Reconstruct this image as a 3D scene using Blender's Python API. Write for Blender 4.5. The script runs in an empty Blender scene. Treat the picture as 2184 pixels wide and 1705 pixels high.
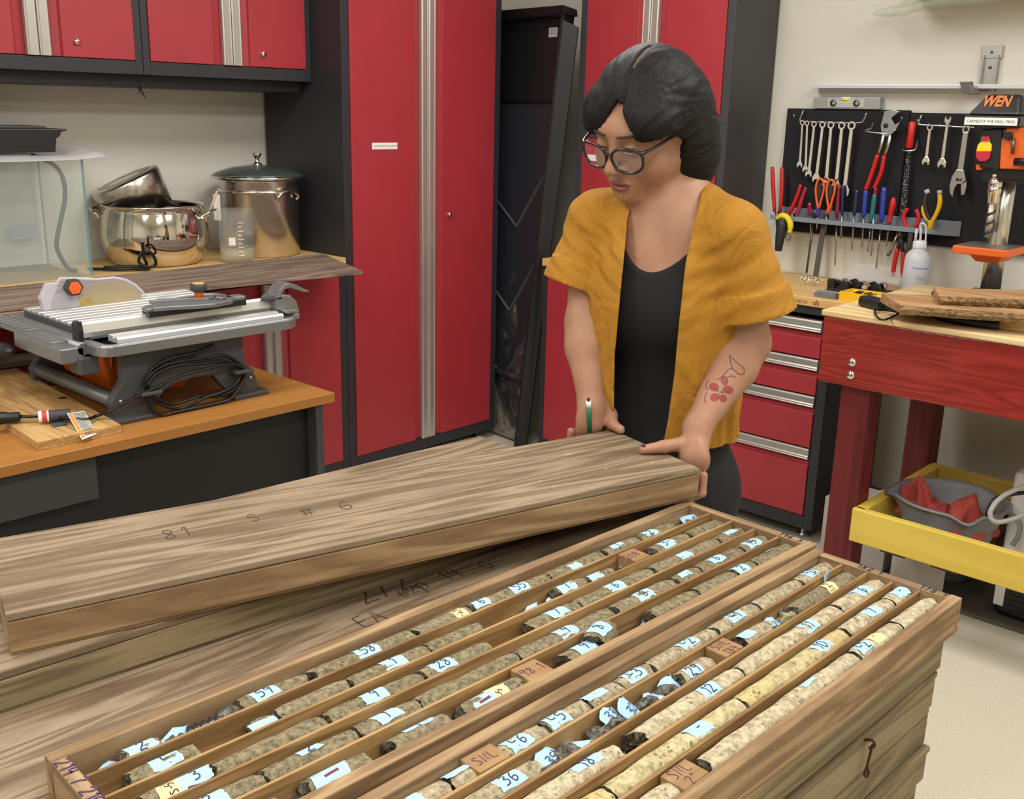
import bpy, bmesh, math, random
import numpy as np
from mathutils import Vector, Matrix

random.seed(11)
SC = bpy.context.scene
COL = SC.collection

# ------------------------------------------------------------------ camera
FPX, PITCH, ROLL, YAW, EYE = 2193.08, .2733223, .02273964, .745165, 1.55
_fw = np.array([math.cos(YAW), math.sin(YAW), 0.0])
_rt = np.array([math.sin(YAW), -math.cos(YAW), 0.0])
_up = np.array([0, 0, 1.0])
_f = math.cos(PITCH) * _fw - math.sin(PITCH) * _up
_u = math.sin(PITCH) * _fw + math.cos(PITCH) * _up
_r2 = math.cos(ROLL) * _rt + math.sin(ROLL) * _u
_u2 = -math.sin(ROLL) * _rt + math.cos(ROLL) * _u
CAMX, CAMY, CAMF = _r2, -_u2, _f
cam_d = bpy.data.cameras.new('camera')
cam_d.sensor_fit = 'HORIZONTAL'
cam_d.sensor_width = 36
cam_d.lens = 36 * FPX / 2184
cam_d.clip_start = .05
cam = bpy.data.objects.new('camera', cam_d)
COL.objects.link(cam)
cam.matrix_world = Matrix(((_r2[0], _u2[0], -_f[0], 0), (_r2[1], _u2[1], -_f[1], 0), (_r2[2], _u2[2], -_f[2], EYE), (0, 0, 0, 1)))
SC.camera = cam

# ------------------------------------------------------------------ world, lights, exposure
wd = bpy.data.worlds.new('world')
SC.world = wd
wd.use_nodes = True
wd.node_tree.nodes['Background'].inputs[0].default_value = (.9, .93, 1, 1)
wd.node_tree.nodes['Background'].inputs[1].default_value = .25
SC.view_settings.view_transform = 'Standard'
SC.view_settings.look = 'None'
SC.view_settings.gamma = 1
SC.view_settings.use_curve_mapping = False
SC.view_settings.exposure = 0.0
CEIL = 2.75
LAMPS = [(0.35, 2.2), (2.35, 2.2), (0.35, .35), (2.35, .35), (-1.6, .35), (-1.6, 2.2), (.35, -1.6), (2.35, -1.6)]
LAMP_W = 27.0
for i, (lx, ly) in enumerate(LAMPS):
    ld = bpy.data.lights.new('troffer_light', 'AREA')
    ld.shape = 'RECTANGLE'
    ld.size, ld.size_y = 1.15, .55
    ld.energy = LAMP_W
    ld.color = (1, .985, .955)
    lo = bpy.data.objects.new('troffer_light', ld)
    COL.objects.link(lo)
    lo.location = (lx, ly, CEIL - .035)

# ------------------------------------------------------------------ measuring helpers (photo pixel -> point on a real plane)
def ray(px, py):
    return CAMX * ((px - 1092) / FPX) + CAMY * ((py - 852.5) / FPX) + CAMF
def on(px, py, axis, val):
    d = ray(px, py)
    k = 'xyz'.index(axis)
    o = np.array([0, 0, EYE])
    return o + d * ((val - o[k]) / d[k])
def at(px, py, depth):
    return np.array([0, 0, EYE]) + ray(px, py) * depth

# ------------------------------------------------------------------ materials
MATS = {}
def _mat(name):
    m = bpy.data.materials.new(name)
    m.use_nodes = True
    MATS[name] = m
    nt = m.node_tree
    return m, nt, nt.nodes['Principled BSDF']
def rgb(h):
    """sRGB hex -> linear"""
    h = h.lstrip('#')
    c = [int(h[i:i + 2], 16) / 255 for i in (0, 2, 4)]
    return tuple(x / 12.92 if x <= .04045 else ((x + .055) / 1.055) ** 2.4 for x in c) + (1,)
def N(nt, t, **kw):
    n = nt.nodes.new(t)
    for k, v in kw.items():
        if k.startswith('i_'):
            n.inputs[k[2:].replace('_', ' ')].default_value = v
        else:
            setattr(n, k, v)
    return n
def ramp(nt, stops):
    r = nt.nodes.new('ShaderNodeValToRGB')
    e = r.color_ramp.elements
    while len(e) < len(stops):
        e.new(.5)
    for el, (p, c) in zip(e, stops):
        el.position = p
        el.color = c
    return r
def coords(nt, scale=(1, 1, 1), rnd=True, rot=(0, 0, 0)):
    tc = nt.nodes.new('ShaderNodeTexCoord')
    mp = nt.nodes.new('ShaderNodeMapping')
    mp.inputs['Scale'].default_value = scale
    mp.inputs['Rotation'].default_value = rot
    nt.links.new(tc.outputs['Object'], mp.inputs['Vector'])
    if rnd:
        oi = nt.nodes.new('ShaderNodeObjectInfo')
        ml = N(nt, 'ShaderNodeMath', operation='MULTIPLY')
        ml.inputs[1].default_value = 37.0
        nt.links.new(oi.outputs['Random'], ml.inputs[0])
        nt.links.new(ml.outputs[0], mp.inputs['Location'])
    return mp.outputs['Vector']
def bump(nt, bs, height, strength=.3, dist=.001):
    b = nt.nodes.new('ShaderNodeBump')
    b.inputs['Strength'].default_value = strength
    b.inputs['Distance'].default_value = dist
    nt.links.new(height, b.inputs['Height'])
    nt.links.new(b.outputs[0], bs.inputs['Normal'])
    return b
def plain(name, col, rough=.5, metal=0.0, coat=0.0, spec=.5, grain=0.0, gscale=400, var=0.0):
    m, nt, bs = _mat(name)
    c = rgb(col) if isinstance(col, str) else col
    bs.inputs['Base Color'].default_value = c
    bs.inputs['Roughness'].default_value = rough
    bs.inputs['Metallic'].default_value = metal
    bs.inputs['Coat Weight'].default_value = coat
    bs.inputs['Specular IOR Level'].default_value = spec
    if grain or var:
        v = coords(nt)
        no = N(nt, 'ShaderNodeTexNoise', i_Scale=gscale, i_Detail=3)
        nt.links.new(v, no.inputs['Vector'])
        if grain:
            bump(nt, bs, no.outputs['Fac'], grain, .0006)
        n2 = N(nt, 'ShaderNodeTexNoise', i_Scale=9, i_Detail=4)
        nt.links.new(v, n2.inputs['Vector'])
        r = ramp(nt, [(.3, tuple(x * (1 - max(var, .04)) for x in c[:3]) + (1,)), (.7, tuple(min(1, x * (1 + max(var, .04))) for x in c[:3]) + (1,))])
        nt.links.new(n2.outputs['Fac'], r.inputs['Fac'])
        nt.links.new(r.outputs[0], bs.inputs['Base Color'])
    return m
def wood(name, dark, mid, light, axis=0, rough=.6, scale=1.0, ring=14.0, bump_s=.25, stain=0.0, stain_col='#3a2a1c', coat=0.0, spec=.35):
    """grain running along one local axis: stretched noise, wavy rings and fine fibres"""
    m, nt, bs = _mat(name)
    st = [15.0, 15.0, 15.0]
    st[axis] = 1.0
    v = coords(nt, tuple(s * scale for s in st))
    big = N(nt, 'ShaderNodeTexNoise', i_Scale=.9, i_Detail=3, i_Roughness=.55, i_Distortion=.6)
    nt.links.new(v, big.inputs['Vector'])
    mul = N(nt, 'ShaderNodeMath', operation='MULTIPLY')
    mul.inputs[1].default_value = ring
    nt.links.new(big.outputs['Fac'], mul.inputs[0])
    sn = N(nt, 'ShaderNodeMath', operation='SINE')
    m2 = N(nt, 'ShaderNodeMath', operation='MULTIPLY')
    m2.inputs[1].default_value = 3.1
    nt.links.new(mul.outputs[0], m2.inputs[0])
    nt.links.new(m2.outputs[0], sn.inputs[0])
    fib = N(nt, 'ShaderNodeTexNoise', i_Scale=11, i_Detail=8, i_Roughness=.78)
    nt.links.new(v, fib.inputs['Vector'])
    mr = N(nt, 'ShaderNodeMapRange')
    mr.inputs['From Min'].default_value = -1
    mr.inputs['From Max'].default_value = 1
    nt.links.new(sn.outputs[0], mr.inputs['Value'])
    mx = N(nt, 'ShaderNodeMath', operation='MULTIPLY_ADD')
    mx.inputs[1].default_value = .42
    nt.links.new(mr.outputs[0], mx.inputs[0])
    fine = N(nt, 'ShaderNodeTexNoise', i_Scale=70, i_Detail=4, i_Roughness=.75)
    nt.links.new(v, fine.inputs['Vector'])
    fm_ = N(nt, 'ShaderNodeMath', operation='MULTIPLY_ADD')
    fm_.inputs[1].default_value = .55
    nt.links.new(fine.outputs['Fac'], fm_.inputs[0])
    nt.links.new(fib.outputs['Fac'], fm_.inputs[2])
    f1_ = N(nt, 'ShaderNodeMath', operation='SUBTRACT')
    nt.links.new(fm_.outputs[0], f1_.inputs[0])
    f1_.inputs[1].default_value = .275
    f2 = N(nt, 'ShaderNodeMath', operation='MULTIPLY')
    f2.inputs[1].default_value = .58
    nt.links.new(f1_.outputs[0], f2.inputs[0])
    nt.links.new(f2.outputs[0], mx.inputs[2])
    r = ramp(nt, [(.12, rgb(dark)), (.45, rgb(mid)), (.8, rgb(light))])
    nt.links.new(mx.outputs[0], r.inputs['Fac'])
    out = r.outputs[0]
    if stain:
        v2 = coords(nt, (1.5 if axis == 0 else 4, 1.5 if axis == 1 else 4, 4))
        sno = N(nt, 'ShaderNodeTexNoise', i_Scale=2.2, i_Detail=5, i_Roughness=.6)
        nt.links.new(v2, sno.inputs['Vector'])
        sr = ramp(nt, [(.5, (0, 0, 0, 1)), (.72, (stain, stain, stain, 1))])
        nt.links.new(sno.outputs['Fac'], sr.inputs['Fac'])
        mixn = N(nt, 'ShaderNodeMix', data_type='RGBA')
        nt.links.new(sr.outputs[0], mixn.inputs['Factor'])
        nt.links.new(out, mixn.inputs['A'])
        mixn.inputs['B'].default_value = rgb(stain_col)
        out = mixn.outputs['Result']
    nt.links.new(out, bs.inputs['Base Color'])
    bs.inputs['Roughness'].default_value = rough
    bs.inputs['Coat Weight'].default_value = coat
    bs.inputs['Specular IOR Level'].default_value = spec
    bump(nt, bs, mx.outputs[0], bump_s, .0012)
    return m
def brushed(name, col, rough=.3, axis=2, amount=.03, metal=.75):
    m, nt, bs = _mat(name)
    bs.inputs['Base Color'].default_value = rgb(col)
    bs.inputs['Metallic'].default_value = metal
    st = [900.0, 900.0, 900.0]
    st[axis] = 4
    v = coords(nt, tuple(st))
    no = N(nt, 'ShaderNodeTexNoise', i_Scale=1, i_Detail=2)
    nt.links.new(v, no.inputs['Vector'])
    mr = N(nt, 'ShaderNodeMapRange')
    mr.inputs['To Min'].default_value = rough - amount
    mr.inputs['To Max'].default_value = rough + amount
    nt.links.new(no.outputs['Fac'], mr.inputs['Value'])
    nt.links.new(mr.outputs[0], bs.inputs['Roughness'])
    return m
def glass(name, col=(1, 1, 1, 1), rough=0.0, ior=1.45):
    m, nt, bs = _mat(name)
    bs.inputs['Base Color'].default_value = col
    bs.inputs['Roughness'].default_value = rough
    bs.inputs['Transmission Weight'].default_value = 1
    bs.inputs['IOR'].default_value = ior
    return m
def clear(name, col, alpha, rough=.15):
    m, nt, bs = _mat(name)
    bs.inputs['Base Color'].default_value = rgb(col) if isinstance(col, str) else col
    bs.inputs['Roughness'].default_value = rough
    bs.inputs['Alpha'].default_value = alpha
    return m
def rock(name, base, pale, dark, speck=.5, scale=1.0, bs_=.5, yellow=None):
    m, nt, bs = _mat(name)
    v = coords(nt)
    n1 = N(nt, 'ShaderNodeTexNoise', i_Scale=105 * scale, i_Detail=7, i_Roughness=.72)
    nt.links.new(v, n1.inputs['Vector'])
    r1 = ramp(nt, [(.33, tuple(.55 * a for a in rgb(base)[:3]) + (1,)), (.45, rgb(base)), (.62, rgb(pale))])
    nt.links.new(n1.outputs['Fac'], r1.inputs['Fac'])
    out = r1.outputs[0]
    if yellow:
        n3 = N(nt, 'ShaderNodeTexNoise', i_Scale=5, i_Detail=3)
        nt.links.new(v, n3.inputs['Vector'])
        r3 = ramp(nt, [(.48, (0, 0, 0, 1)), (.65, (.7, .7, .7, 1))])
        nt.links.new(n3.outputs['Fac'], r3.inputs['Fac'])
        mxy = N(nt, 'ShaderNodeMix', data_type='RGBA')
        nt.links.new(r3.outputs[0], mxy.inputs['Factor'])
        nt.links.new(out, mxy.inputs['A'])
        mxy.inputs['B'].default_value = rgb(yellow)
        out = mxy.outputs['Result']
    vo = N(nt, 'ShaderNodeTexVoronoi', i_Scale=120 * scale)
    wob = N(nt, 'ShaderNodeTexNoise', i_Scale=90 * scale, i_Detail=2)
    nt.links.new(v, wob.inputs['Vector'])
    add = N(nt, 'ShaderNodeVectorMath', operation='MULTIPLY_ADD')
    add.inputs[1].default_value = (.012, .012, .012)
    nt.links.new(wob.outputs['Color'], add.inputs[0])
    nt.links.new(v, add.inputs[2])
    nt.links.new(add.outputs[0], vo.inputs['Vector'])
    r2 = ramp(nt, [(.0, (1, 1, 1, 1)), (.16, (1, 1, 1, 1)), (.34, (0, 0, 0, 1))])
    nt.links.new(vo.outputs['Distance'], r2.inputs['Fac'])
    n4 = N(nt, 'ShaderNodeTexNoise', i_Scale=60 * scale, i_Detail=2)
    nt.links.new(v, n4.inputs['Vector'])
    r4 = ramp(nt, [(.5 - .12 * speck, (0, 0, 0, 1)), (.62, (speck, speck, speck, 1))])
    nt.links.new(n4.outputs['Fac'], r4.inputs['Fac'])
    mm = N(nt, 'ShaderNodeMath', operation='MULTIPLY')
    nt.links.new(r2.outputs[0], mm.inputs[0])
    nt.links.new(r4.outputs[0], mm.inputs[1])
    mx = N(nt, 'ShaderNodeMix', data_type='RGBA')
    nt.links.new(mm.outputs[0], mx.inputs['Factor'])
    nt.links.new(out, mx.inputs['A'])
    mx.inputs['B'].default_value = rgb(dark)
    nt.links.new(mx.outputs['Result'], bs.inputs['Base Color'])
    bs.inputs['Roughness'].default_value = .85
    bs.inputs['Specular IOR Level'].default_value = .25
    n5 = N(nt, 'ShaderNodeTexNoise', i_Scale=140 * scale, i_Detail=4)
    nt.links.new(v, n5.inputs['Vector'])
    bump(nt, bs, n5.outputs['Fac'], bs_, .0025)
    return m

RED = plain('red_enamel', '#a42e38', .42, spec=.55, grain=.12, gscale=900, var=.03)
BLACK = plain('black_powder_coat', '#2b2b30', .48, grain=.15, gscale=900)
GREYSIDE = plain('grey_and_lit_black_coat', '#3c3c3f', .5, grain=.12, gscale=900)  # plain dark grey; on the stacked cabinets, black coat with light painted in
ALU = brushed('brushed_aluminium', '#c9c6c0', .3, 2)
ALUH = brushed('brushed_aluminium_rail', '#c9c6c0', .3, 1)
CHROME = plain('polished_chrome', '#e6e4e0', .12, 1)
STEEL = plain('satin_steel', '#b9b8b5', .3, 1)
DSTEEL = plain('dark_steel', '#6d6c6a', .38, 1)
WHITE = plain('white_paper', '#eeece6', .7)
INK = plain('black_ink', '#1d1c22', .6)
PINK_INK = plain('violet_marker_ink', '#4a2a4e', .6)
BAMBOO = wood('blond_worktop_wood', '#b98a4e', '#d0a668', '#ddb97f', axis=0, rough=.4, ring=5, bump_s=.05)
BAMBOO_Y = wood('blond_worktop_wood_across', '#b98a4e', '#cfa566', '#dcb97f', axis=1, rough=.4, ring=5, bump_s=.05)
DESKWOOD = wood('honey_laminate', '#9c662e', '#ab753a', '#b58145', axis=0, rough=.35, ring=3, bump_s=.02, coat=.2)
PLY = wood('pale_plywood', '#9c7240', '#b68d58', '#c8a470', axis=0, rough=.55, ring=18, bump_s=.1)
PLY_Y = wood('pale_bench_plywood', '#c4a26c', '#dcc08c', '#e6cfa2', axis=1, rough=.5, ring=9, bump_s=.06)
OLDWOOD = wood('weathered_box_wood', '#544536', '#7c6850', '#998770', axis=0, rough=.75, ring=16, bump_s=.35, stain=.55, stain_col='#4b3a28')
BOXWOOD = wood('box_side_wood', '#6a5238', '#8f7352', '#ab8f6a', axis=0, rough=.7, ring=13, bump_s=.3, stain=.45, stain_col='#5a3f25')
BOXWOOD_Y = wood('box_end_wood', '#6c543a', '#907556', '#aa8f6c', axis=1, rough=.7, ring=13, bump_s=.3, stain=.35, stain_col='#5a3f25')
DIVWOOD = wood('divider_wood', '#6e5131', '#957347', '#b08e5f', axis=0, rough=.65, ring=15, bump_s=.25, stain=.6, stain_col='#5b3d22')
STACKWOOD = wood('stack_box_wood', '#5c5039', '#7d6d50', '#958564', axis=0, rough=.75, ring=15, bump_s=.3, stain=.5, stain_col='#4c4231')
DARKPLANK = wood('dark_weathered_plank', '#4e3f35', '#7a675a', '#95816f', axis=0, rough=.75, ring=12, bump_s=.35)
BLOCKWOOD = wood('marker_block_wood', '#7f6040', '#9a7850', '#ae8e64', axis=0, rough=.65, ring=6, bump_s=.15)
REDWOOD = wood('red_stained_board', '#701d18', '#8e2a22', '#9c352d', axis=1, rough=.4, ring=20, bump_s=.08, coat=.15)
DREDWOOD = wood('dark_red_post_wood', '#4a1616', '#5f1d1f', '#702426', axis=2, rough=.45, ring=9, bump_s=.08)
YELLOW = wood('yellow_painted_wood', '#d2b548', '#dcc055', '#e2c964', axis=1, rough=.45, ring=3, bump_s=.1)
SLABWOOD = wood('walnut_slab_wood', '#8d6743', '#a9825b', '#bd9a72', axis=1, rough=.55, ring=10, bump_s=.1)
BARK = wood('live_edge_bark', '#4f3a25', '#7d6343', '#ab8c60', axis=1, rough=.8, ring=25, scale=1.4, bump_s=.6)

# ------------------------------------------------------------------ mesh helpers
MW = {}
class MB:
    """collects faces; build() links them as one mesh object"""
    def __init__(s):
        s.v, s.f, s.m, s.sm = [], [], [], []
    def add(s, vs, fs, mi=0, smooth=False):
        b = len(s.v)
        s.v += [tuple(map(float, p)) for p in vs]
        s.f += [tuple(b + i for i in f) for f in fs]
        s.m += [mi] * len(fs)
        s.sm += [smooth] * len(fs)
        return s
    def box(s, a, b, mi=0):
        x0, y0, z0 = (min(a[i], b[i]) for i in range(3))
        x1, y1, z1 = (max(a[i], b[i]) for i in range(3))
        return s.add([(x0, y0, z0), (x1, y0, z0), (x1, y1, z0), (x0, y1, z0), (x0, y0, z1), (x1, y0, z1), (x1, y1, z1), (x0, y1, z1)],
                     [(0, 3, 2, 1), (4, 5, 6, 7), (0, 1, 5, 4), (1, 2, 6, 5), (2, 3, 7, 6), (3, 0, 4, 7)], mi)
    def hexa(s, bot, top, mi=0):
        """eight corners: four of the bottom, four of the top, same turn"""
        return s.add(list(bot) + list(top), [(0, 3, 2, 1), (4, 5, 6, 7), (0, 1, 5, 4), (1, 2, 6, 5), (2, 3, 7, 6), (3, 0, 4, 7)], mi)
    def prism(s, poly, h, axis=2, off=0.0, mi=0, smooth=False):
        """outline in the two other axes, swept from off to off+h along axis"""
        n = len(poly)
        def P(a, b, c):
            return {0: (c, a, b), 1: (a, c, b), 2: (a, b, c)}[axis]
        vs = [P(a, b, off) for a, b in poly] + [P(a, b, off + h) for a, b in poly]
        s.add(vs, [tuple(range(n - 1, -1, -1)), tuple(range(n, 2 * n))], mi)
        bb = len(s.v) - 2 * n
        s.f += [(bb + i, bb + (i + 1) % n, bb + n + (i + 1) % n, bb + n + i) for i in range(n)]
        s.m += [mi] * n
        s.sm += [smooth] * n
        return s
    def lathe(s, prof, seg=32, c=(0, 0, 0), mi=0, smooth=True, close=False):
        """profile of (r, z) turned about z"""
        n = len(prof)
        vs = [(c[0] + r * math.cos(2 * math.pi * k / seg), c[1] + r * math.sin(2 * math.pi * k / seg), c[2] + z) for k in range(seg) for r, z in prof]
        fs = []
        for k in range(seg):
            a, b = k * n, ((k + 1) % seg) * n
            for i in range(n - 1):
                fs.append((a + i, b + i, b + i + 1, a + i + 1))
        return s.add(vs, fs, mi, smooth)
    def tube(s, pts, r, seg=10, mi=0, cap=True, closed=False, flat=1.0):
        """round tube along points; r a number or one per point"""
        P = [Vector(p) for p in pts]
        n = len(P)
        R = [r] * n if isinstance(r, (int, float)) else list(r)
        T = []
        for i in range(n):
            if closed:
                t = P[(i + 1) % n] - P[i - 1]
            else:
                t = P[min(i + 1, n - 1)] - P[max(i - 1, 0)]
            T.append(t.normalized() if t.length > 1e-9 else Vector((0, 0, 1)))
        ref = Vector((0, 0, 1)) if abs(T[0].z) < .9 else Vector((1, 0, 0))
        nx = T[0].cross(ref).normalized()
        vs = []
        for i in range(n):
            nx = (nx - T[i] * nx.dot(T[i])).normalized()
            ny = T[i].cross(nx)
            for k in range(seg):
                a = 2 * math.pi * k / seg
                vs.append(P[i] + nx * (R[i] * math.cos(a)) + ny * (R[i] * flat * math.sin(a)))
        fs = []
        for i in range(n if closed else n - 1):
            a, b = i * seg, ((i + 1) % n) * seg
            fs += [(a + k, a + (k + 1) % seg, b + (k + 1) % seg, b + k) for k in range(seg)]
        s.add(vs, fs, mi, True)
        if cap and not closed:
            b0 = len(s.v) - n * seg
            s.f += [tuple(b0 + k for k in range(seg - 1, -1, -1)), tuple(b0 + (n - 1) * seg + k for k in range(seg))]
            s.m += [mi] * 2
            s.sm += [False] * 2
        return s
    def cyl(s, a, b, r, seg=20, mi=0, r2=None):
        return s.tube([a, b], [r, r if r2 is None else r2], seg, mi)
    def ball(s, c, r, seg=16, mi=0, sc=(1, 1, 1)):
        rings = seg // 2
        vs = [(c[0], c[1], c[2] - r * sc[2])]
        for i in range(1, rings):
            t = math.pi * i / rings - math.pi / 2
            for k in range(seg):
                a = 2 * math.pi * k / seg
                vs.append((c[0] + r * sc[0] * math.cos(t) * math.cos(a), c[1] + r * sc[1] * math.cos(t) * math.sin(a), c[2] + r * sc[2] * math.sin(t)))
        vs.append((c[0], c[1], c[2] + r * sc[2]))
        fs = [(0, 1 + (k + 1) % seg, 1 + k) for k in range(seg)]
        for i in range(rings - 2):
            a = 1 + i * seg
            fs += [(a + k, a + (k + 1) % seg, a + seg + (k + 1) % seg, a + seg + k) for k in range(seg)]
        a = 1 + (rings - 2) * seg
        fs += [(a + k, a + (k + 1) % seg, len(vs) - 1) for k in range(seg)]
        return s.add(vs, fs, mi, True)
    def xf(s, M, start=0):
        s.v[start:] = [tuple(M @ Vector(p)) for p in s.v[start:]]
        return s
    def build(s, name, mat, parent=None, bevel=0.0, seg=2, world=False, sub=0):
        me = bpy.data.meshes.new(name)
        vs = s.v
        if world and parent is not None:
            inv = MW[parent.name].inverted()
            vs = [tuple(inv @ Vector(p)) for p in vs]
        me.from_pydata(vs, [], s.f)
        for m in (mat if isinstance(mat, (list, tuple)) else [mat]):
            me.materials.append(m)
        me.polygons.foreach_set('material_index', s.m)
        me.polygons.foreach_set('use_smooth', s.sm)
        me.update()
        o = bpy.data.objects.new(name, me)
        COL.objects.link(o)
        if parent is not None:
            o.parent = parent
        MW[o.name] = MW[parent.name].copy() if parent is not None else Matrix.Identity(4)
        if bevel:
            md = o.modifiers.new('bevel', 'BEVEL')
            md.width, md.segments, md.limit_method = bevel, seg, 'ANGLE'
            md.angle_limit = math.radians(40)
            md.harden_normals = False
            for p in me.polygons:
                p.use_smooth = p.use_smooth
        if sub:
            md = o.modifiers.new('subsurf', 'SUBSURF')
            md.levels = md.render_levels = sub
        return o
_ONES = 'zero one two three four five six seven eight nine ten eleven twelve thirteen fourteen fifteen sixteen seventeen eighteen nineteen'.split()
_TENS = '- - twenty thirty forty fifty sixty seventy eighty ninety'.split()
def words(label):
    """spell out numbers so that each label reads as words"""
    out = []
    for w in label.split():
        core_, tail = w.rstrip(',.'), w[len(w.rstrip(',.')):]
        if core_.isdigit() and len(core_) <= 2:
            n = int(core_)
            core_ = _ONES[n] if n < 20 else _TENS[n // 10] + ('-' + _ONES[n % 10] if n % 10 else '')
        out.append(core_ + tail)
    return ' '.join(out)
def tag(o, label, cat, group=None):
    o['label'], o['category'] = words(label), cat
    if group:
        o['group'] = group
    return o
def thing(name, label, cat, loc=(0, 0, 0), rotz=0.0, group=None, mat=None):
    o = bpy.data.objects.new(name, None)
    COL.objects.link(o)
    o.empty_display_size = .05
    Mx = mat if mat is not None else Matrix.Translation(Vector(loc)) @ Matrix.Rotation(rotz, 4, 'Z')
    o.matrix_world = Mx
    MW[o.name] = Mx.copy()
    return tag(o, label, cat, group)
def solo(mb, name, mat, label, cat, group=None, loc=None, rotz=0.0, world=False, **kw):
    """a thing that is one mesh; local vertices, placed at loc"""
    o = mb.build(name, mat, None, **kw)
    if loc is not None:
        Mx = Matrix.Translation(Vector(loc)) @ Matrix.Rotation(rotz, 4, 'Z')
        if world:
            inv = Mx.inverted()
            for v in o.data.vertices:
                v.co = inv @ v.co
        o.matrix_world = Mx
        MW[o.name] = Mx.copy()
    return tag(o, label, cat, group)
def struct(mb, name, mat, **kw):
    o = mb.build(name, mat, None, **kw)
    o['kind'] = 'structure'
    return o
def curve_pts(ctrl, n=8, closed=False):
    """Catmull-Rom through control points"""
    P = [Vector(p) for p in ctrl]
    out = []
    m = len(P)
    for i in range(m if closed else m - 1):
        if closed:
            p0, p1, p2, p3 = P[i - 1], P[i], P[(i + 1) % m], P[(i + 2) % m]
        else:
            p0, p1, p2, p3 = P[max(i - 1, 0)], P[i], P[i + 1], P[min(i + 2, m - 1)]
        for k in range(n):
            t = k / n
            out.append(.5 * ((2 * p1) + (p2 - p0) * t + (2 * p0 - 5 * p1 + 4 * p2 - p3) * t * t + (3 * p1 - p0 - 3 * p2 + p3) * t ** 3))
    if not closed:
        out.append(P[-1])
    return out
def rrect(w, h, r, n=5, cx=0, cy=0):
    pts = []
    for (sx, sy, a0) in ((1, 1, 0), (-1, 1, 90), (-1, -1, 180), (1, -1, 270)):
        for k in range(n + 1):
            a = math.radians(a0 + 90 * k / n)
            pts.append((cx + sx * (w / 2 - r) + r * math.cos(a), cy + sy * (h / 2 - r) + r * math.sin(a)))
    return pts
def frame_of(o, x, y, z):
    """4x4 from an origin and three axes"""
    return Matrix(((x[0], y[0], z[0], o[0]), (x[1], y[1], z[1], o[1]), (x[2], y[2], z[2], o[2]), (0, 0, 0, 1)))
# ---- lettering: hand-drawn strokes on a unit cell (x 0-.6, y 0-1)
STROKES = {
    '0': [[(.3, 1), (.08, .8), (.05, .4), (.2, .05), (.42, .05), (.55, .4), (.5, .8), (.3, 1)]],
    '1': [[(.15, .75), (.32, 1), (.3, 0)]],
    '2': [[(.05, .78), (.2, 1), (.45, .92), (.48, .7), (.3, .4), (.05, .03), (.3, .06), (.58, .02)]],
    '3': [[(.08, .95), (.4, 1), (.48, .75), (.22, .55), (.5, .42), (.45, .1), (.08, .03)]],
    '4': [[(.12, 1), (.08, .5), (.52, .52)], [(.42, .95), (.4, 0)]],
    '5': [[(.5, 1), (.15, .97), (.1, .58), (.4, .6), (.52, .35), (.4, .06), (.08, .05)]],
    '6': [[(.45, 1), (.15, .65), (.08, .25), (.28, .02), (.5, .2), (.42, .45), (.12, .35)]],
    '7': [[(.05, .95), (.52, .97), (.3, .5), (.22, 0)]],
    '8': [[(.46, .85), (.25, 1), (.1, .8), (.42, .42), (.45, .12), (.22, .02), (.08, .2), (.4, .6), (.46, .85)]],
    '9': [[(.48, .9), (.2, 1), (.08, .72), (.3, .58), (.48, .75), (.5, .95), (.44, .4), (.38, 0)]],
    'S': [[(.5, .9), (.25, 1), (.08, .8), (.45, .4), (.42, .1), (.08, .04)]],
    'N': [[(.06, 0), (.1, 1), (.48, .05), (.52, 1)]],
    'L': [[(.1, 1), (.08, .05), (.52, .02)]],
    'T': [[(.02, .97), (.56, 1)], [(.3, .98), (.28, 0)]],
    'E': [[(.5, 1), (.1, .98), (.08, .02), (.52, 0)], [(.1, .5), (.42, .52)]],
    'A': [[(.04, 0), (.3, 1), (.55, 0)], [(.14, .38), (.46, .4)]],
    'F': [[(.5, 1), (.1, .98), (.08, 0)], [(.1, .52), (.42, .54)]],
    'W': [[(.0, 1), (.15, 0), (.3, .7), (.45, 0), (.6, 1)]],
    '#': [[(.2, .95), (.12, .05)], [(.46, .95), (.38, .05)], [(.02, .66), (.6, .7)], [(.0, .3), (.56, .34)]],
    '-': [[(.1, .5), (.5, .54)]],
    '.': [[(.24, .02), (.3, .06)]],
    '/': [[(.5, 1), (.1, 0)]],
    '"': [[(.2, 1), (.18, .8)], [(.38, 1), (.36, .8)]],
}
def strokes(mb, text, size, mapf, width=.1, mi=0, x0=0.0, y0=0.0, pitch=.72, smooth=2):
    """thin flat ribbons of ink; mapf(u, v) -> point already lifted off the surface, u along the line, v up"""
    x = x0
    for ch in text:
        for st in STROKES.get(ch, []):
            pts = [Vector((a, b, 0)) for a, b in st]
            if smooth and len(pts) > 2 and ch not in 'NLTEAFW':
                pts = curve_pts(pts, 3)
            n = len(pts)
            L, Rr = [], []
            for i in range(n):
                t = pts[min(i + 1, n - 1)] - pts[max(i - 1, 0)]
                t = t.normalized() if t.length > 1e-9 else Vector((1, 0, 0))
                nn = Vector((-t.y, t.x, 0)) * (width / 2)
                L.append(pts[i] + nn)
                Rr.append(pts[i] - nn)
            vs = [mapf(x + p.x * size, y0 + p.y * size) for p in L] + [mapf(x + p.x * size, y0 + p.y * size) for p in Rr]
            mb.add(vs, [(i, i + n, i + n + 1, i + 1) for i in range(n - 1)], mi)
        x += (pitch if ch not in '.-1' else pitch * .75) * size
    return x
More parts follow.
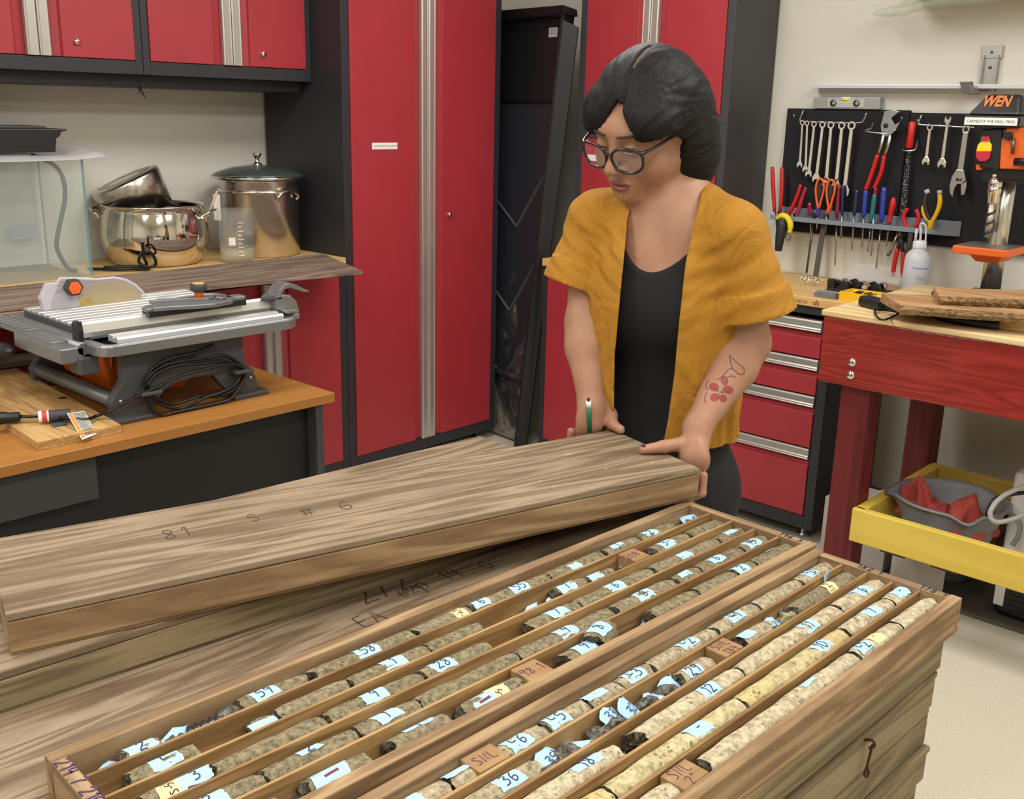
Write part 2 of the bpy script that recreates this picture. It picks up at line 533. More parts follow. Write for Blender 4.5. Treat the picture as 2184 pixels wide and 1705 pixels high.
def text_mesh(txt, size, font_mat=None, bold=False, shear=0.0, align='LEFT'):
    """printed lettering as mesh vertices in the xy plane"""
    cu = bpy.data.curves.new('lettering', 'FONT')
    cu.body = txt
    cu.size = size
    cu.shear = shear
    cu.align_x = align
    cu.resolution_u = 2
    if bold:
        cu.offset = size * .03
    ob = bpy.data.objects.new('lettering', cu)
    COL.objects.link(ob)
    dg = bpy.context.evaluated_depsgraph_get()
    me = ob.evaluated_get(dg).to_mesh()
    vs = [tuple(v.co) for v in me.vertices]
    fs = [tuple(p.vertices) for p in me.polygons]
    ob.evaluated_get(dg).to_mesh_clear()
    bpy.data.objects.remove(ob)
    bpy.data.curves.remove(cu)
    return vs, fs
# ================================================================== the room
WX, WY = 3.93, 3.88           # the two walls that meet in the far corner
BX, BY = -3.2, -3.2           # the room goes on behind the camera
def wall_paint(name, col):
    m, nt, bs = _mat(name)
    v = coords(nt, rnd=False)
    n1 = N(nt, 'ShaderNodeTexNoise', i_Scale=1.6, i_Detail=4)
    nt.links.new(v, n1.inputs['Vector'])
    c = rgb(col)
    r = ramp(nt, [(.3, tuple(x * .95 for x in c[:3]) + (1,)), (.7, c)])
    nt.links.new(n1.outputs['Fac'], r.inputs['Fac'])
    nt.links.new(r.outputs[0], bs.inputs['Base Color'])
    bs.inputs['Roughness'].default_value = .7
    n2 = N(nt, 'ShaderNodeTexNoise', i_Scale=260, i_Detail=3)
    nt.links.new(v, n2.inputs['Vector'])
    bump(nt, bs, n2.outputs['Fac'], .15, .001)
    return m
PAINT = wall_paint('cream_wall_paint', '#d6d2c6')
CEILP = wall_paint('ceiling_tile_paint', '#e6e4dc')
def floor_mat():
    m, nt, bs = _mat('speckled_floor_vinyl')
    v = coords(nt, rnd=False)
    base = rgb('#d3ccbb')
    vo = N(nt, 'ShaderNodeTexNoise', i_Scale=230, i_Detail=4, i_Roughness=.7)
    nt.links.new(v, vo.inputs['Vector'])
    r = ramp(nt, [(.30, rgb('#a59c86')), (.44, rgb('#c9c1ae')), (.6, base), (.74, rgb('#e0dacd'))])
    nt.links.new(vo.outputs['Fac'], r.inputs['Fac'])
    nt.links.new(r.outputs[0], bs.inputs['Base Color'])
    bs.inputs['Roughness'].default_value = .42
    bs.inputs['Specular IOR Level'].default_value = .35
    return m
struct(MB().box((BX, BY, -.08), (WX + .1, WY + .1, 0)), 'floor', floor_mat())
struct(MB().box((BX, WY, 0), (WX + .1, WY + .1, CEIL)), 'wall_left', PAINT)
struct(MB().box((WX, BY, 0), (WX + .1, WY, CEIL)), 'wall_right', PAINT)
struct(MB().box((BX - .1, BY, 0), (BX, WY + .1, CEIL)), 'wall_back', PAINT)
struct(MB().box((BX - .1, BY - .1, 0), (WX + .1, BY, CEIL)), 'wall_front', PAINT)
ceil_o = struct(MB().box((BX, BY, CEIL), (WX + .1, WY + .1, CEIL + .08)), 'ceiling', CEILP)
struct(MB().prism([(WX, .0), (WX - .014, .0), (WX - .012, .012), (WX - .003, .025), (WX - .002, .1), (WX, .1)], WY - BY - 1.0, axis=1, off=BY), 'baseboard_right', plain('grey_cove_base', '#77705f', .6))
DIFF = plain('white_lamp_frame', '#e9e9e4', .5)
for lx, ly in LAMPS:      # ceiling fittings, out of the picture but mirrored in the pots
    t = thing('ceiling_light', 'recessed fluorescent ceiling fitting out of the picture', 'ceiling light', (lx, ly, CEIL - .03), group='fluorescent ceiling fittings')
    fr = MB()
    for a, b in (((-.62, -.32, 0), (.62, -.28, .03)), ((-.62, .28, 0), (.62, .32, .03)), ((-.62, -.28, 0), (-.58, .28, .03)), ((.58, -.28, 0), (.62, .28, .03))):
        fr.box(a, b)
    fr.build('frame', DIFF, t)

# ================================================================== steel cabinets
def lock_part(parent, x, z, y=-.004):
    k = MB()
    k.lathe([(0, .012), (.008, .012), (.010, .009), (.010, 0)], 20)
    k.xf(Matrix.Translation((x, y, z)) @ Matrix.Rotation(math.radians(90), 4, 'X'))
    o = k.build('lock', CHROME, parent)
    o['label'] = 'small chrome lock'
    kk = MB().box((x - .0012, y - .0135, z - .004), (x + .0012, y - .0118, z + .004))
    kk.build('keyhole', INK, o)
    return o
def door_part(t, x0, x1, z0, z1, hside, y=0.0, hw=.038, rc=.04, lock=None, name='door'):
    """red leaf with a sloped finger recess and a full-height aluminium edge on side hside (+1 right, -1 left)"""
    if hside > 0:
        xa, xb, xc, xd = x0, x1 - hw - rc, x1 - hw, x1
    else:
        xa, xb, xc, xd = x1, x0 + hw + rc, x0 + hw, x0
    th, dip = .018, .014
    prof = [(xa, y - .004), (xb, y - .004), (xb + hside * .006, y + dip * .55), (xc - hside * .004, y + dip), (xc, y + dip), (xc, y + th), (xa, y + th)]
    if hside < 0:
        prof = prof[::-1]
    d = MB()
    d.prism(prof, z1 - z0, axis=2, off=z0)
    o = d.build(name, RED, t, bevel=.0015)
    h = MB()
    w = xd - xc
    hp = [(xc, y + dip), (xc, y - .006), (xc + w * .12, y - .011), (xc + w * .2, y - .0085), (xc + w * .8, y - .0085), (xc + w * .88, y - .011), (xd, y - .006), (xd, y + dip)]
    if hside < 0:
        hp = hp[::-1]
    h.prism(hp, z1 - z0, axis=2, off=z0)
    ho = h.build('handle', ALU, o, bevel=.0008)
    ho['label'] = 'full-height brushed aluminium edge handle'
    if lock is not None:
        lock_part(o, *lock)
    return o
def cabinet(name, label, cat, loc, rot, w, d, h, frame=.033, base=.04, doors=True, bottom=None, top=None, locks=(None, None), split=None, foot=True, group=None, cm=None):
    """steel carcass seen from the front: local x to the right, y into the wall, z up"""
    t = thing(name, label, cat, loc, rot, group)
    b = MB()
    zb = base if foot else 0.0
    bt = bottom if bottom is not None else .04
    tp = top if top is not None else .035
    b.box((0, .0, zb), (frame, d, h)).box((w - frame, 0, zb), (w, d, h))
    b.box((frame, 0, zb), (w - frame, d, zb + bt)).box((frame, 0, h - tp), (w - frame, d, h))
    b.box((frame, d - .012, zb + bt), (w - frame, d, h - tp))
    b.build('carcass', cm or BLACK, t, bevel=.0015)
    if foot:
        for fx in (.06, w - .06):
            for fy in (.06, d - .06):
                MB().lathe([(0, 0), (.022, 0), (.024, .006), (.012, .012), (.012, zb)], 16, (fx, fy, 0)).build('foot', DSTEEL, t)
    if doors:
        m = w / 2 if split is None else split
        door_part(t, frame + .002, m - .001, zb + bt + .002, h - tp - .002, +1, lock=locks[0])
        door_part(t, m + .001, w - frame - .002, zb + bt + .002, h - tp - .002, -1, lock=locks[1])
    return t
# ---- left wall
tall = cabinet('tall_locker', 'tall red two-door steel locker with a printed white label, beside the wall cabinets', 'cabinet', (2.60, 3.335, 0), 0, .89, .53, 2.1, frame=.036, base=.05, bottom=.05, split=.449, locks=(None, (.572, 1.106)))
for sy, sz in ((.30, 1.72), (.33, 1.50), (.36, 1.15), (.40, .98)):
    MB().box((-.0015, sy, sz), (.001, sy + .004, sz + .01)).build('side_slot', GREYSIDE, tall)
lab = MB().box((.142, -.0052, 1.389), (.276, -.0035, 1.415)).build('printed_label', WHITE, tall, bevel=.0005)
v, f = text_mesh('AUTOMATED FIELD EQUIP', .0105)
lt = MB()
lt.add([(.150 + a, -.0054, 1.3985 + b) for a, b, c in v], f)
lt.build('lettering', INK, lab)
wallB = cabinet('wall_cabinet', 'red two-door wall cabinet mounted next to the tall locker', 'cabinet', (1.882, 3.527, 1.645), 0, .716, .343, .46, frame=.026, bottom=.045, foot=False, locks=(None, (.489, .094)), group='red wall cabinets over the left worktop')
wallA = cabinet('wall_cabinet', 'red two-door wall cabinet cut off by the left edge of the photo', 'cabinet', (1.164, 3.527, 1.645), 0, .716, .343, .46, frame=.026, bottom=.045, foot=False, locks=(None, (.483, .096)), group='red wall cabinets over the left worktop')
rail = MB().prism([(3.60, 1.603), (3.60, 1.645), (3.62, 1.645), (3.62, 1.615), (3.86, 1.615), (3.86, 1.603)], 1.43, axis=0, off=1.166)
solo(rail, 'support_rail', BLACK, 'black steel rail running under the two red wall cabinets', 'rail', loc=(1.166, 3.6, 1.603), world=True, bevel=.0015)
baseL = cabinet('base_cabinet', 'red two-door base cabinet under the blond worktop, beside the tall locker', 'cabinet', (1.868, 3.335, 0), 0, .73, .53, .93, frame=.036, base=.05, bottom=.05, split=.367)
def drawer_part(t, x0, x1, z0, z1, y=0.0, hh=.042):
    d = MB()
    prof = [(y - .004, z0), (y - .004, z1 - hh - .024), (y + .004, z1 - hh - .018), (y + .004, z1 - hh - .010), (y + .016, z1 - hh), (y + .016, z1), (y + .03, z1), (y + .03, z0)]
    d.prism([(a, b) for a, b in prof], x1 - x0, axis=0, off=x0)
    o = d.build('drawer', RED, t, bevel=.001)
    h = MB()
    zt, zb = z1, z1 - hh
    hp = [(y + .016, zt), (y - .008, zt), (y - .011, zt - hh * .12), (y - .008, zt - hh * .2), (y - .0095, zt - hh * .62), (y - .013, zt - hh * .72), (y - .009, zt - hh * .8), (y - .013, zt - hh * .9), (y - .006, zb), (y + .016, zb)]
    h.prism(hp, x1 - x0, axis=0, off=x0)
    ho = h.build('handle', ALUH if t['category'] == 'drawer unit' and 'pegboard' in t['label'] else brushedX, o, bevel=.0006)
    ho['label'] = 'full-width aluminium pull rail'
    return o
brushedX = brushed('brushed_aluminium_pull', '#c9c6c0', .3, 0)
def drawer_unit(name, label, loc, rot, w, d, h, zs, frame=.036, base=.05):
    t = thing(name, label, 'drawer unit', loc, rot)
    b = MB()
    b.box((0, 0, base), (frame, d, h)).box((w - frame, 0, base), (w, d, h))
    b.box((frame, 0, base), (w - frame, d, .1)).box((frame, 0, h - .03), (w - frame, d, h)).box((frame, d - .012, .1), (w - frame, d, h - .03))
    b.build('carcass', BLACK, t, bevel=.0015)
    for z0, z1 in zip(zs[:-1], zs[1:]):
        drawer_part(t, frame + .003, w - frame - .003, z0 + .002, z1 - .003)
    for fx in (.06, w - .06):
        for fy in (.06, d - .06):
            MB().lathe([(0, 0), (.022, 0), (.024, .006), (.012, .012), (.012, base)], 16, (fx, fy, 0)).build('foot', STEEL, t)
    return t
drawer_unit('drawer_unit', 'red steel drawer unit half hidden behind the table saw', (1.14, 3.335, 0), 0, .726, .53, .93, [.102, .37, .571, .709, .773, .898])
t = thing('worktop', 'blond wooden worktop along the left wall carrying pots and a glass tank', 'worktop', (1.0, 3.33, .93))
MB().box((0, 0, 0), (1.598, .548, .034)).build('board', BAMBOO, t, bevel=.003)
# ---- right wall (local x runs to the right of the picture)
R90 = -math.pi / 2
wc1 = cabinet('stacked_cabinet', 'upper red steel cabinet in the right corner, top of its stack', 'cabinet', (3.6, 2.97, 1.515), R90, .755, .325, .60, frame=.034, bottom=.037, foot=False, split=.366, cm=GREYSIDE)  # grey carcass: light falling on the black side is put into the colour
wc2 = cabinet('stacked_cabinet', 'red steel cabinet with white label behind the head, lower of the stack', 'cabinet', (3.6, 2.97, .968), R90, .755, .325, .547, frame=.034, bottom=.037, top=.068, foot=False, split=.366, cm=GREYSIDE)  # same lightened carcass, side light painted into its colour
lb = MB().box((.066, -.0052, .382), (.20, -.0035, .408)).build('printed_label', WHITE, wc2, bevel=.0005)
baseR = cabinet('base_cabinet', 'red two-door base cabinet in the corner behind the standing person', 'cabinet', (3.42, 2.985, 0), R90, .77, .50, .897, frame=.03, base=.05, bottom=.05)
du = drawer_unit('drawer_unit', 'red five-drawer steel unit with silver rails under the pegboard worktop', (3.42, 2.213, 0), R90, .605, .50, .897, [.102, .37, .571, .709, .848 + .003])
t = thing('worktop', 'blond wooden worktop with burned-in brand lettering under the pegboard', 'worktop', (3.41, 2.985, .897), R90)
MB().box((0, 0, 0), (1.555, .515, .033)).build('board', BAMBOO, t, bevel=.003)
# the burned lettering on the front edge
v, f = text_mesh('NEW   GE', .019)
e = MB()
e.add([(1.225 + a * 1.15, -.0006, .007 + b) for a, b, c in v], f)
zz = .006
e.add([(1.2995, -.0006, zz), (1.3085, -.0006, zz + .021), (1.311, -.0006, zz + .021), (1.302, -.0006, zz)], [(0, 3, 2, 1)])
e.add([(1.3085, -.0006, zz + .021), (1.317, -.0006, zz), (1.3195, -.0006, zz), (1.311, -.0006, zz + .021)], [(0, 1, 2, 3)])
e.build('lettering', plain('burned_wood', '#8a5a2c', .6), t)
# ================================================================== left worktop: tank, pots, planks
GLASS = clear('clear_glass', '#f2f5f2', .06, .02)
TANKGLASS = clear('tank_glass', '#dfeee8', .12, .03)
TANKEDGE = clear('tank_glass_edge', '#6fa3a2', .6, .1)
POLISH = plain('polished_stainless', '#d8d4cc', .07, 1)
SATIN = brushed('brushed_stainless', '#cfcac2', .24, 2, .04, metal=1)
BLKPLASTIC = plain('black_plastic', '#17171a', .42, grain=.1)
BLKRUB = plain('black_rubber_cord', '#0f0f12', .33)
FILM = clear('cloudy_plastic_film', '#d9d6dc', .45, .25)
WT = .964
tk = thing('glass_tank', 'clear glass tank with greenish edges standing on the left worktop', 'tank', (1.30, 3.50, WT))
TX0, TX1, TY0, TY1, TH, GT = -.32, .32, 0, .35, .40, .006
for nm, a, b in (('front_pane', (TX0, TY0, 0), (TX1, TY0 + GT, TH)), ('back_pane', (TX0, TY1 - GT, 0), (TX1, TY1, TH)),
                 ('side_pane', (TX0, TY0 + GT, 0), (TX0 + GT, TY1 - GT, TH)), ('side_pane', (TX1 - GT, TY0 + GT, 0), (TX1, TY1 - GT, TH)),
                 ('bottom_pane', (TX0 + GT, TY0 + GT, 0), (TX1 - GT, TY1 - GT, GT))):
    MB().box(a, b).build(nm, TANKGLASS, tk)
for ex, ey in ((TX1, TY0), (TX1, TY1), (TX0, TY0), (TX0, TY1)):
    MB().box((ex - .004, ey - .001, 0), (ex + .002, ey + .005, TH)).build('corner_seam', TANKEDGE, tk)
MB().box((TX1 - .13, TY1 - .002, .10), (TX1 - .03, TY1 - .0005, .15)).build('sticker', clear('frosted_sticker', '#b8bcc4', .7, .5), tk)
# plastic film lying over the tank, black hood on it
fm = MB()
nx, ny = 22, 12
fx0, fx1, fy0, fy1 = 1.0, 1.70, 3.47, 3.84
vs = []
for j in range(ny + 1):
    for i in range(nx + 1):
        x = fx0 + (fx1 - fx0) * i / nx
        y = fy0 + (fy1 - fy0) * j / ny
        z = WT + TH + .004 + .004 * math.sin(9 * x + 5 * y) * math.sin(17 * y)
        if x > 1.60:
            z += .03 * math.sin((x - 1.60) / .1 * 1.6) * (1 if j > 5 else .2 + .16 * j)
        if y < 3.50:
            z -= .012 * (3.50 - y) / .03
        vs.append((x, y, z + .006))
fm.add(vs, [(j * (nx + 1) + i, j * (nx + 1) + i + 1, (j + 1) * (nx + 1) + i + 1, (j + 1) * (nx + 1) + i) for j in range(ny) for i in range(nx)], smooth=True)
o = solo(fm, 'plastic_sheet', FILM, 'crumpled cloudy plastic sheet lying over the open glass tank', 'plastic sheet', loc=(1.3, 3.6, WT + TH), world=True)
md = o.modifiers.new('thick', 'SOLIDIFY'); md.thickness = .0012
hd = thing('tank_hood', 'black plastic hood with stepped rim resting on the plastic sheet', 'hood', (1.30, 3.55, WT + TH + .02))
MB().prism([(-.35, 0), (.255, 0), (.262, .045), (.275, .052), (.28, .066), (.30, .07), (.30, .076), (-.35, .076)], .24, axis=1, off=0).build('housing', BLKPLASTIC, hd, bevel=.003)
MB().box((-.30, .02, .076), (.24, .20, .084)).build('cover', GREYSIDE, hd, bevel=.003)
MB().box((-.12, .06, .084), (.06, .12, .089)).build('paper_note', WHITE, hd)
cd = MB().tube(curve_pts([(1.50, 3.62, 1.372), (1.575, 3.60, 1.33), (1.595, 3.60, 1.24), (1.555, 3.60, 1.10), (1.55, 3.60, 1.05), (1.58, 3.60, .985), (1.61, 3.595, .974)], 8), .0075, 10)
cd.build('cord', plain('grey_cord', '#3c3a38', .5), hd, world=True)
ctrl = [(1.66, 3.62, .972), (1.73, 3.54, .973), (1.80, 3.50, .976), (1.845, 3.475, .985), (1.83, 3.47, 1.03), (1.80, 3.475, 1.035), (1.785, 3.48, 1.00), (1.82, 3.475, .974), (1.77, 3.53, .972), (1.70, 3.57, .979), (1.76, 3.52, .982), (1.815, 3.49, .985), (1.80, 3.47, 1.02), (1.795, 3.463, 1.075)]
cb = MB().tube(curve_pts(ctrl, 8), .0058, 8)
solo(cb, 'cord_bundle', BLKRUB, 'black cord bundle with a loop lying between tank and round pot', 'cord', loc=(1.76, 3.53, .97), world=True)
# round polished pot
pot = thing('belly_pot', 'round-bellied polished steel pot without lid on the left worktop', 'pot', (1.958, 3.672, WT))
prof = [(0, 0), (.150, 0), (.158, .004), (.178, .03), (.193, .07), (.198, .11), (.193, .16), (.184, .195), (.181, .212), (.188, .217), (.189, .2205), (.181, .2215), (.176, .214), (.179, .195), (.188, .16), (.193, .11), (.188, .07), (.173, .03), (.15, .008), (0, .006)]
MB().lathe(prof, 64).build('body', POLISH, pot)
for a in (math.radians(-42), math.radians(138)):
    h = MB().tube(curve_pts([(.186, -.05, .175), (.205, -.052, .19), (.222, -.03, .2), (.226, 0, .2), (.222, .03, .2), (.205, .052, .19), (.186, .05, .175)], 6), .0055, 10)
    h.xf(Matrix.Rotation(a, 4, 'Z'))
    h.build('handle', POLISH, pot)
    for sgn in (-1, 1):
        r = MB().ball((.19, sgn * .05, .173), .009, 12)
        r.xf(Matrix.Rotation(a, 4, 'Z'))
        r.build('rivet', POLISH, pot)
_left, _tow = -Vector(CAMX), Vector((-.735, -.678, 0))
_pz = (Vector((0, 0, 1)) + _left * .40 + _tow * .20).normalized()
_px = (Vector(CAMX) - _pz * Vector(CAMX).dot(_pz)).normalized()
PANM = frame_of(Vector(at(292, 432, 3.92)), _px, _pz.cross(_px), _pz)
sp = thing('saucepan', 'upturned brushed steel saucepan leaning inside the round pot', 'saucepan', mat=PANM)
MB().lathe([(.118, -.045), (.122, -.045), (.134, .085), (.130, .094), (.118, .098), (.062, .098), (.060, .096), (0, .096)], 56).build('body', SATIN, sp)
MB().lathe([(.064, .0985), (.088, .0992), (.104, .0985)], 48).build('base_disc', plain('scuffed_steel', '#a59f95', .42, 1), sp)
st = MB().tube([(2.075, 3.60, 1.04), (2.135, 3.565, 1.165), (2.16, 3.552, 1.232)], [.008, .008, .009], 10, flat=.6)
solo(st, 'wooden_spoon', plain('pale_spoon_wood', '#c9a88d', .6), 'pale wooden spoon handle sticking out of the round pot', 'spoon', loc=(2.1, 3.58, 1.05), world=True)
# stock pot with glass lid
sk = thing('stock_pot', 'tall cylindrical steel stock pot standing against the tall locker', 'pot', (2.405, 3.64, WT))
MB().lathe([(0, 0), (.150, 0), (.156, .005), (.156, .29), (.160, .297), (.160, .30), (.152, .30), (.150, .29), (.150, .01), (0, .01)], 64).build('body', SATIN, sk)
MB().lathe([(.157, .25), (.164, .252), (.166, .257), (.164, .262), (.157, .264)], 64).build('rim_band', POLISH, sk)
for a in (math.radians(-80), math.radians(100)):
    h = MB().tube(curve_pts([(.156, -.05, .225), (.165, -.055, .24), (.167, -.03, .257), (.168, 0, .262), (.167, .03, .257), (.165, .055, .24), (.156, .05, .225)], 6), .006, 10)
    h.xf(Matrix.Rotation(a, 4, 'Z'))
    h.build('handle', POLISH, sk)
ld = thing('pot_lid', 'domed glass lid with steel rim and knob on the stock pot', 'lid', (2.405, 3.645, WT + .305))
MB().lathe([(.158, .006), (.180, .004), (.184, .008), (.16, .024), (.10, .042), (.04, .05), (.0, .051), (0, .047), (.04, .046), (.10, .038), (.158, .02)], 64).build('dome', clear('smoked_lid_glass', '#46504c', .72, .04), ld)
MB().lathe([(.150, -.002), (.186, .002), (.188, .007), (.184, .011), (.15, .006)], 64).build('rim', POLISH, ld)
MB().lathe([(0, .05), (.022, .05), (.018, .056), (.009, .06), (.008, .075), (.014, .084), (.02, .093), (.018, .096), (0, .092)], 32).build('knob', POLISH, ld)
# beaker
bk = thing('glass_beaker', 'graduated glass beaker with a little clear liquid in front of the stock pot', 'beaker', (2.203, 3.50, WT))
MB().lathe([(0, 0), (.062, 0), (.067, .005), (.0675, .19), (.073, .2), (.0715, .2015), (.0655, .191), (.0645, .008), (.060, .004), (0, .004)], 56).build('body', GLASS, bk)
MB().lathe([(0, .0045), (.0635, .0045), (.0641, .058), (.0625, .0572), (0, .0565)], 48).build('liquid', clear('pale_liquid', '#cfc7a8', .4, .03), bk)
gr = MB()
for k in range(9):
    za = .03 + k * .0155
    wv = .022 if k % 2 == 0 else .014
    vs = [((.0684) * math.cos(a), (.0684) * math.sin(a), zz) for zz in (za, za + .0025) for a in np.linspace(math.radians(-118), math.radians(-118) + wv / .0684, 6)]
    gr.add(vs, [(i, i + 1, i + 7, i + 6) for i in range(5)])
g = gr.build('graduation_marks', WHITE, bk)
g['kind'] = 'stuff'
vs = [(.0683 * math.cos(a), .0683 * math.sin(a), zz) for zz in (.07, .10) for a in np.linspace(math.radians(-148), math.radians(-127), 6)]
MB().add(vs, [(i, i + 1, i + 7, i + 6) for i in range(5)]).build('marking_spot', WHITE, bk)
ttag = MB().box((-.0006, -.014, .0), (.0006, .014, .10))
ttag.xf(Matrix.Translation((2.185, 3.60, 1.115)) @ Matrix.Rotation(math.radians(35), 4, 'Z'))
solo(ttag, 'hanging_tag', WHITE, 'small pale tag on a strip standing behind the beaker', 'tag', loc=(2.2, 3.62, 1.115), world=True)
# the two dark boards pushed over the worktop's front edge
pk = thing('weathered_board', 'dark weathered board laid over the front edge of the left worktop', 'board', (0, 0, WT))
p0, p1, p2, p3 = on(-260, 684, 'z', WT + .012), on(774, 578, 'z', WT + .012), on(688, 540.5, 'z', WT + .012), on(-260, 640, 'z', WT + .012)
mb = MB().hexa([(p[0], p[1], .0) for p in (p0, p1, p2, p3)], [(p[0], p[1], .012) for p in (p0, p1, p2, p3)])
mb.build('plank', DARKPLANK, pk, bevel=.0015)
q0, q1 = on(-260, 708, 'z', WT - .004), on(420, 633, 'z', WT - .004)
mb = MB().hexa([(q0[0], q0[1], -.015), (q1[0], q1[1], -.015), (q1[0] + .02, 3.318, -.015), (q0[0], 3.318, -.015)], [(q0[0], q0[1], -.002), (q1[0], q1[1], -.002), (q1[0] + .02, 3.318, -.002), (q0[0], 3.318, -.002)])
mb.build('cleat', DARKPLANK, pk, bevel=.0015)
# cable tie knot dangling from the cabinet rail
ck = MB()
kp = on(299, 190, 'y', 3.59)
ck.tube([kp + np.array([-.003, 0, .035]), kp + np.array([0, 0, .004])], .0008, 6)
ck.ball(tuple(kp), .0065, 10)
for dx, dz in ((-.012, -.018), (.018, -.032), (-.014, .008), (.012, -.012), (.006, -.022)):
    ck.tube([kp, kp + np.array([dx, -.004, dz])], [.0026, .0012], 6)
solo(ck, 'cable_tie', BLKRUB, 'small black knotted tie dangling below the wall cabinets', 'cable tie', loc=tuple(kp), world=True)

# ================================================================== desk
dk = thing('desk', 'low desk with honey laminate top and dark grey panels carrying the table saw', 'desk', (.25, 2.335, 0))
MB().box((0, 0, .722), (1.52, .80, .75)).build('desk_top', DESKWOOD, dk, bevel=.002)
DPAN = plain('anthracite_panel', '#3b3b3d', .55, grain=.08)
DPANB = plain('black_panel', '#141416', .6)
MB().box((1.46, .012, 0), (1.485, .79, .722)).build('side_panel', DPAN, dk, bevel=.001)
MB().box((.02, .012, 0), (.045, .79, .722)).build('side_panel', DPAN, dk, bevel=.001)
MB().box((.045, .055, .02), (1.46, .073, .722)).build('modesty_panel', DPANB, dk)
MB().box((.045, .030, .604), (.812, .0545, .722)).build('drawer', DPAN, dk, bevel=.001)
PLYD = wood('tan_plywood', '#94703f', '#b58d58', '#c9a56f', axis=1, rough=.55, ring=16, bump_s=.1)
# plywood offcut
pb = thing('plywood_board', 'pale plywood board lying on the desk under the saw plug', 'board', (0, 0, .7502))
c0, c1, c2 = on(80, 944, 'z', .772), on(258, 906, 'z', .772), on(35, 785, 'z', .772)
u = np.array([c1[0] - c0[0], c1[1] - c0[1]]); c3 = c2[:2] - u * 1.0
crn = [(c0[0], c0[1]), (c1[0], c1[1]), (c2[0] , c2[1]), (c3[0], c3[1])]
for k, nm in enumerate(('ply', 'ply', 'ply')):
    e = .0006 if k == 1 else 0
    cx = sum(p[0] for p in crn) / 4; cy = sum(p[1] for p in crn) / 4
    cc = [(p[0] + (cx - p[0]) * e * 4, p[1] + (cy - p[1]) * e * 4) for p in crn]
    MB().hexa([(p[0], p[1], k * .0073) for p in cc], [(p[0], p[1], k * .0073 + .0071) for p in cc]).build(nm, [PLYD if k != 1 else PLY][0], pb, bevel=.0006)
kn = on(134, 849, 'z', .7722)
MB().lathe([(0, .0224), (.011, .0226), (.013, .0222)], 16, (kn[0], kn[1], 0)).build('knot', plain('dark_knot', '#4a2c1a', .7), pb)

# ================================================================== table saw
GRYPL = plain('grey_plastic', '#47484a', .5, grain=.15)
GRYMET = plain('grey_cast_metal', '#77787a', .42, .6, grain=.05)
LGRYMET = plain('pale_grey_metal', '#8d8e90', .4, .7)
ALUX = brushed('ribbed_aluminium', '#c9c8c5', .38, 0, .03, metal=.5)
ORANGE = plain('orange_plastic', '#d8650f', .42, grain=.05)
HONEY = plain('gold_blade', '#c9b268', .3, .8)
saw = thing('table_saw', 'portable table saw with aluminium top, clear blade guard and orange knobs', 'table saw', (1.13, 2.42, .75))
def SP(px, py, y):
    p = on(px, py, 'y', y)
    return (p[0], p[2])
fy = 2.475
front = [(258, 745), (517, 705), (519, 745), (520.5, 767), (546, 802), (550.6, 823), (552, 832), (501, 845), (498, 845), (477.5, 827.6), (455, 801), (415, 806), (375, 818), (347, 836), (333, 862), (329, 886), (309.6, 891), (246, 898), (243, 886), (236.5, 860), (262, 812.5)]
poly = [SP(a, b, fy) for a, b in front]
poly = [(x, max(z, .7503)) for x, z in poly]
MB().prism(poly[::-1], .03, axis=1, off=fy).build('stand_front', GRYPL, saw, world=True, bevel=.003)
bpoly = [(x, z) for x, z in poly]
MB().prism(bpoly[::-1], .03, axis=1, off=2.95).build('stand_back', GRYPL, saw, world=True, bevel=.003)
for (xa, xb) in ((min(p[0] for p in poly) - .005, min(p[0] for p in poly) + .11), (max(p[0] for p in poly) - .095, max(p[0] for p in poly) + .02)):
    for yy in (2.45, 2.945):
        MB().box((xa, yy, .7503), (xb, yy + .065, .764)).build('foot', GRYPL, saw, world=True, bevel=.004)
xm0, xm1 = poly[0][0], poly[1][0]
MB().hexa([(xm1 - .06, fy + .03, .86), (xm1 - .01, fy + .03, .86), (xm1 - .01, 2.95, .86), (xm1 - .06, 2.95, .86)], [(xm1 - .06, fy + .03, .94), (xm1, fy + .03, .94), (xm1, 2.95, .94), (xm1 - .06, 2.95, .94)]).build('stand_side', GRYPL, saw, world=True, bevel=.003)
MB().hexa([(xm0, fy + .03, .925), (xm0 + .05, fy + .03, .925), (xm0 + .05, 2.95, .925), (xm0, 2.95, .925)], [(xm0, fy + .03, .94), (xm0 + .05, fy + .03, .94), (xm0 + .05, 2.95, .94), (xm0, 2.95, .94)]).build('stand_side', GRYPL, saw, world=True)
MB().cyl((1.185, 2.49, .802), (1.185, 2.965, .802), .019, 20).build('cross_tube', GRYMET, saw, world=True)
# orange motor hood below the table
mo = MB()
b = [(1.235, 2.62, .79), (1.44, 2.58, .775), (1.46, 2.86, .775), (1.235, 2.90, .80)]
tp = [(1.20, 2.60, .935), (1.47, 2.56, .935), (1.48, 2.90, .935), (1.20, 2.93, .935)]
mo.hexa(b, tp)
mo.build('motor_hood', ORANGE, saw, world=True, bevel=.012, seg=3)
MB().hexa([(1.215, 2.68, .86), (1.235, 2.60, .86), (1.235, 2.74, .86), (1.215, 2.78, .86)], [(1.175, 2.66, .925), (1.235, 2.58, .925), (1.235, 2.76, .925), (1.175, 2.80, .925)]).build('dust_port', ORANGE, saw, world=True, bevel=.006)
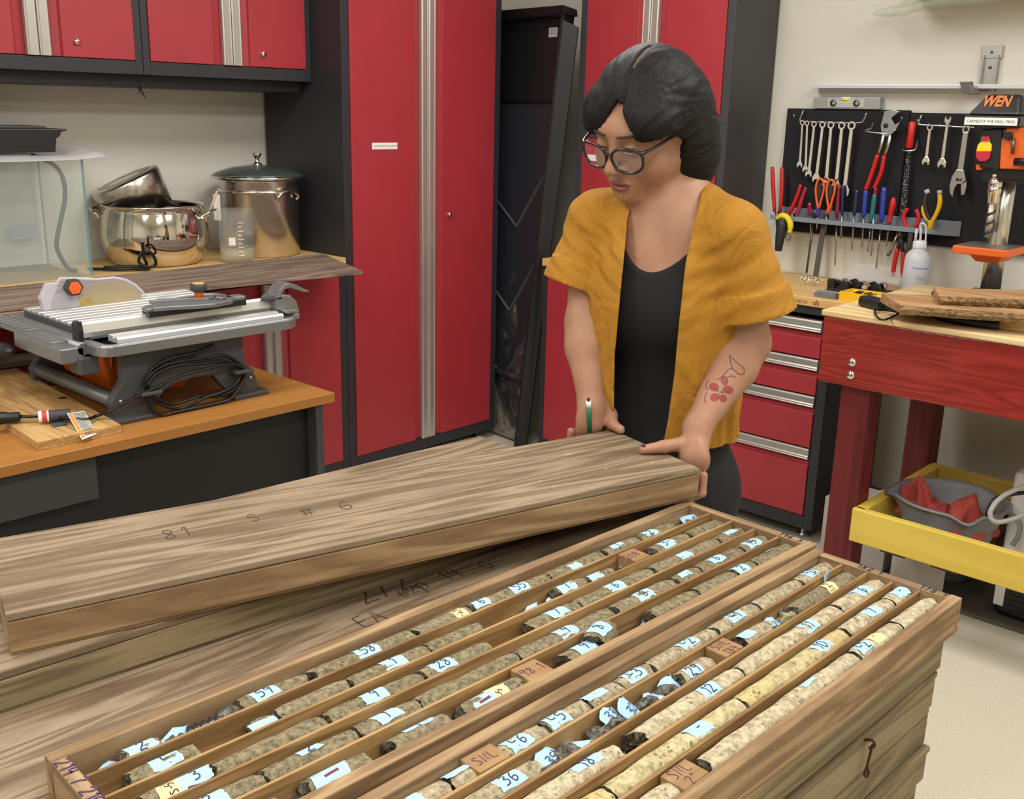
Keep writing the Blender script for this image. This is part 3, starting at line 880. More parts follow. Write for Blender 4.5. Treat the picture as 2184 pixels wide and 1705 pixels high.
# rim frame round the table
rim = rrect(.60, .56, .045, 5, 1.425, 2.70)
inn = rrect(.53, .49, .02, 5, 1.425, 2.70)
rm = MB()
n = len(rim)
vs = [(x, y, .937) for x, y in rim] + [(x, y, .962) for x, y in rim] + [(x, y, .968) for x, y in [(1.425 + (a - 1.425) * .985, 2.70 + (b - 2.70) * .985) for a, b in rim]] + [(x, y, .962) for x, y in inn] + [(x, y, .937) for x, y in inn]
fs = []
for L in range(5):
    a, b2 = L * n, ((L + 1) % 5) * n
    fs += [(a + i, a + (i + 1) % n, b2 + (i + 1) % n, b2 + i) for i in range(n)]
rm.add(vs, fs)
rm.build('rim_frame', LGRYMET, saw, world=True, bevel=.003)
MB().box((1.15, 2.455, .93), (1.70, 2.95, .945)).build('underpan', BLKPLASTIC, saw, world=True)
# ribbed top
tb = MB()
prof = []
y = 2.575
prof.append((2.575, .955))
while y < 2.945:
    prof += [(y, .9815), (y + .003, .9845), (y + .0290, .9845), (y + .0320, .9815), (y + .0320, .978), (y + .036, .978)]
    y += .036
prof += [(y, .955)]
tb.prism(prof, .50, axis=0, off=1.165)
tb.build('table_top', ALUX, saw, world=True, bevel=.0006)
MB().box((1.160, 2.565, .95), (1.165, 2.955, .978)).build('end_trim', GRYPL, saw, world=True, bevel=.001)
fr = MB().prism([(2.452, .962), (2.452, .972), (2.457, .977), (2.469, .977), (2.471, .972), (2.476, .972), (2.478, .979), (2.502, .979), (2.504, .962)], .50, axis=0, off=1.185)
fr.build('front_rail', ALUX, saw, world=True, bevel=.0006)
# rip fence with its cap and lock lever
fe = thing_fence = MB().prism([(2.528, .972), (2.524, .985), (2.528, 1.006), (2.533, 1.012), (2.543, 1.012), (2.546, 1.006), (2.556, 1.006), (2.556, .972)], .575, axis=0, off=1.128)
feo = fe.build('rip_fence', plain('satin_white_aluminium', '#d9d8d0', .38, .55), saw, world=True, bevel=.001)
MB().prism([(2.520, .962), (2.520, .992), (2.524, 1.014), (2.529, 1.016), (2.532, 1.006), (2.539, 1.006), (2.543, 1.015), (2.549, 1.015), (2.558, 1.004), (2.558, .962)], .012, axis=0, off=1.118).build('end_cap', BLKPLASTIC, feo, world=True)
lv = MB().prism([(1.690, .972), (1.690, 1.012), (1.715, 1.024), (1.745, 1.018), (1.768, .995), (1.775, .965), (1.765, .94), (1.745, .93), (1.70, .93)], .075, axis=1, off=2.50)
lv.build('fence_head', LGRYMET, feo, world=True, bevel=.006)
l2 = MB()
pts = [(1.700, 1.010), (1.707, 1.036), (1.722, 1.05), (1.742, 1.054), (1.765, 1.046), (1.79, 1.032), (1.81, 1.024)]
ptl = [(1.81, 1.019), (1.79, 1.022), (1.765, 1.032), (1.745, 1.04), (1.725, 1.036), (1.716, 1.025), (1.712, 1.008)]
l2.prism((pts + ptl)[::-1], .055, axis=1, off=2.50)
l2.build('lock_lever', LGRYMET, feo, world=True, bevel=.002)
MB().box((1.66, 2.50, 1.008), (1.715, 2.53, 1.016)).build('lever_base', DPAN, feo, world=True, bevel=.002)
MB().box((1.695, 2.452, .975), (1.738, 2.50, .985)).build('clamp_plate', STEEL, feo, world=True, bevel=.002)
MB().box((1.715, 2.445, .958), (1.735, 2.47, .972)).build('pointer_block', LGRYMET, feo, world=True, bevel=.002)
# mitre gauge
mg = MB().prism([(1.315, 2.505), (1.36, 2.497), (1.42, 2.47), (1.47, 2.457), (1.53, 2.47), (1.56, 2.505), (1.565, 2.55), (1.54, 2.58), (1.48, 2.592), (1.40, 2.57), (1.36, 2.555), (1.315, 2.553)], .012, axis=2, off=1.020)
mgo = mg.build('mitre_gauge', LGRYMET, saw, world=True, bevel=.003)
MB().box((1.305, 2.508, 1.004), (1.60, 2.548, 1.022)).build('gauge_bar', BLKPLASTIC, mgo, world=True, bevel=.002)
MB().box((1.545, 2.51, 1.016), (1.60, 2.546, 1.032)).build('gauge_end', LGRYMET, mgo, world=True, bevel=.004)
MB().box((1.30, 2.512, 1.018), (1.345, 2.543, 1.030)).build('gauge_end', LGRYMET, mgo, world=True, bevel=.004)
for rr in (.052, .038):
    pts = [(1.487 + rr * math.cos(a), 2.53 + rr * .85 * math.sin(a), 1.036) for a in np.linspace(-1.3, 1.6, 18)]
    MB().tube(pts, .0045, 8).build('gauge_arc', LGRYMET, mgo, world=True)
arm = MB().prism([(1.335, 2.556), (1.44, 2.522), (1.475, 2.50), (1.50, 2.51), (1.49, 2.535), (1.45, 2.55), (1.335, 2.566)], .010, axis=2, off=1.031)
arm.build('gauge_arm', LGRYMET, mgo, world=True, bevel=.002)
MB().lathe([(.0, 0), (.014, 0), (.012, .01), (.016, .02), (0, .02)], 20, (1.462, 2.525, 1.040)).build('knob_stem', ORANGE, mgo, world=True)
MB().lathe([(0, .018), (.021, .018), (.0225, .022), (.0225, .034), (.019, .038), (.017, .0385)], 24, (1.462, 2.525, 1.040)).build('knob_ring', DPAN, mgo, world=True)
MB().lathe([(.0, .0395), (.016, .0395), (.0175, .037)], 24, (1.462, 2.525, 1.040)).build('knob_cap', plain('pale_orange_plastic', '#e8a05c', .45), mgo, world=True)
MB().box((1.385, 2.57, 1.018), (1.43, 2.62, 1.040)).build('gauge_handle', clear('smoky_clear_plastic', '#b9b9b9', .6, .2), mgo, world=True, bevel=.008, seg=3)
# guard, blade, hexagonal knob
gy = 2.885
gpx = [(107, 664), (106, 648), (112, 628), (121, 603), (128, 594), (160, 594), (205, 596), (243, 592), (268, 597), (288, 607), (305, 624), (312, 632), (303, 638), (280, 640), (262, 640), (195, 645), (186, 634), (160, 644), (145, 661)]
gp = [SP(a, b, gy) for a, b in gpx]
GUARD = clear('clear_guard_plastic', '#cfcbd2', .13, .12)
GUARD2 = clear('clear_guard_edge', '#e8e4ea', .5, .1)
for k, yy in enumerate((gy - .014, gy + .011)):
    MB().prism(gp[::-1], .003, axis=1, off=yy).build('guard_cheek', GUARD, saw, world=True)
MB().tube([(x, gy, z) for x, z in gp[3:12]], .0035, 8).build('guard_spine', GUARD2, saw, world=True)
MB().prism([(1.185, .985), (1.178, 1.02), (1.20, 1.06), (1.235, 1.06), (1.27, 1.035), (1.29, .985)][::-1], .022, axis=1, off=gy - .011).build('guard_pivot', clear('frosted_guard', '#cdc9d0', .75, .35), saw, world=True, bevel=.002)
hx, hz = SP(153, 612, gy - .02)
hexp = [(hx + .026 * math.cos(math.radians(60 * k)), hz + .026 * math.sin(math.radians(60 * k))) for k in range(6)]
MB().prism(hexp[::-1], .022, axis=1, off=gy - .040).build('guard_knob', DPAN, saw, world=True, bevel=.002)
hexp = [(hx + .019 * math.cos(math.radians(60 * k)), hz + .019 * math.sin(math.radians(60 * k))) for k in range(6)]
MB().prism(hexp[::-1], .002, axis=1, off=gy - .0425).build('knob_face', plain('bright_orange', '#e8641c', .45), saw, world=True)
bx_, bz_ = SP(238, 690, gy)
bl = MB()
ang = [2 * math.pi * k / 120 for k in range(120)]
pr = [(bx_ + (.121 + (.003 if k % 3 == 0 else 0)) * math.cos(a), bz_ + (.121 + (.003 if k % 3 == 0 else 0)) * math.sin(a)) for k, a in enumerate(ang)]
pr = [(x, max(z, .957)) for x, z in pr]
bl.prism(pr, .0025, axis=1, off=gy - .001)
bl.build('blade', HONEY, saw, world=True)
# side extension on the left
ex = MB().prism([(2.56, .955), (2.56, .966), (3.0, .966), (3.0, .955)], .045, axis=0, off=1.062)
ex.build('extension_bar', LGRYMET, saw, world=True, bevel=.002)
for k in range(9):
    MB().box((1.062, 2.72 + k * .03, .966), (1.107, 2.735 + k * .03, .972)).build('extension_rib', LGRYMET, saw, world=True, bevel=.001)
MB().prism([(1.058, 2.50), (1.058, 2.78), (1.10, 2.78), (1.112, 2.56), (1.12, 2.50)], .04, axis=2, off=.918).build('extension_arm', LGRYMET, saw, world=True, bevel=.004)
MB().box((1.10, 2.49, .885), (1.15, 2.55, .93)).build('arm_bracket', GRYPL, saw, world=True, bevel=.004)
MB().cyl((1.118, 2.50, .95), (1.118, 3.0, .95), .0155, 16).build('slide_tube', GRYMET, saw, world=True)
MB().ball((1.04, 2.80, .91), .022, 14, sc=(1, 2.2, .8)).build('clamp_lever', BLKPLASTIC, saw, world=True)
# wound cord on hooks
def CP(px, py, d=2.452):
    p = on(px, py, 'y', d)
    return (p[0], p[1], max(p[2], .7562))
CORD = [[(455, 735), (420, 752), (370, 763), (330, 782), (311, 810), (312, 830)],
        [(311, 826), (316, 806), (345, 783), (390, 770), (440, 765), (475, 758), (505, 772), (520, 790), (515, 815), (495, 835), (460, 846), (425, 846), (395, 856), (365, 862), (335, 850), (318, 838), (316, 822)],
        [(316, 822), (330, 800), (370, 782), (430, 776), (480, 772), (512, 788), (508, 812), (480, 834), (440, 848), (410, 862), (385, 872), (350, 866), (325, 848), (316, 836)],
        [(316, 836), (320, 868), (345, 890), (375, 893), (405, 884), (450, 873), (490, 852), (512, 826), (522, 800), (510, 780), (480, 778), (430, 790), (380, 804), (335, 826), (300, 842), (262, 862), (232, 878)]]
for k, c in enumerate(CORD):
    pts = curve_pts([CP(a, b, 2.462 - .006 * k) for a, b in c], 6)
    if k == 3:
        pts = pts[:-1] + curve_pts([pts[-1], on(205, 888, 'z', .782), on(185, 895, 'z', .786), on(150, 893, 'z', .788), on(100, 888, 'z', .788), on(60, 889, 'z', .789), on(44, 889, 'z', .789)], 6)
    MB().tube(pts, .0045, 8).build('power_cord', BLKRUB, saw, world=True)
pl0, pl1 = on(44, 889, 'z', .789), on(-30, 895, 'z', .789)
d = pl1 - pl0
MB().tube([pl0, pl0 + d * .04, pl0 + d * .3, pl0 + d * .5, pl0 + d], [.008, .0125, .0125, .016, .017], 16).build('plug', BLKPLASTIC, saw, world=True)
for (a, b2) in ((318, 836), (515, 790)):
    c = CP(a, b2, 2.455)
    MB().box((c[0] - .03, c[1] - .02, c[2] - .006), (c[0] + .03, c[1] + .02, c[2] + .004)).build('cord_hook', GRYPL, saw, world=True, bevel=.003)
for a, b2 in ((535, 806), (258, 857)):
    c = CP(a, b2, 2.474)
    MB().ball(c, .006, 10, sc=(1, .5, 1)).build('screw', STEEL, saw, world=True)
# tags on the cord
TAGINK = plain('grey_print', '#55534f', .7)
tg = MB()
a0, a1, a2, a3 = on(143, 882, 'z', .80), on(180, 877, 'z', .80), on(206, 926, 'z', .762), on(175, 938, 'z', .762)
tg.add([a0, a1, a2, a3], [(0, 1, 2, 3)])
tgo = tg.build('warning_tag', WHITE, saw, world=True)
md = tgo.modifiers.new('thick', 'SOLIDIFY'); md.thickness = .001; md.offset = 1
def quadlerp(u, v, lift=.0012):
    A, B, C, D = map(np.array, (a0, a1, a2, a3))
    nrm = np.cross(B - A, D - A); nrm = nrm / np.linalg.norm(nrm)
    if nrm @ (np.array([0, 0, EYE]) - A) < 0: nrm = -nrm
    return (A * (1 - u) + B * u) * (1 - v) + (D * (1 - u) + C * u) * v + nrm * lift
MB().add([quadlerp(.04, .03), quadlerp(.24, .03), quadlerp(.24, .97), quadlerp(.04, .97)], [(0, 1, 2, 3)]).build('tag_band', plain('orange_print', '#e58b34', .6), tgo, world=True)
pm = MB()
rr = random.Random(3)
for k in range(26):
    v0 = .04 + k * .0355
    uu = .28
    while uu < .96:
        l = rr.uniform(.04, .16)
        pm.add([quadlerp(uu, v0, .0015), quadlerp(min(uu + l, .97), v0, .0015), quadlerp(min(uu + l, .97), v0 + .02, .0015), quadlerp(uu, v0 + .02, .0015)], [(0, 1, 2, 3)])
        uu += l + rr.uniform(.02, .04)
po = pm.build('tag_print', TAGINK, tgo, world=True)
po['kind'] = 'stuff'
w0 = on(82, 890, 'z', .79)
cw = MB()
na = 22
for k in range(na):
    pass
dirv = on(130, 886, 'z', .79) - w0
dirv = dirv / np.linalg.norm(dirv)
pv = np.array([-dirv[1], dirv[0], 0])
for (s0, s1, mi) in ((0, .008, 0), (.008, .02, 1), (.02, .024, 0), (.024, .075, 2)):
    ring = []
    for k in range(na + 1):
        a = math.radians(-60 + 290 * k / na)
        q = pv * (.015 * math.cos(a)) + np.array([0, 0, .015 * math.sin(a)])
        ring.append(q)
    vs = [w0 + dirv * s0 + q for q in ring] + [w0 + dirv * s1 + q for q in ring]
    cw.add(vs, [(k, k + 1, k + na + 2, k + na + 1) for k in range(na)], mi, True)
cwo = cw.build('wrap_label', [WHITE, plain('red_print', '#c6433a', .6), plain('charcoal_print', '#3a3a40', .6)], saw, world=True)
fl = MB()
f0, f1, f2, f3 = on(103, 898, 'z', .776), on(128, 893, 'z', .779), on(145, 905, 'z', .775), on(113, 912, 'z', .7725)
fl.add([f0, f1, f2, f3], [(0, 1, 2, 3)])
flo = fl.build('wrap_flap', plain('charcoal_print_flap', '#4a4a50', .6), saw, world=True)

# ================================================================== tall black tray standing in the corner
def dirty_black():
    m, nt, bs = _mat('black_tray_with_dried_mud')
    tc = N(nt, 'ShaderNodeTexCoord')
    sep = N(nt, 'ShaderNodeSeparateXYZ')
    nt.links.new(tc.outputs['Object'], sep.inputs[0])
    n1 = N(nt, 'ShaderNodeTexNoise', i_Scale=5, i_Detail=7, i_Roughness=.68, i_Distortion=1.2)
    nt.links.new(tc.outputs['Object'], n1.inputs['Vector'])
    mr = N(nt, 'ShaderNodeMapRange')
    mr.inputs['From Min'].default_value = 0.0
    mr.inputs['From Max'].default_value = .95
    mr.inputs['To Min'].default_value = .16
    mr.inputs['To Max'].default_value = -.14
    nt.links.new(sep.outputs['Y'], mr.inputs['Value'])
    ad = N(nt, 'ShaderNodeMath', operation='ADD')
    nt.links.new(n1.outputs['Fac'], ad.inputs[0])
    nt.links.new(mr.outputs[0], ad.inputs[1])
    r = ramp(nt, [(.52, rgb('#26282e')), (.62, rgb('#44433f')), (.72, rgb('#8d8578'))])
    nt.links.new(ad.outputs[0], r.inputs['Fac'])
    nt.links.new(r.outputs[0], bs.inputs['Base Color'])
    bs.inputs['Roughness'].default_value = .5
    return m
TRAYM = dirty_black()
RIBM = plain('worn_tray_rib', '#4a4c52', .5)
BLv, BRv, TRv = Vector((3.575, 3.79, .012)), Vector((3.505, 3.135, .012)), Vector((3.60, 3.005, 1.975))
ux = (BLv - BRv).normalized() * -1          # to the right of the picture
vy = (TRv - BRv)
vy = (vy - ux * vy.dot(ux)).normalized()
wz = ux.cross(vy)                            # towards the camera
lean = (TRv - BRv).dot(ux)
ty = thing('black_tray', 'tall black plastic tray with chevron ribs standing upright between the cabinets', 'tray', mat=frame_of(BRv, ux, vy, wz))
H_, sh = 1.965, lean
def TXs(v):               # the right edge leans outwards towards the top
    return sh * v / H_
W_ = .62
MB().add([(-W_ + .05, 0, .0), (0, 0, 0), (TXs(H_), H_, 0), (-W_, H_, 0), (-W_ + .05, 0, .006), (0, 0, .006), (TXs(H_), H_, .006), (-W_, H_, .006)], [(0, 3, 2, 1), (4, 5, 6, 7), (0, 1, 5, 4), (1, 2, 6, 5), (2, 3, 7, 6), (3, 0, 4, 7)]).build('tray_floor', TRAYM, ty)
MB().hexa([(-.012, 0, 0), (0, 0, 0), (.012, 0, .075), (0, 0, .078)], [(TXs(H_) - .012, H_, 0), (TXs(H_), H_, 0), (TXs(H_) + .012, H_, .075), (TXs(H_), H_, .078)]).build('side_wall', BLKPLASTIC, ty)
MB().hexa([(.012, 0, .060), (.040, 0, .03), (.040, 0, .036), (.012, 0, .078)], [(TXs(H_) + .012, H_ - .05, .060), (TXs(H_) + .062, H_ - .08, .03), (TXs(H_) + .062, H_ - .08, .036), (TXs(H_) + .012, H_ - .05, .078)]).build('outer_flange', BLKPLASTIC, ty)
MB().hexa([(-W_, H_ - .03, 0), (TXs(H_) + .02, H_ - .03, 0), (TXs(H_) + .02, H_ - .03, .08), (-W_, H_ - .03, .08)], [(-W_, H_, 0), (TXs(H_) + .012, H_, 0), (TXs(H_) + .03, H_ + .005, .10), (-W_, H_ + .005, .10)]).build('top_lip', BLKPLASTIC, ty, bevel=.003)
MB().box((-W_, 1.58, .006), (TXs(1.6), 1.90, .022)).build('upper_step', BLKPLASTIC, ty, bevel=.008)
MB().box((-W_ + .03, .30, .006), (-.005, .33, .03)).build('lower_ledge', TRAYM, ty, bevel=.01)
for vx in (1.02, .62, .28):
    apex = -.20 + TXs(vx) * .6
    for (xa, ya) in ((-.40, vx + .17), (TXs(vx + .30) - .015, vx + .33)):
        dx, dy = xa - apex, ya - vx
        L = math.hypot(dx, dy)
        nx_, ny_ = -dy / L * .006, dx / L * .006
        MB().hexa([(apex - nx_, vx - ny_, .006), (apex + nx_, vx + ny_, .006), (xa + nx_, ya + ny_, .006), (xa - nx_, ya - ny_, .006)],
                  [(apex - nx_ * .4, vx - ny_ * .4, .013), (apex + nx_ * .4, vx + ny_ * .4, .013), (xa + nx_ * .4, ya + ny_ * .4, .013), (xa - nx_ * .4, ya - ny_ * .4, .013)]).build('chevron_rib', RIBM, ty)
lb = MB().box((-.125 + TXs(1.84), 1.855, .022), (-.07 + TXs(1.84), 1.895, .0235)).build('printed_label', plain('silver_label', '#b7b6b2', .5), ty)
v, f = text_mesh('KINGSTON\nDEFLECTA', .0095, align='CENTER')
v, f = text_mesh('METAL\nSHELTER', .011, align='CENTER')
MB().add([(-.0975 + TXs(1.84) + a, 1.878 + b, .0238) for a, b, c in v], f).build('lettering', TAGINK, lb)
# ================================================================== pegboard wall
PEGX = 3.905
FELT = plain('black_felt_board', '#131318', .85, grain=.5, gscale=500)
def W(px, py, x=PEGX):
    p = on(px, py, 'x', x)
    return (p[0], p[1], p[2])
def peg(name, label, y0, y1, z0, z1, holes):
    t = thing(name, label, 'pegboard', (PEGX, y1, z0), group='black tool panels on the right wall')
    MB().box((PEGX, y0, z0), (PEGX + .02, y1, z1)).build('panel', FELT, t, world=True, bevel=.003)
    for yy in (y0 + .03, y1 - .03):
        for zz in (z0 + .03, z1 - .03):
            MB().lathe([(0, .002), (.007, .0018), (.008, 0)], 14).xf(Matrix.Translation((PEGX, yy, zz)) @ Matrix.Rotation(math.radians(-90), 4, 'Y')).build('mounting_screw', DSTEEL, t, world=True)
    return t
peg('pegboard', 'black felt tool board holding chrome wrenches, next to the corner cabinets', 1.627, 2.13, 1.10, 1.586, 1)
peg('pegboard', 'black felt tool board half hidden behind the drill press', 1.02, 1.624, 1.10, 1.578, 2)
# wire hook rails
WIRE = plain('white_zinc_wire', '#d6d8dc', .25, .9)
def hookrail(label, pts, teeth, x=PEGX - .022):
    t = thing('hook_rail', label, 'hook rail', W(*pts[len(pts) // 2]))
    MB().tube(curve_pts([W(*pts[0], PEGX)] + [W(*p, x) for p in pts] , 4), .0028, 8).build('wire', WIRE, t, world=True)
    for q in teeth:
        p = W(*q, x)
        MB().tube([(p[0], p[1], p[2]), (p[0] - .016, p[1], p[2] - .003), (p[0] - .02, p[1], p[2] + .006)], .0022, 6).build('hook', WIRE, t, world=True)
    return t
hookrail('zinc wire rail with hooks holding the row of chrome wrenches', [(1713, 238), (1706, 256), (1716, 259), (1770, 261), (1830, 262), (1842, 256), (1848, 241)], [(1718, 261), (1737, 262), (1755, 262), (1773, 263), (1796, 263), (1817, 264)])
hookrail('zinc wire rail holding three single wrenches near the drill press', [(1965, 247), (1959, 262), (1964, 266), (2000, 268), (2050, 271), (2078, 272)], [(1984, 268), (2008, 269), (2030, 270), (2060, 271)])
# wrenches: ring end up, open end down, flat against the panel
def wrench(label, top, bot, wid, x, ring_up=True, cat='wrench', group=None):
    a, b = np.array(W(*top, x)), np.array(W(*bot, x))
    L = np.linalg.norm(b - a)
    zx = (b - a) / L                       # local x down the shaft
    nz = np.array([-1., 0, 0])
    ny = np.cross(nz, zx)
    t = thing('combination_wrench', label, cat, mat=frame_of(a, zx, ny, nz), group=group)
    r = wid * .62
    ring = []
    seg = 24
    m = MB()
    vs = []
    for k in range(seg):
        c, s_ = math.cos(2 * math.pi * k / seg), math.sin(2 * math.pi * k / seg)
        for rr, zz in ((r, -.0035), (r, .0035), (r * .58, .0035), (r * .58, -.0035)):
            vs.append((rr * c, rr * s_, zz))
    fs = []
    for k in range(seg):
        p, q = 4 * k, 4 * ((k + 1) % seg)
        fs += [(p, q, q + 1, p + 1), (p + 1, q + 1, q + 2, p + 2), (p + 2, q + 2, q + 3, p + 3), (p + 3, q + 3, q, p)]
    m.add(vs, fs)
    if ring_up:
        m.build('ring_end', CHROME, t)
    else:
        mo_ = MB().prism([(-.55 * r, -.95 * r), (-1.0 * r, -.55 * r), (-.35 * r, -.42 * r), (-.1 * r, 0), (-.35 * r, .42 * r), (-1.0 * r, .55 * r), (-.55 * r, .95 * r), (.4 * r, .9 * r), (1.2 * r, .4 * r), (1.2 * r, -.4 * r), (.4 * r, -.9 * r)], .007, axis=2, off=-.0035)
        mo_.build('open_end', CHROME, t, bevel=.0008)
    w2 = wid * .32
    s = MB().hexa([(r * .85, -w2, -.0025), (r * .85, w2, -.0025), (L - r, w2 * 1.15, -.0025), (L - r, -w2 * 1.15, -.0025)], [(r * .85, -w2 * .8, .003), (r * .85, w2 * .8, .003), (L - r, w2 * .95, .003), (L - r, -w2 * .95, .003)])
    s.build('shaft', CHROME, t, bevel=.0012)
    R_ = wid * .78
    o_ = MB().prism([(L - 1.3 * R_, -.42 * R_), (L - .3 * R_, -1.0 * R_), (L + .55 * R_, -.95 * R_), (L + 1.0 * R_, -.55 * R_), (L + .35 * R_, -.45 * R_), (L + .05 * R_, 0.05 * R_), (L + .3 * R_, .45 * R_), (L + .95 * R_, .62 * R_), (L + .5 * R_, 1.0 * R_), (L - .3 * R_, 1.0 * R_), (L - 1.3 * R_, .42 * R_)], .008, axis=2, off=-.004)
    o_.build('open_end', CHROME, t, bevel=.001)
    return t
wr = [((1712, 262), (1706, 352), .013), ((1722, 263), (1718, 362), .013), ((1737, 265), (1725, 371), .015), ((1755, 266), (1741, 381), .017), ((1773, 267), (1762, 389), .018), ((1796, 268), (1783, 398), .019), ((1817, 268), (1801, 408), .021)]
names = ['smallest chrome wrench, leftmost of the hanging row', 'second smallest chrome wrench in the hanging row', 'third chrome wrench from the left of the hanging row', 'fourth chrome wrench, middle of the hanging row', 'third largest chrome wrench in the hanging row', 'second largest chrome wrench in the hanging row', 'largest chrome combination wrench, rightmost of the hanging row']
for k, (a, b, w_) in enumerate(wr):
    wrench(names[k], a, b, w_ * 1.25, PEGX - (.036 if k else .030), group='chrome wrenches in a row')
wrench('short chrome wrench hanging by its ring on the right wire rail', (1984, 272), (1975, 345), .018, PEGX - .03)
wrench('double open-ended chrome wrench beside the adjustable wrench', (2022, 256), (2009, 350), .020, PEGX - .034, ring_up=False)
a, b = np.array(W(2061, 276, PEGX - .036)), np.array(W(2044, 395, PEGX - .036))
L = np.linalg.norm(b - a); zx = (b - a) / L; nz = np.array([-1., 0, 0]); ny = np.cross(nz, zx)
aw = thing('adjustable_wrench', 'large steel adjustable wrench hanging right of the other wrenches', 'wrench', mat=frame_of(a, zx, ny, nz))
MB().prism(rrect(.032, .026, .012) , .009, axis=2, off=-.0045).build('eye_end', STEEL, aw, bevel=.001)
MB().lathe([(0, .0047), (.0075, .0047)], 16).build('eye', INK, aw)
MB().hexa([(.01, -.011, -.004), (.01, .011, -.004), (L - .03, .012, -.004), (L - .03, -.012, -.004)], [(.01, -.009, .005), (.01, .009, .005), (L - .03, .010, .005), (L - .03, -.010, .005)]).build('shaft', STEEL, aw, bevel=.0015)
MB().prism([(L - .055, -.013), (L - .03, -.026), (L + .005, -.03), (L + .032, -.024), (L + .045, -.012), (L + .012, -.010), (L - .004, -.002), (L - .004, .012), (L - .02, .026), (L - .055, .013)], .013, axis=2, off=-.0065).build('fixed_jaw', STEEL, aw, bevel=.002)
MB().prism([(L - .002, .010), (L + .014, .012), (L + .036, .016), (L + .03, .028), (L + .002, .031), (L - .016, .028)], .011, axis=2, off=-.0055).build('moving_jaw', STEEL, aw, bevel=.0015)
MB().cyl((L - .02, -.008, .002), (L - .02, .012, .002), .007, 14).build('thumb_wheel', DSTEEL, aw)
# plier wrench with red handles
REDG = plain('red_dipped_grip', '#c8201d', .4)
pw = thing('plier_wrench', 'big plier wrench with long red handles hanging in a wire loop', 'pliers', W(1885, 300, PEGX - .03))
xk = PEGX - .035
MB().prism([(p[1], p[2]) for p in (W(*q, xk) for q in ((1886, 238), (1905, 235), (1918, 238), (1900, 252), (1908, 266), (1920, 258), (1922, 254), (1910, 278), (1902, 286), (1890, 292), (1880, 286), (1878, 268)))], .012, axis=0, off=xk).build('jaws', plain('nickel_steel', '#a9abad', .35, .9), pw, world=True, bevel=.001)
MB().tube([W(*q, xk) for q in ((1886, 280), (1879, 310), (1872, 332))], .007, 10, flat=.6).build('handle_neck', STEEL, pw, world=True)
MB().tube([W(*q, xk) for q in ((1900, 280), (1894, 310), (1886, 334))], .007, 10, flat=.6).build('handle_neck', STEEL, pw, world=True)
MB().tube(curve_pts([W(*q, xk) for q in ((1872, 330), (1862, 362), (1850, 396), (1846, 404))], 4), .0085, 12).build('handle', REDG, pw, world=True)
MB().tube(curve_pts([W(*q, xk) for q in ((1886, 332), (1880, 365), (1868, 395), (1865, 402))], 4), .0085, 12).build('handle', REDG, pw, world=True)
MB().lathe([(0, .004), (.008, .004), (.009, 0)], 16).xf(Matrix.Translation(W(1889, 268, xk - .001)) @ Matrix.Rotation(math.radians(-90), 4, 'Y')).build('pivot', INK, pw, world=True)
hk = thing('wire_hook', 'bent wire loop holding the plier wrench', 'hook', W(1870, 278))
MB().tube(curve_pts([W(1862, 262, PEGX), W(1858, 274, PEGX - .02), W(1846, 278, PEGX - .04), W(1850, 281, PEGX - .06), W(1890, 285, PEGX - .062), W(1908, 279, PEGX - .04), W(1900, 274, PEGX - .015)], 5), .0026, 8).build('wire', WIRE, hk, world=True)
# rasp
ra = thing('wood_rasp', 'long black rasp with a red handle hanging beside the plier wrench', 'rasp', W(1938, 350, PEGX - .03))
p0, p1, p2 = (np.array(W(*q, PEGX - .03)) for q in ((1947, 259), (1939, 317), (1925, 462)))
MB().tube([p0, p0 + (p1 - p0) * .05, p0 + (p1 - p0) * .5, p0 + (p1 - p0) * .95, p1], [.009, .0135, .0125, .014, .010], 14).build('handle', REDG, ra, world=True)
bl_ = MB()
d_ = p2 - p1
nrm = np.array([0, .9, 0])
def mesh_mat():
    m, nt, bs = _mat('rasp_teeth')
    v = coords(nt, (1, 1, 1), rot=(.5, 0, 0))
    ch = N(nt, 'ShaderNodeTexVoronoi', i_Scale=150)
    nt.links.new(v, ch.inputs['Vector'])
    r = ramp(nt, [(.2, rgb('#a9a9a9')), (.45, rgb('#232326'))])
    nt.links.new(ch.outputs['Distance'], r.inputs['Fac'])
    nt.links.new(r.outputs[0], bs.inputs['Base Color'])
    bs.inputs['Roughness'].default_value = .4
    bs.inputs['Metallic'].default_value = .6
    return m
ww = .013
MB().hexa([p1 + np.array([-.002, -ww * .6, -.012]), p1 + np.array([-.002, ww * .6, -.012]), p1 + np.array([.002, ww * .6, -.012]), p1 + np.array([.002, -ww * .6, -.012])][::-1], [p2 + np.array([-.002, -ww, 0]), p2 + np.array([-.002, ww, 0]), p2 + np.array([.002, ww, 0]), p2 + np.array([.002, -ww, 0])][::-1]).build('blade', mesh_mat(), ra, world=True)
MB().tube([p1 + (p0 - p1) * .02, p1 + d_ * .1], .005, 8).build('tang', DSTEEL, ra, world=True)
cl = MB().tube(curve_pts([W(1928, 318, PEGX), W(1926, 320, PEGX - .04), W(1936, 322, PEGX - .05), W(1952, 319, PEGX - .045), W(1956, 304, PEGX - .02), W(1958, 300, PEGX)], 4), .0028, 8)
solo(cl, 'spring_clip', WIRE, 'wire clip gripping the neck of the rasp', 'clip', loc=W(1940, 318), world=True)
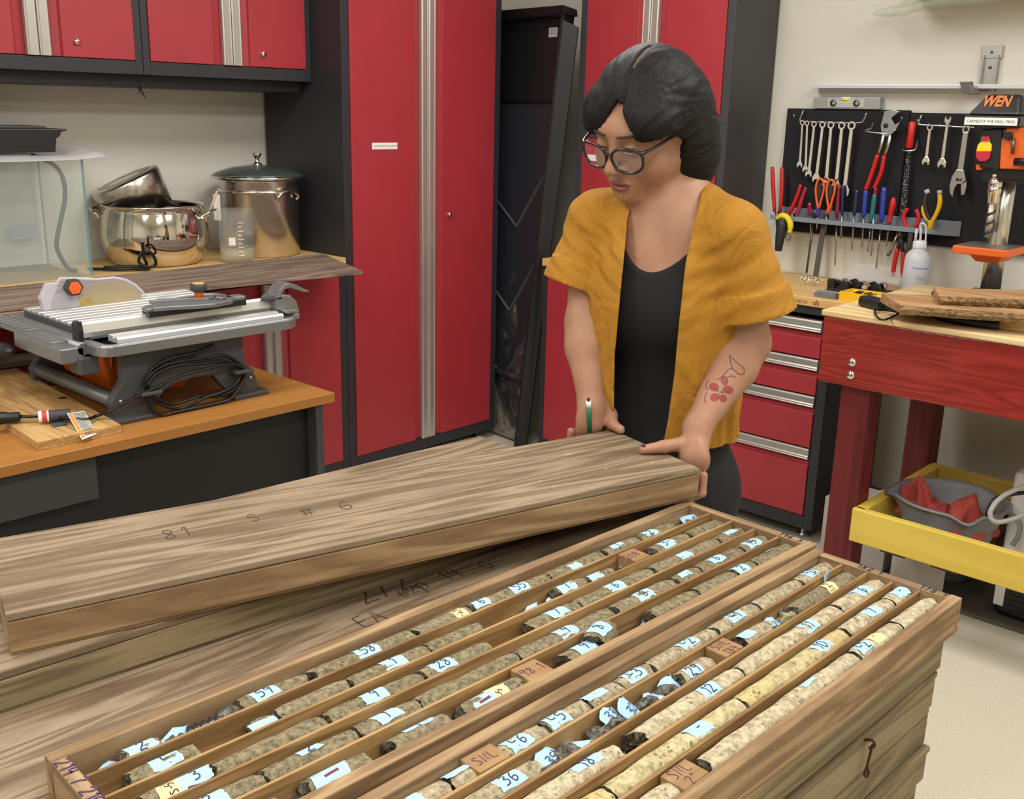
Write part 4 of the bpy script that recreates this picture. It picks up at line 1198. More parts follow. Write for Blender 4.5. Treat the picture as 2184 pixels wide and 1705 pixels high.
# ---- level, shelf rail, bracket, hook
GALU = plain('grey_anodised', '#a5a6a6', .42, .5)
lv_ = thing('torpedo_level', 'small grey spirit level with a yellow vial above the tool panel', 'level', W(1808, 220, 3.925))
y0, z1 = W(1737, 207, 3.90)[1:]
y1, z0 = W(1876, 236, 3.90)[1:]
z0 = 1.587
MB().box((3.895, y1, z0), (3.925, y0, z1)).build('body', GALU, lv_, world=True, bevel=.002)
ym = (y0 + y1) / 2
MB().box((3.893, ym - .075, z0 + .006), (3.897, ym + .075, z1 - .006)).build('web_plate', plain('pale_anodised', '#bcbcb9', .5, .4), lv_, world=True, bevel=.001)
MB().box((3.891, ym - .018, z1 - .02), (3.898, ym + .018, z1 + .0005)).build('vial_window', WHITE, lv_, world=True)
MB().cyl((3.889, ym - .015, z1 - .009), (3.889, ym + .015, z1 - .009), .0055, 14).build('vial', plain('yellow_vial', '#d9dd3a', .2), lv_, world=True)
for dy in (-.045, .05):
    MB().lathe([(.006, 0), (.013, 0), (.013, .003), (.006, .003)], 20).xf(Matrix.Translation((3.893, ym + dy, (z0 + z1) / 2)) @ Matrix.Rotation(math.radians(-90), 4, 'Y')).build('end_vial', DSTEEL, lv_, world=True)
sr = thing('shelf_rail', 'long pale metal rail fixed to the wall above the spirit level', 'rail', W(1950, 188, 3.93))
y0, z1 = W(1731, 180, 3.87)[1:]
MB().prism([(3.93, z1 - .025), (3.93, z1), (3.872, z1), (3.870, z1 - .004), (3.870, z1 - .014), (3.874, z1 - .014), (3.875, z1 - .005), (3.926, z1 - .005), (3.926, z1 - .025)], y0 - .2, axis=1, off=.2).build('rail', None or plain('white_lacquered_steel', '#cfcfd3', .35, .3), sr, world=True)
for o_ in list(sr.children):
    pass
sb = thing('shelf_bracket', 'ribbed zinc bracket strip screwed to the wall above the drill press', 'bracket', W(2112, 145, 3.93))
ya, za = W(2097, 98, 3.925)[1:]; yb, zb_ = W(2128, 190, 3.925)[1:]
MB().box((3.918, yb, za - .042), (3.928, ya, za)).build('top_plate', STEEL, sb, world=True, bevel=.001)
for s_ in (0, 1):
    yy = ya - .008 if s_ == 0 else yb + .014
    MB().box((3.908, yy - .006, zb_ - .01), (3.928, yy, za - .03)).build('rib', STEEL, sb, world=True, bevel=.001)
MB().box((3.922, yb + .006, zb_ - .01), (3.928, ya - .006, za - .03)).build('strip', STEEL, sb, world=True)
for zz in (za - .022, (za + zb_) / 2):
    MB().ball((3.917, (ya + yb) / 2, zz), .005, 10).build('screw', DSTEEL, sb, world=True)
hk2 = MB()
hp = [W(*q, 3.84) for q in ((2050, 175), (2074, 174), (2074, 182), (2080, 196), (2092, 203), (2070, 202), (2056, 198), (2053, 184))]
hk2.prism([(p[1], p[2]) for p in hp], .03, axis=0, off=3.82)
solo(hk2, 'rail_end_hook', plain('bronze_grey_metal', '#6a6762', .4, .6), 'dark grey metal hook at the end of the long wall rail', 'hook', loc=hp[0], world=True, bevel=.002)
# shelf with a clear bag at the very top right
cb_ = MB()
pts = [W(1862, 30, 3.80), W(1885, 26, 3.80), W(1930, 22, 3.79), (3.79, 1.55, 1.945), (3.79, 1.35, 1.955), (3.79, 1.1, 1.97)]
cb_.tube(curve_pts(pts, 6), [.004 + .020 * min(1, k / 6) * (1 + .18 * math.sin(k * 1.7)) for k in range(31)], 14, flat=.7)
solo(cb_, 'plastic_bag', clear('greenish_clear_film', '#c9d8c2', .35, .3), 'greenish clear plastic bag lying near the ceiling edge at top right', 'bag', loc=pts[2], world=True)
sh_ = thing('wall_shelf', 'pale shelf board at the very top right of the wall', 'shelf', (3.93, 1.2, 1.9))
s0 = W(1905, 50, 3.75)
MB().box((3.70, .3, 1.985), (3.928, 1.66, 2.003)).build('board', plain('cream_shelf', '#d9d2c4', .5), sh_, world=True, bevel=.002)
MB().prism([(3.928, 1.84), (3.928, 1.985), (3.74, 1.985), (3.74, 1.972), (3.912, 1.972), (3.912, 1.84)], .02, axis=1, off=.5).build('bracket', STEEL, sh_, world=True)

# ---- tool rack and its tools
RX0, RX1 = 3.815, 3.90
rk = thing('tool_rack', 'grey plastic rack with screwdrivers and pliers along the foot of the tool panel', 'rack', W(1850, 470, 3.86))
yl, zr = on(1643, 461, 'x', RX0)[1:]
yr = on(1995, 494, 'x', RX0)[1]
RG = plain('blue_grey_plastic', '#7f8792', .5, grain=.05)
yr2 = on(2050, 480, 'x', RX1)[1]
rz = zr
MB().prism([(RX1, yl), (RX0, yl), (RX0, yr + .02), (RX0 + .01, yr), (RX1, yr2)], .006, axis=2, off=rz - .004).build('tray', RG, rk, world=True, bevel=.001)
MB().box((RX0 - .003, yr, rz - .012), (RX0 + .002, yl, rz + .006)).build('front_lip', RG, rk, world=True, bevel=.001)
MB().box((RX1 - .003, yr2, rz - .01), (RX1, yl, rz + .035)).build('back_plate', RG, rk, world=True, bevel=.001)
MB().hexa([(RX0, yr, rz - .012), (RX0 + .003, yr + .003, rz - .012), (RX1, yr2 + .003, rz - .02), (RX1, yr2, rz - .02)], [(RX0, yr, rz + .006), (RX0 + .003, yr + .003, rz + .006), (RX1, yr2 + .003, rz + .035), (RX1, yr2, rz + .035)]).build('end_cheek', RG, rk, world=True)
TXp = 3.855
def tool(name, label, cat, px):
    return thing(name, label, cat, W(*px, TXp))
def T(t, part, pts, r, mat, x=TXp, flat=1.0, seg=12, smooth=True):
    P = [W(*q, x) for q in pts]
    P2 = curve_pts(P, 4) if smooth and len(P) > 2 else P
    if not isinstance(r, (int, float)):
        r = list(np.interp(np.linspace(0, 1, len(P2)), np.linspace(0, 1, len(r)), r))
    return MB().tube(P2, r, seg, flat=flat).build(part, mat, t, world=True)
BLUEG = plain('blue_clear_handle', '#2b3f9a', .15, coat=.5)
NAVYG = plain('navy_clear_handle', '#20264e', .15, coat=.5)
TEALG = plain('teal_clear_handle', '#1e6f78', .15, coat=.5)
WINEG = plain('wine_clear_handle', '#8a1730', .15, coat=.5)
VIOG = plain('violet_clear_handle', '#4a3a96', .15, coat=.5)
ORG = plain('orange_grip', '#e2622b', .45)
BLKG = plain('black_grip', '#2a2a2c', .5)
YELG = plain('yellow_grip', '#e8b418', .4)
t = tool('long_nose_pliers', 'long pliers with two upright bright red handles at the left end of the rack', 'pliers', (1658, 455))
T(t, 'handle', [(1647, 356), (1649, 400), (1652, 452)], [.007, .0085, .008, .0065], REDG)
T(t, 'handle', [(1668, 357), (1668, 400), (1664, 452)], [.007, .0085, .008, .0065], REDG)
T(t, 'jaws', [(1658, 452), (1657, 490)], [.010, .003], DSTEEL)
t = tool('side_cutters', 'red and blue gripped cutters leaning in the rack beside the long red pliers', 'pliers', (1695, 455))
T(t, 'handle', [(1708, 394), (1700, 420), (1687, 448), (1680, 457)], [.006, .0085, .009, .008], REDG)
T(t, 'handle', [(1719, 400), (1710, 425), (1703, 448), (1699, 458)], [.005, .008, .0085, .008], plain('red_blue_grip', '#b3243f', .4), x=TXp - .012)
T(t, 'jaws', [(1690, 455), (1690, 478)], [.011, .006], DSTEEL)
t = tool('tin_shears', 'orange-handled shears with dark inserts standing in the rack', 'shears', (1760, 450))
for c0, x_ in (((1748, 382), TXp - .01), ((1771, 384), TXp - .02)):
    cx, cy = c0
    loop = [(cx - 8, cy + 22), (cx - 4, cy + 4), (cx + 3, cy), (cx + 9, cy + 8), (cx + 9, cy + 24), (cx + 3, cy + 46), (cx - 2, cy + 62), (cx - 6, cy + 46)]
    MB().tube(curve_pts([W(*q, x_) for q in loop], 4, closed=True), .005, 8, closed=True).build('handle', ORG, t, world=True)
    MB().prism([(p[1], p[2]) for p in (W(*q, x_) for q in ((cx - 5, cy + 22), (cx, cy + 8), (cx + 5, cy + 12), (cx + 5, cy + 26), (cx, cy + 44), (cx - 3, cy + 38)))], .006, axis=0, off=x_ - .003).build('grip_insert', BLKG, t, world=True)
T(t, 'shank', [(1771, 440), (1764, 457)], .009, ORG, x=TXp - .015)
T(t, 'blades', [(1764, 457), (1760, 500)], [.009, .003], DSTEEL)
drivers = [((1727, 432), (1728, 460), WINEG, .010, (1730, 500), 'short wine-red screwdriver left of the orange shears'),
           ((1745, 433), (1744, 461), VIOG, .011, (1742, 488), 'short violet screwdriver below the orange shears'),
           ((1789, 394), (1785, 464), WINEG, .009, (1781, 562), 'slim red screwdriver right of the orange shears'),
           ((1798, 396), (1796, 458), NAVYG, .007, (1794, 505), 'thin navy screwdriver beside the slim red one'),
           ((1828, 405), (1822, 459), NAVYG, .010, (1817, 529), 'navy screwdriver with a red band left of the bright blue one'),
           ((1847, 406), (1842, 462), BLUEG, .011, (1839, 521), 'bright blue screwdriver in the middle of the rack'),
           ((1868, 400), (1864, 450), WINEG, .008, (1858, 541), 'dark red screwdriver behind the teal one'),
           ((1866, 414), (1858, 474), TEALG, .011, (1851, 532), 'teal screwdriver right of the bright blue one'),
           ((1886, 399), (1880, 473), BLUEG, .012, (1869, 568), 'tall blue screwdriver right of the teal one')]
for (a, b, mt, r, tip, lab) in drivers:
    t = tool('screwdriver', lab, 'screwdriver', b)
    t['group'] = 'screwdrivers in the rack'
    T(t, 'handle', [a, ((a[0] + b[0]) / 2, (a[1] + b[1]) / 2), b], [r * .75, r, r * .9, r * .95, r * .7], mt, seg=8)
    T(t, 'blade', [b, tip], .0032, STEEL, smooth=False)
    T(t, 'tip', [tip, (tip[0] - .6, tip[1] + 5)], [.0032, .0014], DSTEEL, smooth=False)
t = tool('bulb_driver', 'red bulb-handled screwdriver near the right end of the rack', 'screwdriver', (1902, 470))
T(t, 'handle', [(1906, 421), (1904, 438), (1900, 455), (1897, 476)], [.006, .0125, .0115, .008, .009], REDG)
T(t, 'blade', [(1898, 476), (1889, 527)], .003, STEEL, smooth=False)
t = tool('curved_pliers', 'pliers with short curved open red grips at the right of the rack', 'pliers', (1945, 480))
T(t, 'handle', [(1936, 445), (1928, 458), (1929, 474), (1937, 488), (1944, 496)], .0075, REDG, x=TXp - .02)
T(t, 'handle', [(1954, 447), (1959, 460), (1958, 474), (1951, 487), (1944, 496)], .0075, REDG, x=TXp - .022)
T(t, 'jaws', [(1943, 494), (1938, 530), (1934, 545)], [.012, .010, .004], DSTEEL, x=TXp - .02)
t = tool('slip_joint_pliers', 'pliers with black jaws and long red handles hanging below the rack', 'pliers', (1915, 500))
T(t, 'jaws', [(1918, 490), (1921, 505)], .011, DSTEEL)
T(t, 'neck', [(1921, 500), (1915, 535)], .0075, BLKG)
T(t, 'neck', [(1921, 500), (1927, 540)], .0075, BLKG)
T(t, 'handle', [(1915, 530), (1908, 560), (1904, 590)], [.0085, .009, .007], REDG)
T(t, 'handle', [(1927, 538), (1926, 562), (1924, 592)], [.0085, .009, .007], REDG)
t = tool('scriber', 'slim silver tube-shaped tool hanging at a slant below the rack', 'tool', (1905, 510))
T(t, 'body', [(1917, 492), (1899, 538)], .0055, STEEL, smooth=False)
T(t, 'tip', [(1899, 538), (1893, 546)], [.006, .005], DSTEEL, smooth=False)
t = tool('wire_strippers', 'yellow and black handled pliers standing at the right end of the rack', 'pliers', (1985, 475))
T(t, 'handle', [(1978, 407), (1972, 432), (1976, 455), (1985, 472)], [.008, .010, .009, .007], BLKG, x=TXp - .02)
T(t, 'handle', [(2003, 409), (2005, 430), (1999, 452), (1988, 472)], [.007, .009, .008, .007], YELG, x=TXp - .02)
T(t, 'grip_edge', [(1972, 432), (1968, 445), (1972, 462), (1982, 474)], [.003, .006, .006, .003], YELG, x=TXp - .024)
T(t, 'handle_tip', [(1976, 405), (1979, 413)], .0095, plain('pale_grip_tip', '#b8b8ad', .5), x=TXp - .021, smooth=False)
T(t, 'handle_tip', [(2004, 406), (2004, 414)], .0085, plain('pale_grip_tip_2', '#b8b8ad', .5), x=TXp - .021, smooth=False)
T(t, 'jaws', [(1986, 470), (1984, 486), (1980, 496)], [.012, .010, .004], YELG, x=TXp - .02)
for (a, b, lab) in (((1772, 475), (1768, 500), 'short dark shaft below the left half of the rack'), ((1797, 490), (1797, 517), 'thin short blade below the rack near the left shafts'), ((1891, 498), (1886, 520), 'thin blade with a black tip below the rack')):
    pass
t = tool('long_awl', 'long thin dark shaft hanging under the left end of the rack', 'awl', (1735, 470))
T(t, 'handle', [(1741, 446), (1736, 466)], .009, NAVYG, smooth=False)
T(t, 'blade', [(1736, 466), (1720, 582)], .0042, DSTEEL, smooth=False)
a, b = np.array(W(1757, 474, 3.88)), np.array(W(1739, 590, 3.84)); b[2] = max(b[2], .931)
sq = MB().hexa([(b[0], b[1] - .011, b[2]), (b[0] + .004, b[1] - .011, b[2]), (b[0] + .004, b[1] + .011, b[2]), (b[0], b[1] + .011, b[2])], [(a[0], a[1] - .011, a[2]), (a[0] + .004, a[1] - .011, a[2]), (a[0] + .004, a[1] + .011, a[2]), (a[0], a[1] + .011, a[2])])
solo(sq, 'steel_rule', DSTEEL, 'flat grey steel rule leaning on the worktop below the rack', 'ruler', loc=b, world=True)
t = thing('tape_gun', 'black and yellow hand tool hanging at the left end of the rack beside the shoulder', 'hand tool', W(1668, 480, 3.80))
MB().tube([W(*q, 3.79) for q in ((1671, 462), (1668, 480), (1664, 505), (1660, 535))], [.012, .022, .019, .014], 14).build('body', BLKG, t, world=True)
MB().tube(curve_pts([W(*q, 3.785) for q in ((1657, 466), (1668, 460), (1680, 465), (1686, 480), (1684, 497))], 4), [.008] * 3 + [.012] * 11 + [.009] * 3, 12).build('cap', plain('bright_yellow_cap', '#e8cf26', .4), t, world=True)
MB().tube(curve_pts([W(*q, 3.78) for q in ((1679, 497), (1676, 506), (1681, 513), (1686, 506), (1684, 499))], 4, closed=True), .0022, 8, closed=True).build('ring', DSTEEL, t, world=True)

# ---- on the right worktop
ZT = .9302
BOTP = clear('milky_polyethylene', '#dfe4ee', .78, .35)
wb = thing('wash_bottle', 'milky plastic wash bottle with blue lettering on the right worktop', 'bottle', (3.78, 1.478, ZT))
MB().lathe([(0, 0), (.042, 0), (.046, .005), (.046, .125), (.043, .145), (.034, .158), (.024, .165), (.022, .17)], 36).build('body', BOTP, wb)
MB().lathe([(.0, .17), (.023, .17), (.024, .174), (.024, .195), (.018, .199), (0, .199)], 28).build('cap', plain('white_cap', '#e4e6ea', .5), wb)
MB().lathe([(0, .004), (.0435, .004), (.0445, .06), (0, .06)], 32).build('contents', clear('contents_water', '#b9c3cc', .35, .1), wb)
MB().tube(curve_pts([(0, 0, .198), (-.002, .002, .235), (-.004, .004, .252), (-.012, -.004, .262), (-.014, -.02, .25), (-.012, -.024, .2), (-.008, -.026, .17)], 6), [.0045] * 20 + [.003] * 17, 10).build('spout', plain('pale_nozzle', '#dfe2e8', .5), wb)
MB().tube([(-.015, .012, .199), (-.015, .012, .24)], .005, 10).build('nozzle_stub', plain('pale_nozzle_2', '#d5d9e2', .5), wb)
v, f = text_mesh('fisherbrand', .0135, align='CENTER')
def cylmap(vs, r, a0, z0):
    return [(r * math.cos(a0 + a / r), r * math.sin(a0 + a / r), z0 + b) for a, b, c in vs]
FA = math.radians(222)
MB().add(cylmap(v, .0466, FA, .098), f).build('lettering', plain('blue_print', '#3f6fc4', .6), wb)
v, f = text_mesh('distilled water\nlow density', .006, align='CENTER')
MB().add(cylmap(v, .0466, FA, .066), f).build('small_print', plain('blue_print_small', '#5f86c8', .6), wb)
# drill bit cases
CLR = clear('clear_case', '#e4e6e8', .22, .08)
def onz(px, py, z):
    p = on(px, py, 'z', z)
    return p
def case_frame(c, d):
    """four corners on the worktop from near-left, near-right pixels and a depth in metres"""
    return None
t = thing('bit_case', 'small clear case of black bits lying left of the yellow case', 'case', (3.43, 1.705, ZT), math.radians(-89))
MB().box((0, 0, 0), (.085, .05, .022)).build('case', CLR, t, bevel=.002)
for k in range(3):
    MB().box((.004 + k * .027, .004, .002), (.027 + k * .027, .046, .017)).build('bit_rack', BLKPLASTIC, t, bevel=.001)
for k in range(7):
    MB().cyl((.01 + k * .011, .012, .017), (.012 + k * .011, .03, .021), .0022, 8).build('bit', DSTEEL, t)
t = thing('yellow_case', 'open bright yellow plastic case full of black drill bits', 'case', (3.435, 1.605, ZT), math.radians(-89))
YC = plain('bright_yellow_plastic', '#efbd17', .4)
MB().box((0, 0, 0), (.125, .10, .008)).build('case_floor', YC, t, bevel=.001)
for a, b in (((0, 0, .008), (.125, .005, .032)), ((0, .095, .008), (.125, .10, .032)), ((0, .005, .008), (.005, .095, .032)), ((.12, .005, .008), (.125, .095, .032))):
    MB().box(a, b).build('case_wall', YC, t, bevel=.001)
MB().box((.005, .005, .008), (.12, .095, .022)).build('case_insert', YC, t)
rr = random.Random(5)
for k in range(16):
    x = .03 + k * .0042; y = .02 + rr.uniform(0, .02)
    MB().cyl((x, y, .024), (x + rr.uniform(-.008, .02), y + rr.uniform(.03, .05), .027 + rr.uniform(0, .004)), .0018, 6).build('drill_bit', INK, t)
MB().box((.098, .03, .022), (.114, .06, .0235)).build('slot', INK, t)
t = thing('socket_case', 'open black case of chrome sockets with a clear lid, behind the yellow case', 'case', (3.60, 1.735, ZT), math.radians(-89))
MB().box((0, 0, 0), (.20, .13, .012)).build('case_floor', BLKPLASTIC, t, bevel=.003)
for k in range(5):
    for j in range(2):
        MB().cyl((.022 + k * .037, .03 + j * .055, .024), (.022 + k * .037, .06 + j * .055, .026), .011 + .002 * ((k + j) % 3), 14).build('socket', CHROME if (k + j) % 2 else BLKPLASTIC, t)
MB().box((.0, .0, .012), (.03, .02, .045)).build('latch', BLKPLASTIC, t, bevel=.003)
MB().box((.05, .0, .012), (.085, .02, .042)).build('latch', BLKPLASTIC, t, bevel=.003)
ldm = MB().box((-.01, 0, 0), (.21, .13, .002)).box((-.01, 0, .002), (.21, .002, .018)).box((-.01, .128, .002), (.21, .13, .018))
ldm.xf(Matrix.Translation((0, .133, .035)) @ Matrix.Rotation(math.radians(12), 4, 'X'))
ldm.build('lid', CLR, t, bevel=.001)
for k, (a, b) in enumerate((((3.65, 1.86), .3), ((3.67, 1.84), 1.1), ((3.64, 1.83), 2.0), ((3.69, 1.87), 2.6), ((3.66, 1.81), .8), ((3.70, 1.82), 1.7))):
    c_ = MB()
    ca, sa = math.cos(b), math.sin(b)
    base = Vector((a[0], a[1], ZT + .003))
    pts = [(-.016, 0, 0), (-.02, .0, .012), (-.008, 0, .022), (.004, 0, .014), (.012, 0, .024), (.022, 0, .010), (.014, 0, .001)]
    c_.tube(curve_pts([base + Vector((x * ca, x * sa, z)) for x, y, z in pts], 5), .0021, 8)
    solo(c_, 'wire_clip', CHROME, ('bent shiny wire clip in the small heap below the tape gun'), 'clip', group='shiny wire clips in a heap on the worktop', loc=base, world=True)

# ================================================================== red workbench
BXF = 2.95
wbn = thing('workbench', 'wooden workbench with a red stained apron, dark red posts and plywood top', 'workbench', (2.95, 1.42, 0))
MB().box((2.945, -.2, .9645), (3.70, 1.428, .983)).build('bench_top', PLY_Y, wbn, world=True, bevel=.004)
MB().box((BXF, -.2, .757), (BXF + .036, 1.42, .9645)).build('apron', REDWOOD, wbn, world=True, bevel=.004)
MB().box((3.65, -.2, .757), (3.686, 1.42, .9645)).build('apron', REDWOOD, wbn, world=True, bevel=.004)
MB().box((BXF + .036, 1.385, .757), (3.65, 1.42, .9645)).build('end_apron', DREDWOOD, wbn, world=True, bevel=.003)
for (xa, xb) in ((BXF + .037, BXF + .125), (3.56, 3.648)):
    for (ya, yb) in ((1.262, 1.356), (-.19, -.10)):
        MB().box((xa, ya, 0), (xb, yb, .9645)).build('post', DREDWOOD, wbn, world=True, bevel=.004)
MB().box((BXF + .006, -.18, .262), (BXF + .036, 1.262, .372)).build('shelf_rail', YELLOW, wbn, world=True, bevel=.004)
MB().box((BXF + .02, 1.225, .262), (3.60, 1.261, .372)).build('shelf_rail', YELLOW, wbn, world=True, bevel=.004)
MB().box((3.56, -.18, .262), (3.596, 1.225, .372)).build('shelf_rail', YELLOW, wbn, world=True, bevel=.004)
for ya in (.93, 1.09):
    MB().box((BXF + .036, ya, .244), (3.56, ya + .08, .2615)).build('shelf_slat', DREDWOOD, wbn, world=True, bevel=.002)
for (bz) in (.835, .795):
    MB().ball((BXF - .001, 1.313, bz), .0135, 18, sc=(.62, 1, 1)).build('dome_bolt', CHROME, wbn, world=True)
# grey basin with rags
GB = plain('grey_polypropylene', '#85888a', .45)
bs_ = thing('grey_basin', 'grey plastic basin with pouring lips resting in the yellow shelf frame', 'basin', (3.22, 1.055, .262))
segs = 72
def basin(rscale, zlist, lip):
    pass
pro = [(0, 0, 0), (.118, .0, 0), (.130, .008, 0), (.150, .075, 0), (.160, .11, .4), (.166, .128, 1), (.176, .131, 1), (.178, .136, 1), (.166, .138, 1), (.160, .128, 1), (.155, .11, .4), (.145, .078, 0), (.124, .012, 0), (0, .006, 0)]
bm_ = MB()
vs, fs = [], []
for k in range(segs):
    a = 2 * math.pi * k / segs
    lipf = 0
    for a0 in (math.radians(215), math.radians(110), math.radians(330)):
        dd = (a - a0 + math.pi) % (2 * math.pi) - math.pi
        lipf += math.exp(-(dd / .19) ** 2)
    for r, z, wgt in pro:
        rr_ = r * (1 + .13 * lipf * wgt)
        vs.append((rr_ * math.cos(a), rr_ * math.sin(a), z - .018 * lipf * wgt))
n = len(pro)
for k in range(segs):
    a, b = k * n, ((k + 1) % segs) * n
    for i in range(n - 1):
        fs.append((a + i, b + i, b + i + 1, a + i + 1))
bm_.add(vs, fs, smooth=True)
bm_.build('body', GB, bs_)
MB().tube(curve_pts([(.03, -.165, .125), (.02, -.205, .10), (.01, -.21, .06), (.0, -.20, .03)], 5), .012, 10, flat=.5).build('grip', GB, bs_)
def rag(label, cx, cy, cz, sx, sy, hh, seed, ang):
    r_ = random.Random(seed)
    m = MB()
    nx_, ny_ = 30, 22
    ph = [r_.uniform(0, 6.28) for _ in range(8)]
    vs = []
    for j in range(ny_ + 1):
        for i in range(nx_ + 1):
            u_, v_ = i / nx_ - .5, j / ny_ - .5
            x = u_ * sx * (1 - .25 * abs(v_)); y = v_ * sy * (1 - .3 * abs(u_))
            e = max(0, 1 - (2 * abs(u_)) ** 3) * max(0, 1 - (2 * abs(v_)) ** 3)
            z = hh * e * (.62 + .2 * math.sin(11 * u_ + ph[0] + 3 * math.sin(4 * v_ + ph[1])) + .22 * math.sin(9 * v_ + ph[2] + 5 * u_) + .13 * math.sin(23 * u_ + 17 * v_ + ph[3]))
            x += .012 * math.sin(14 * v_ + ph[4]); y += .012 * math.sin(15 * u_ + ph[5])
            ca, sa = math.cos(ang), math.sin(ang)
            vs.append((x * ca - y * sa, x * sa + y * ca, z))
    m.add(vs, [(j * (nx_ + 1) + i, j * (nx_ + 1) + i + 1, (j + 1) * (nx_ + 1) + i + 1, (j + 1) * (nx_ + 1) + i) for j in range(ny_) for i in range(nx_)], smooth=True)
    o = solo(m, 'red_rag', RAG, label, 'rag', group='red shop rags', loc=(cx, cy, cz))
    md = o.modifiers.new('thick', 'SOLIDIFY'); md.thickness = .004; md.offset = 0
    md = o.modifiers.new('ss', 'SUBSURF'); md.levels = md.render_levels = 1
RAG = plain('red_cotton_rag', '#b94f47', .9, grain=.7, gscale=700, var=.12)
rag('crumpled red shop rag bunched up in the middle of the grey basin', 3.185, 1.01, .315, .19, .22, .115, 4, .9)
rag('folded red shop rag draped against the left side of the grey basin', 3.20, 1.145, .315, .15, .10, .125, 9, 1.3)
# appliance, hose, drum, paper sheet, floor mat
mt_ = MB().prism(rrect(.62, 1.6, .02, 4, 3.56, .50), .012, axis=2, off=.0005)
solo(mt_, 'floor_mat', plain('grey_rubber_mat', '#5f5a4e', .7, grain=.4), 'grey rubber mat on the floor under the workbench', 'mat', loc=(3.56, .5, 0), world=True, bevel=.003)
ap = thing('dehumidifier', 'white box-shaped appliance with black lower grille under the workbench', 'appliance', (3.30, .90, .013))
MB().box((3.30, .52, .20), (3.52, .905, .50)).build('upper_housing', plain('white_appliance', '#dcd9d2', .4), ap, world=True, bevel=.012, seg=3)
MB().box((3.302, .52, .013), (3.52, .903, .20)).build('lower_housing', BLKPLASTIC, ap, world=True, bevel=.02, seg=3)
for k in range(9):
    MB().box((3.299, .54, .032 + k * .018), (3.303, .86, .042 + k * .018)).build('grille_slat', BLKPLASTIC, ap, world=True)
MB().box((3.296, .875, .05), (3.304, .905, .22)).build('edge_strip', WHITE, ap, world=True, bevel=.002)
MB().box((3.2985, .72, .415), (3.3005, .86, .445)).build('dark_label', plain('smudged_label', '#4c4c58', .6), ap, world=True)
MB().tube(curve_pts([at(2190, 1035, 3.0), at(2140, 1058, 3.0), at(2115, 1085, 3.0), at(2113, 1105, 3.0), at(2128, 1114, 3.0), at(2160, 1108, 3.0), at(2190, 1095, 3.0)], 8), .0075, 10).build('hose', plain('grey_hose', '#a9a7a4', .45), ap, world=True)
MB().tube(curve_pts([at(2195, 1050, 3.02), at(2150, 1056, 3.02), at(2125, 1064, 3.02), at(2112, 1080, 3.02), at(2105, 1100, 3.05)], 8), .006, 10).build('cable', BLKRUB, ap, world=True)
dr = thing('grey_drum', 'round grey bucket standing on the floor below the grey basin', 'bucket', (3.53, 1.17, .013))
MB().lathe([(0, 0), (.125, 0), (.13, .006), (.15, .21), (.156, .215), (.156, .222), (.146, .222), (.126, .01), (0, .01)], 48).build('body', plain('dull_grey_bucket', '#6b6f70', .5), dr)
cbx = thing('pale_box', 'pale cardboard box standing under the left end of the workbench', 'box', (3.34, 1.255, .013))
MB().box((3.34, 1.29, .013), (3.545, 1.53, .235)).build('carton', plain('pale_cardboard', '#b9b2ac', .7, var=.06), cbx, world=True, bevel=.003)
MB().box((3.338, 1.29, .2352), (3.547, 1.41, .239)).build('flap', plain('pale_cardboard_flap', '#c4bdb6', .7), cbx, world=True)
ps = thing('paper_sign', 'white printed paper sheet hanging on the bucket below the yellow rail', 'sign', (3.33, 1.16, .1))
MB().box((3.328, 1.075, .015), (3.3295, 1.258, .21)).build('sheet', plain('white_sheet', '#d8d0c6', .7), ps, world=True)
v, f = text_mesh('Need absorber?\nReply.\nAny acid neutralizer?\n(ask here)', .0165)
MB().add([(3.3275, 1.246 - a, .185 + b) for a, b, c in v], [tuple(reversed(q)) for q in f]).build('lettering', TAGINK, ps, world=True)

# ================================================================== things on the bench
def slab(name, label, pz, th, pts, seed):
    """live-edge slab: outline of (x, y) points near edge first; the near edge is bark"""
    t = thing(name, label, 'wood slab', (pts[0][0], pts[0][1], pz))
    r_ = random.Random(seed)
    (xa, ya), (xb, yb), (xc, yc), (xd, yd) = pts
    n_ = 26
    near = [(xa + (xb - xa) * k / n_ + r_.uniform(-.004, .004), ya + (yb - ya) * k / n_) for k in range(n_ + 1)]
    m = MB()
    vs, fs = [], []
    for (x, y) in near:
        vs += [(x + .012 + r_.uniform(-.003, .003), y, pz), (x - .002 + r_.uniform(-.003, .003), y, pz + th * .5), (x, y, pz + th)]
    for k in range(n_):
        a = 3 * k
        fs += [(a, a + 3, a + 4, a + 1), (a + 1, a + 4, a + 5, a + 2)]
    m.add(vs, fs, 1)
    far = [(xd + (xc - xd) * k / n_, yd + (yc - yd) * k / n_) for k in range(n_ + 1)]
    top = [(x, y, pz + th) for x, y in near] + [(x, y, pz + th) for x, y in far]
    m.add(top, [(k, n_ + 1 + k, n_ + 2 + k, k + 1) for k in range(n_)], 0)
    bot = [(x + .012, y, pz) for x, y in near] + [(x, y, pz) for x, y in far]
    m.add(bot, [(k, k + 1, n_ + 2 + k, n_ + 1 + k) for k in range(n_)], 0)
    m.add([(far[0][0], far[0][1], pz), (far[0][0], far[0][1], pz + th), (near[0][0], near[0][1], pz + th), (near[0][0] + .012, near[0][1], pz)], [(0, 1, 2, 3)], 0)
    m.add([(far[-1][0], far[-1][1], pz), (far[-1][0], far[-1][1], pz + th), (near[-1][0], near[-1][1], pz + th), (near[-1][0] + .012, near[-1][1], pz)], [(3, 2, 1, 0)], 0)
    m.add([(x, y, pz) for x, y in far] + [(x, y, pz + th) for x, y in far], [(k, n_ + 1 + k, n_ + 2 + k, k + 1) for k in range(n_)][::-1], 0)
    m.build('board', [SLABWOOD, BARK], t, world=True)
    return t
ZS = 1.018
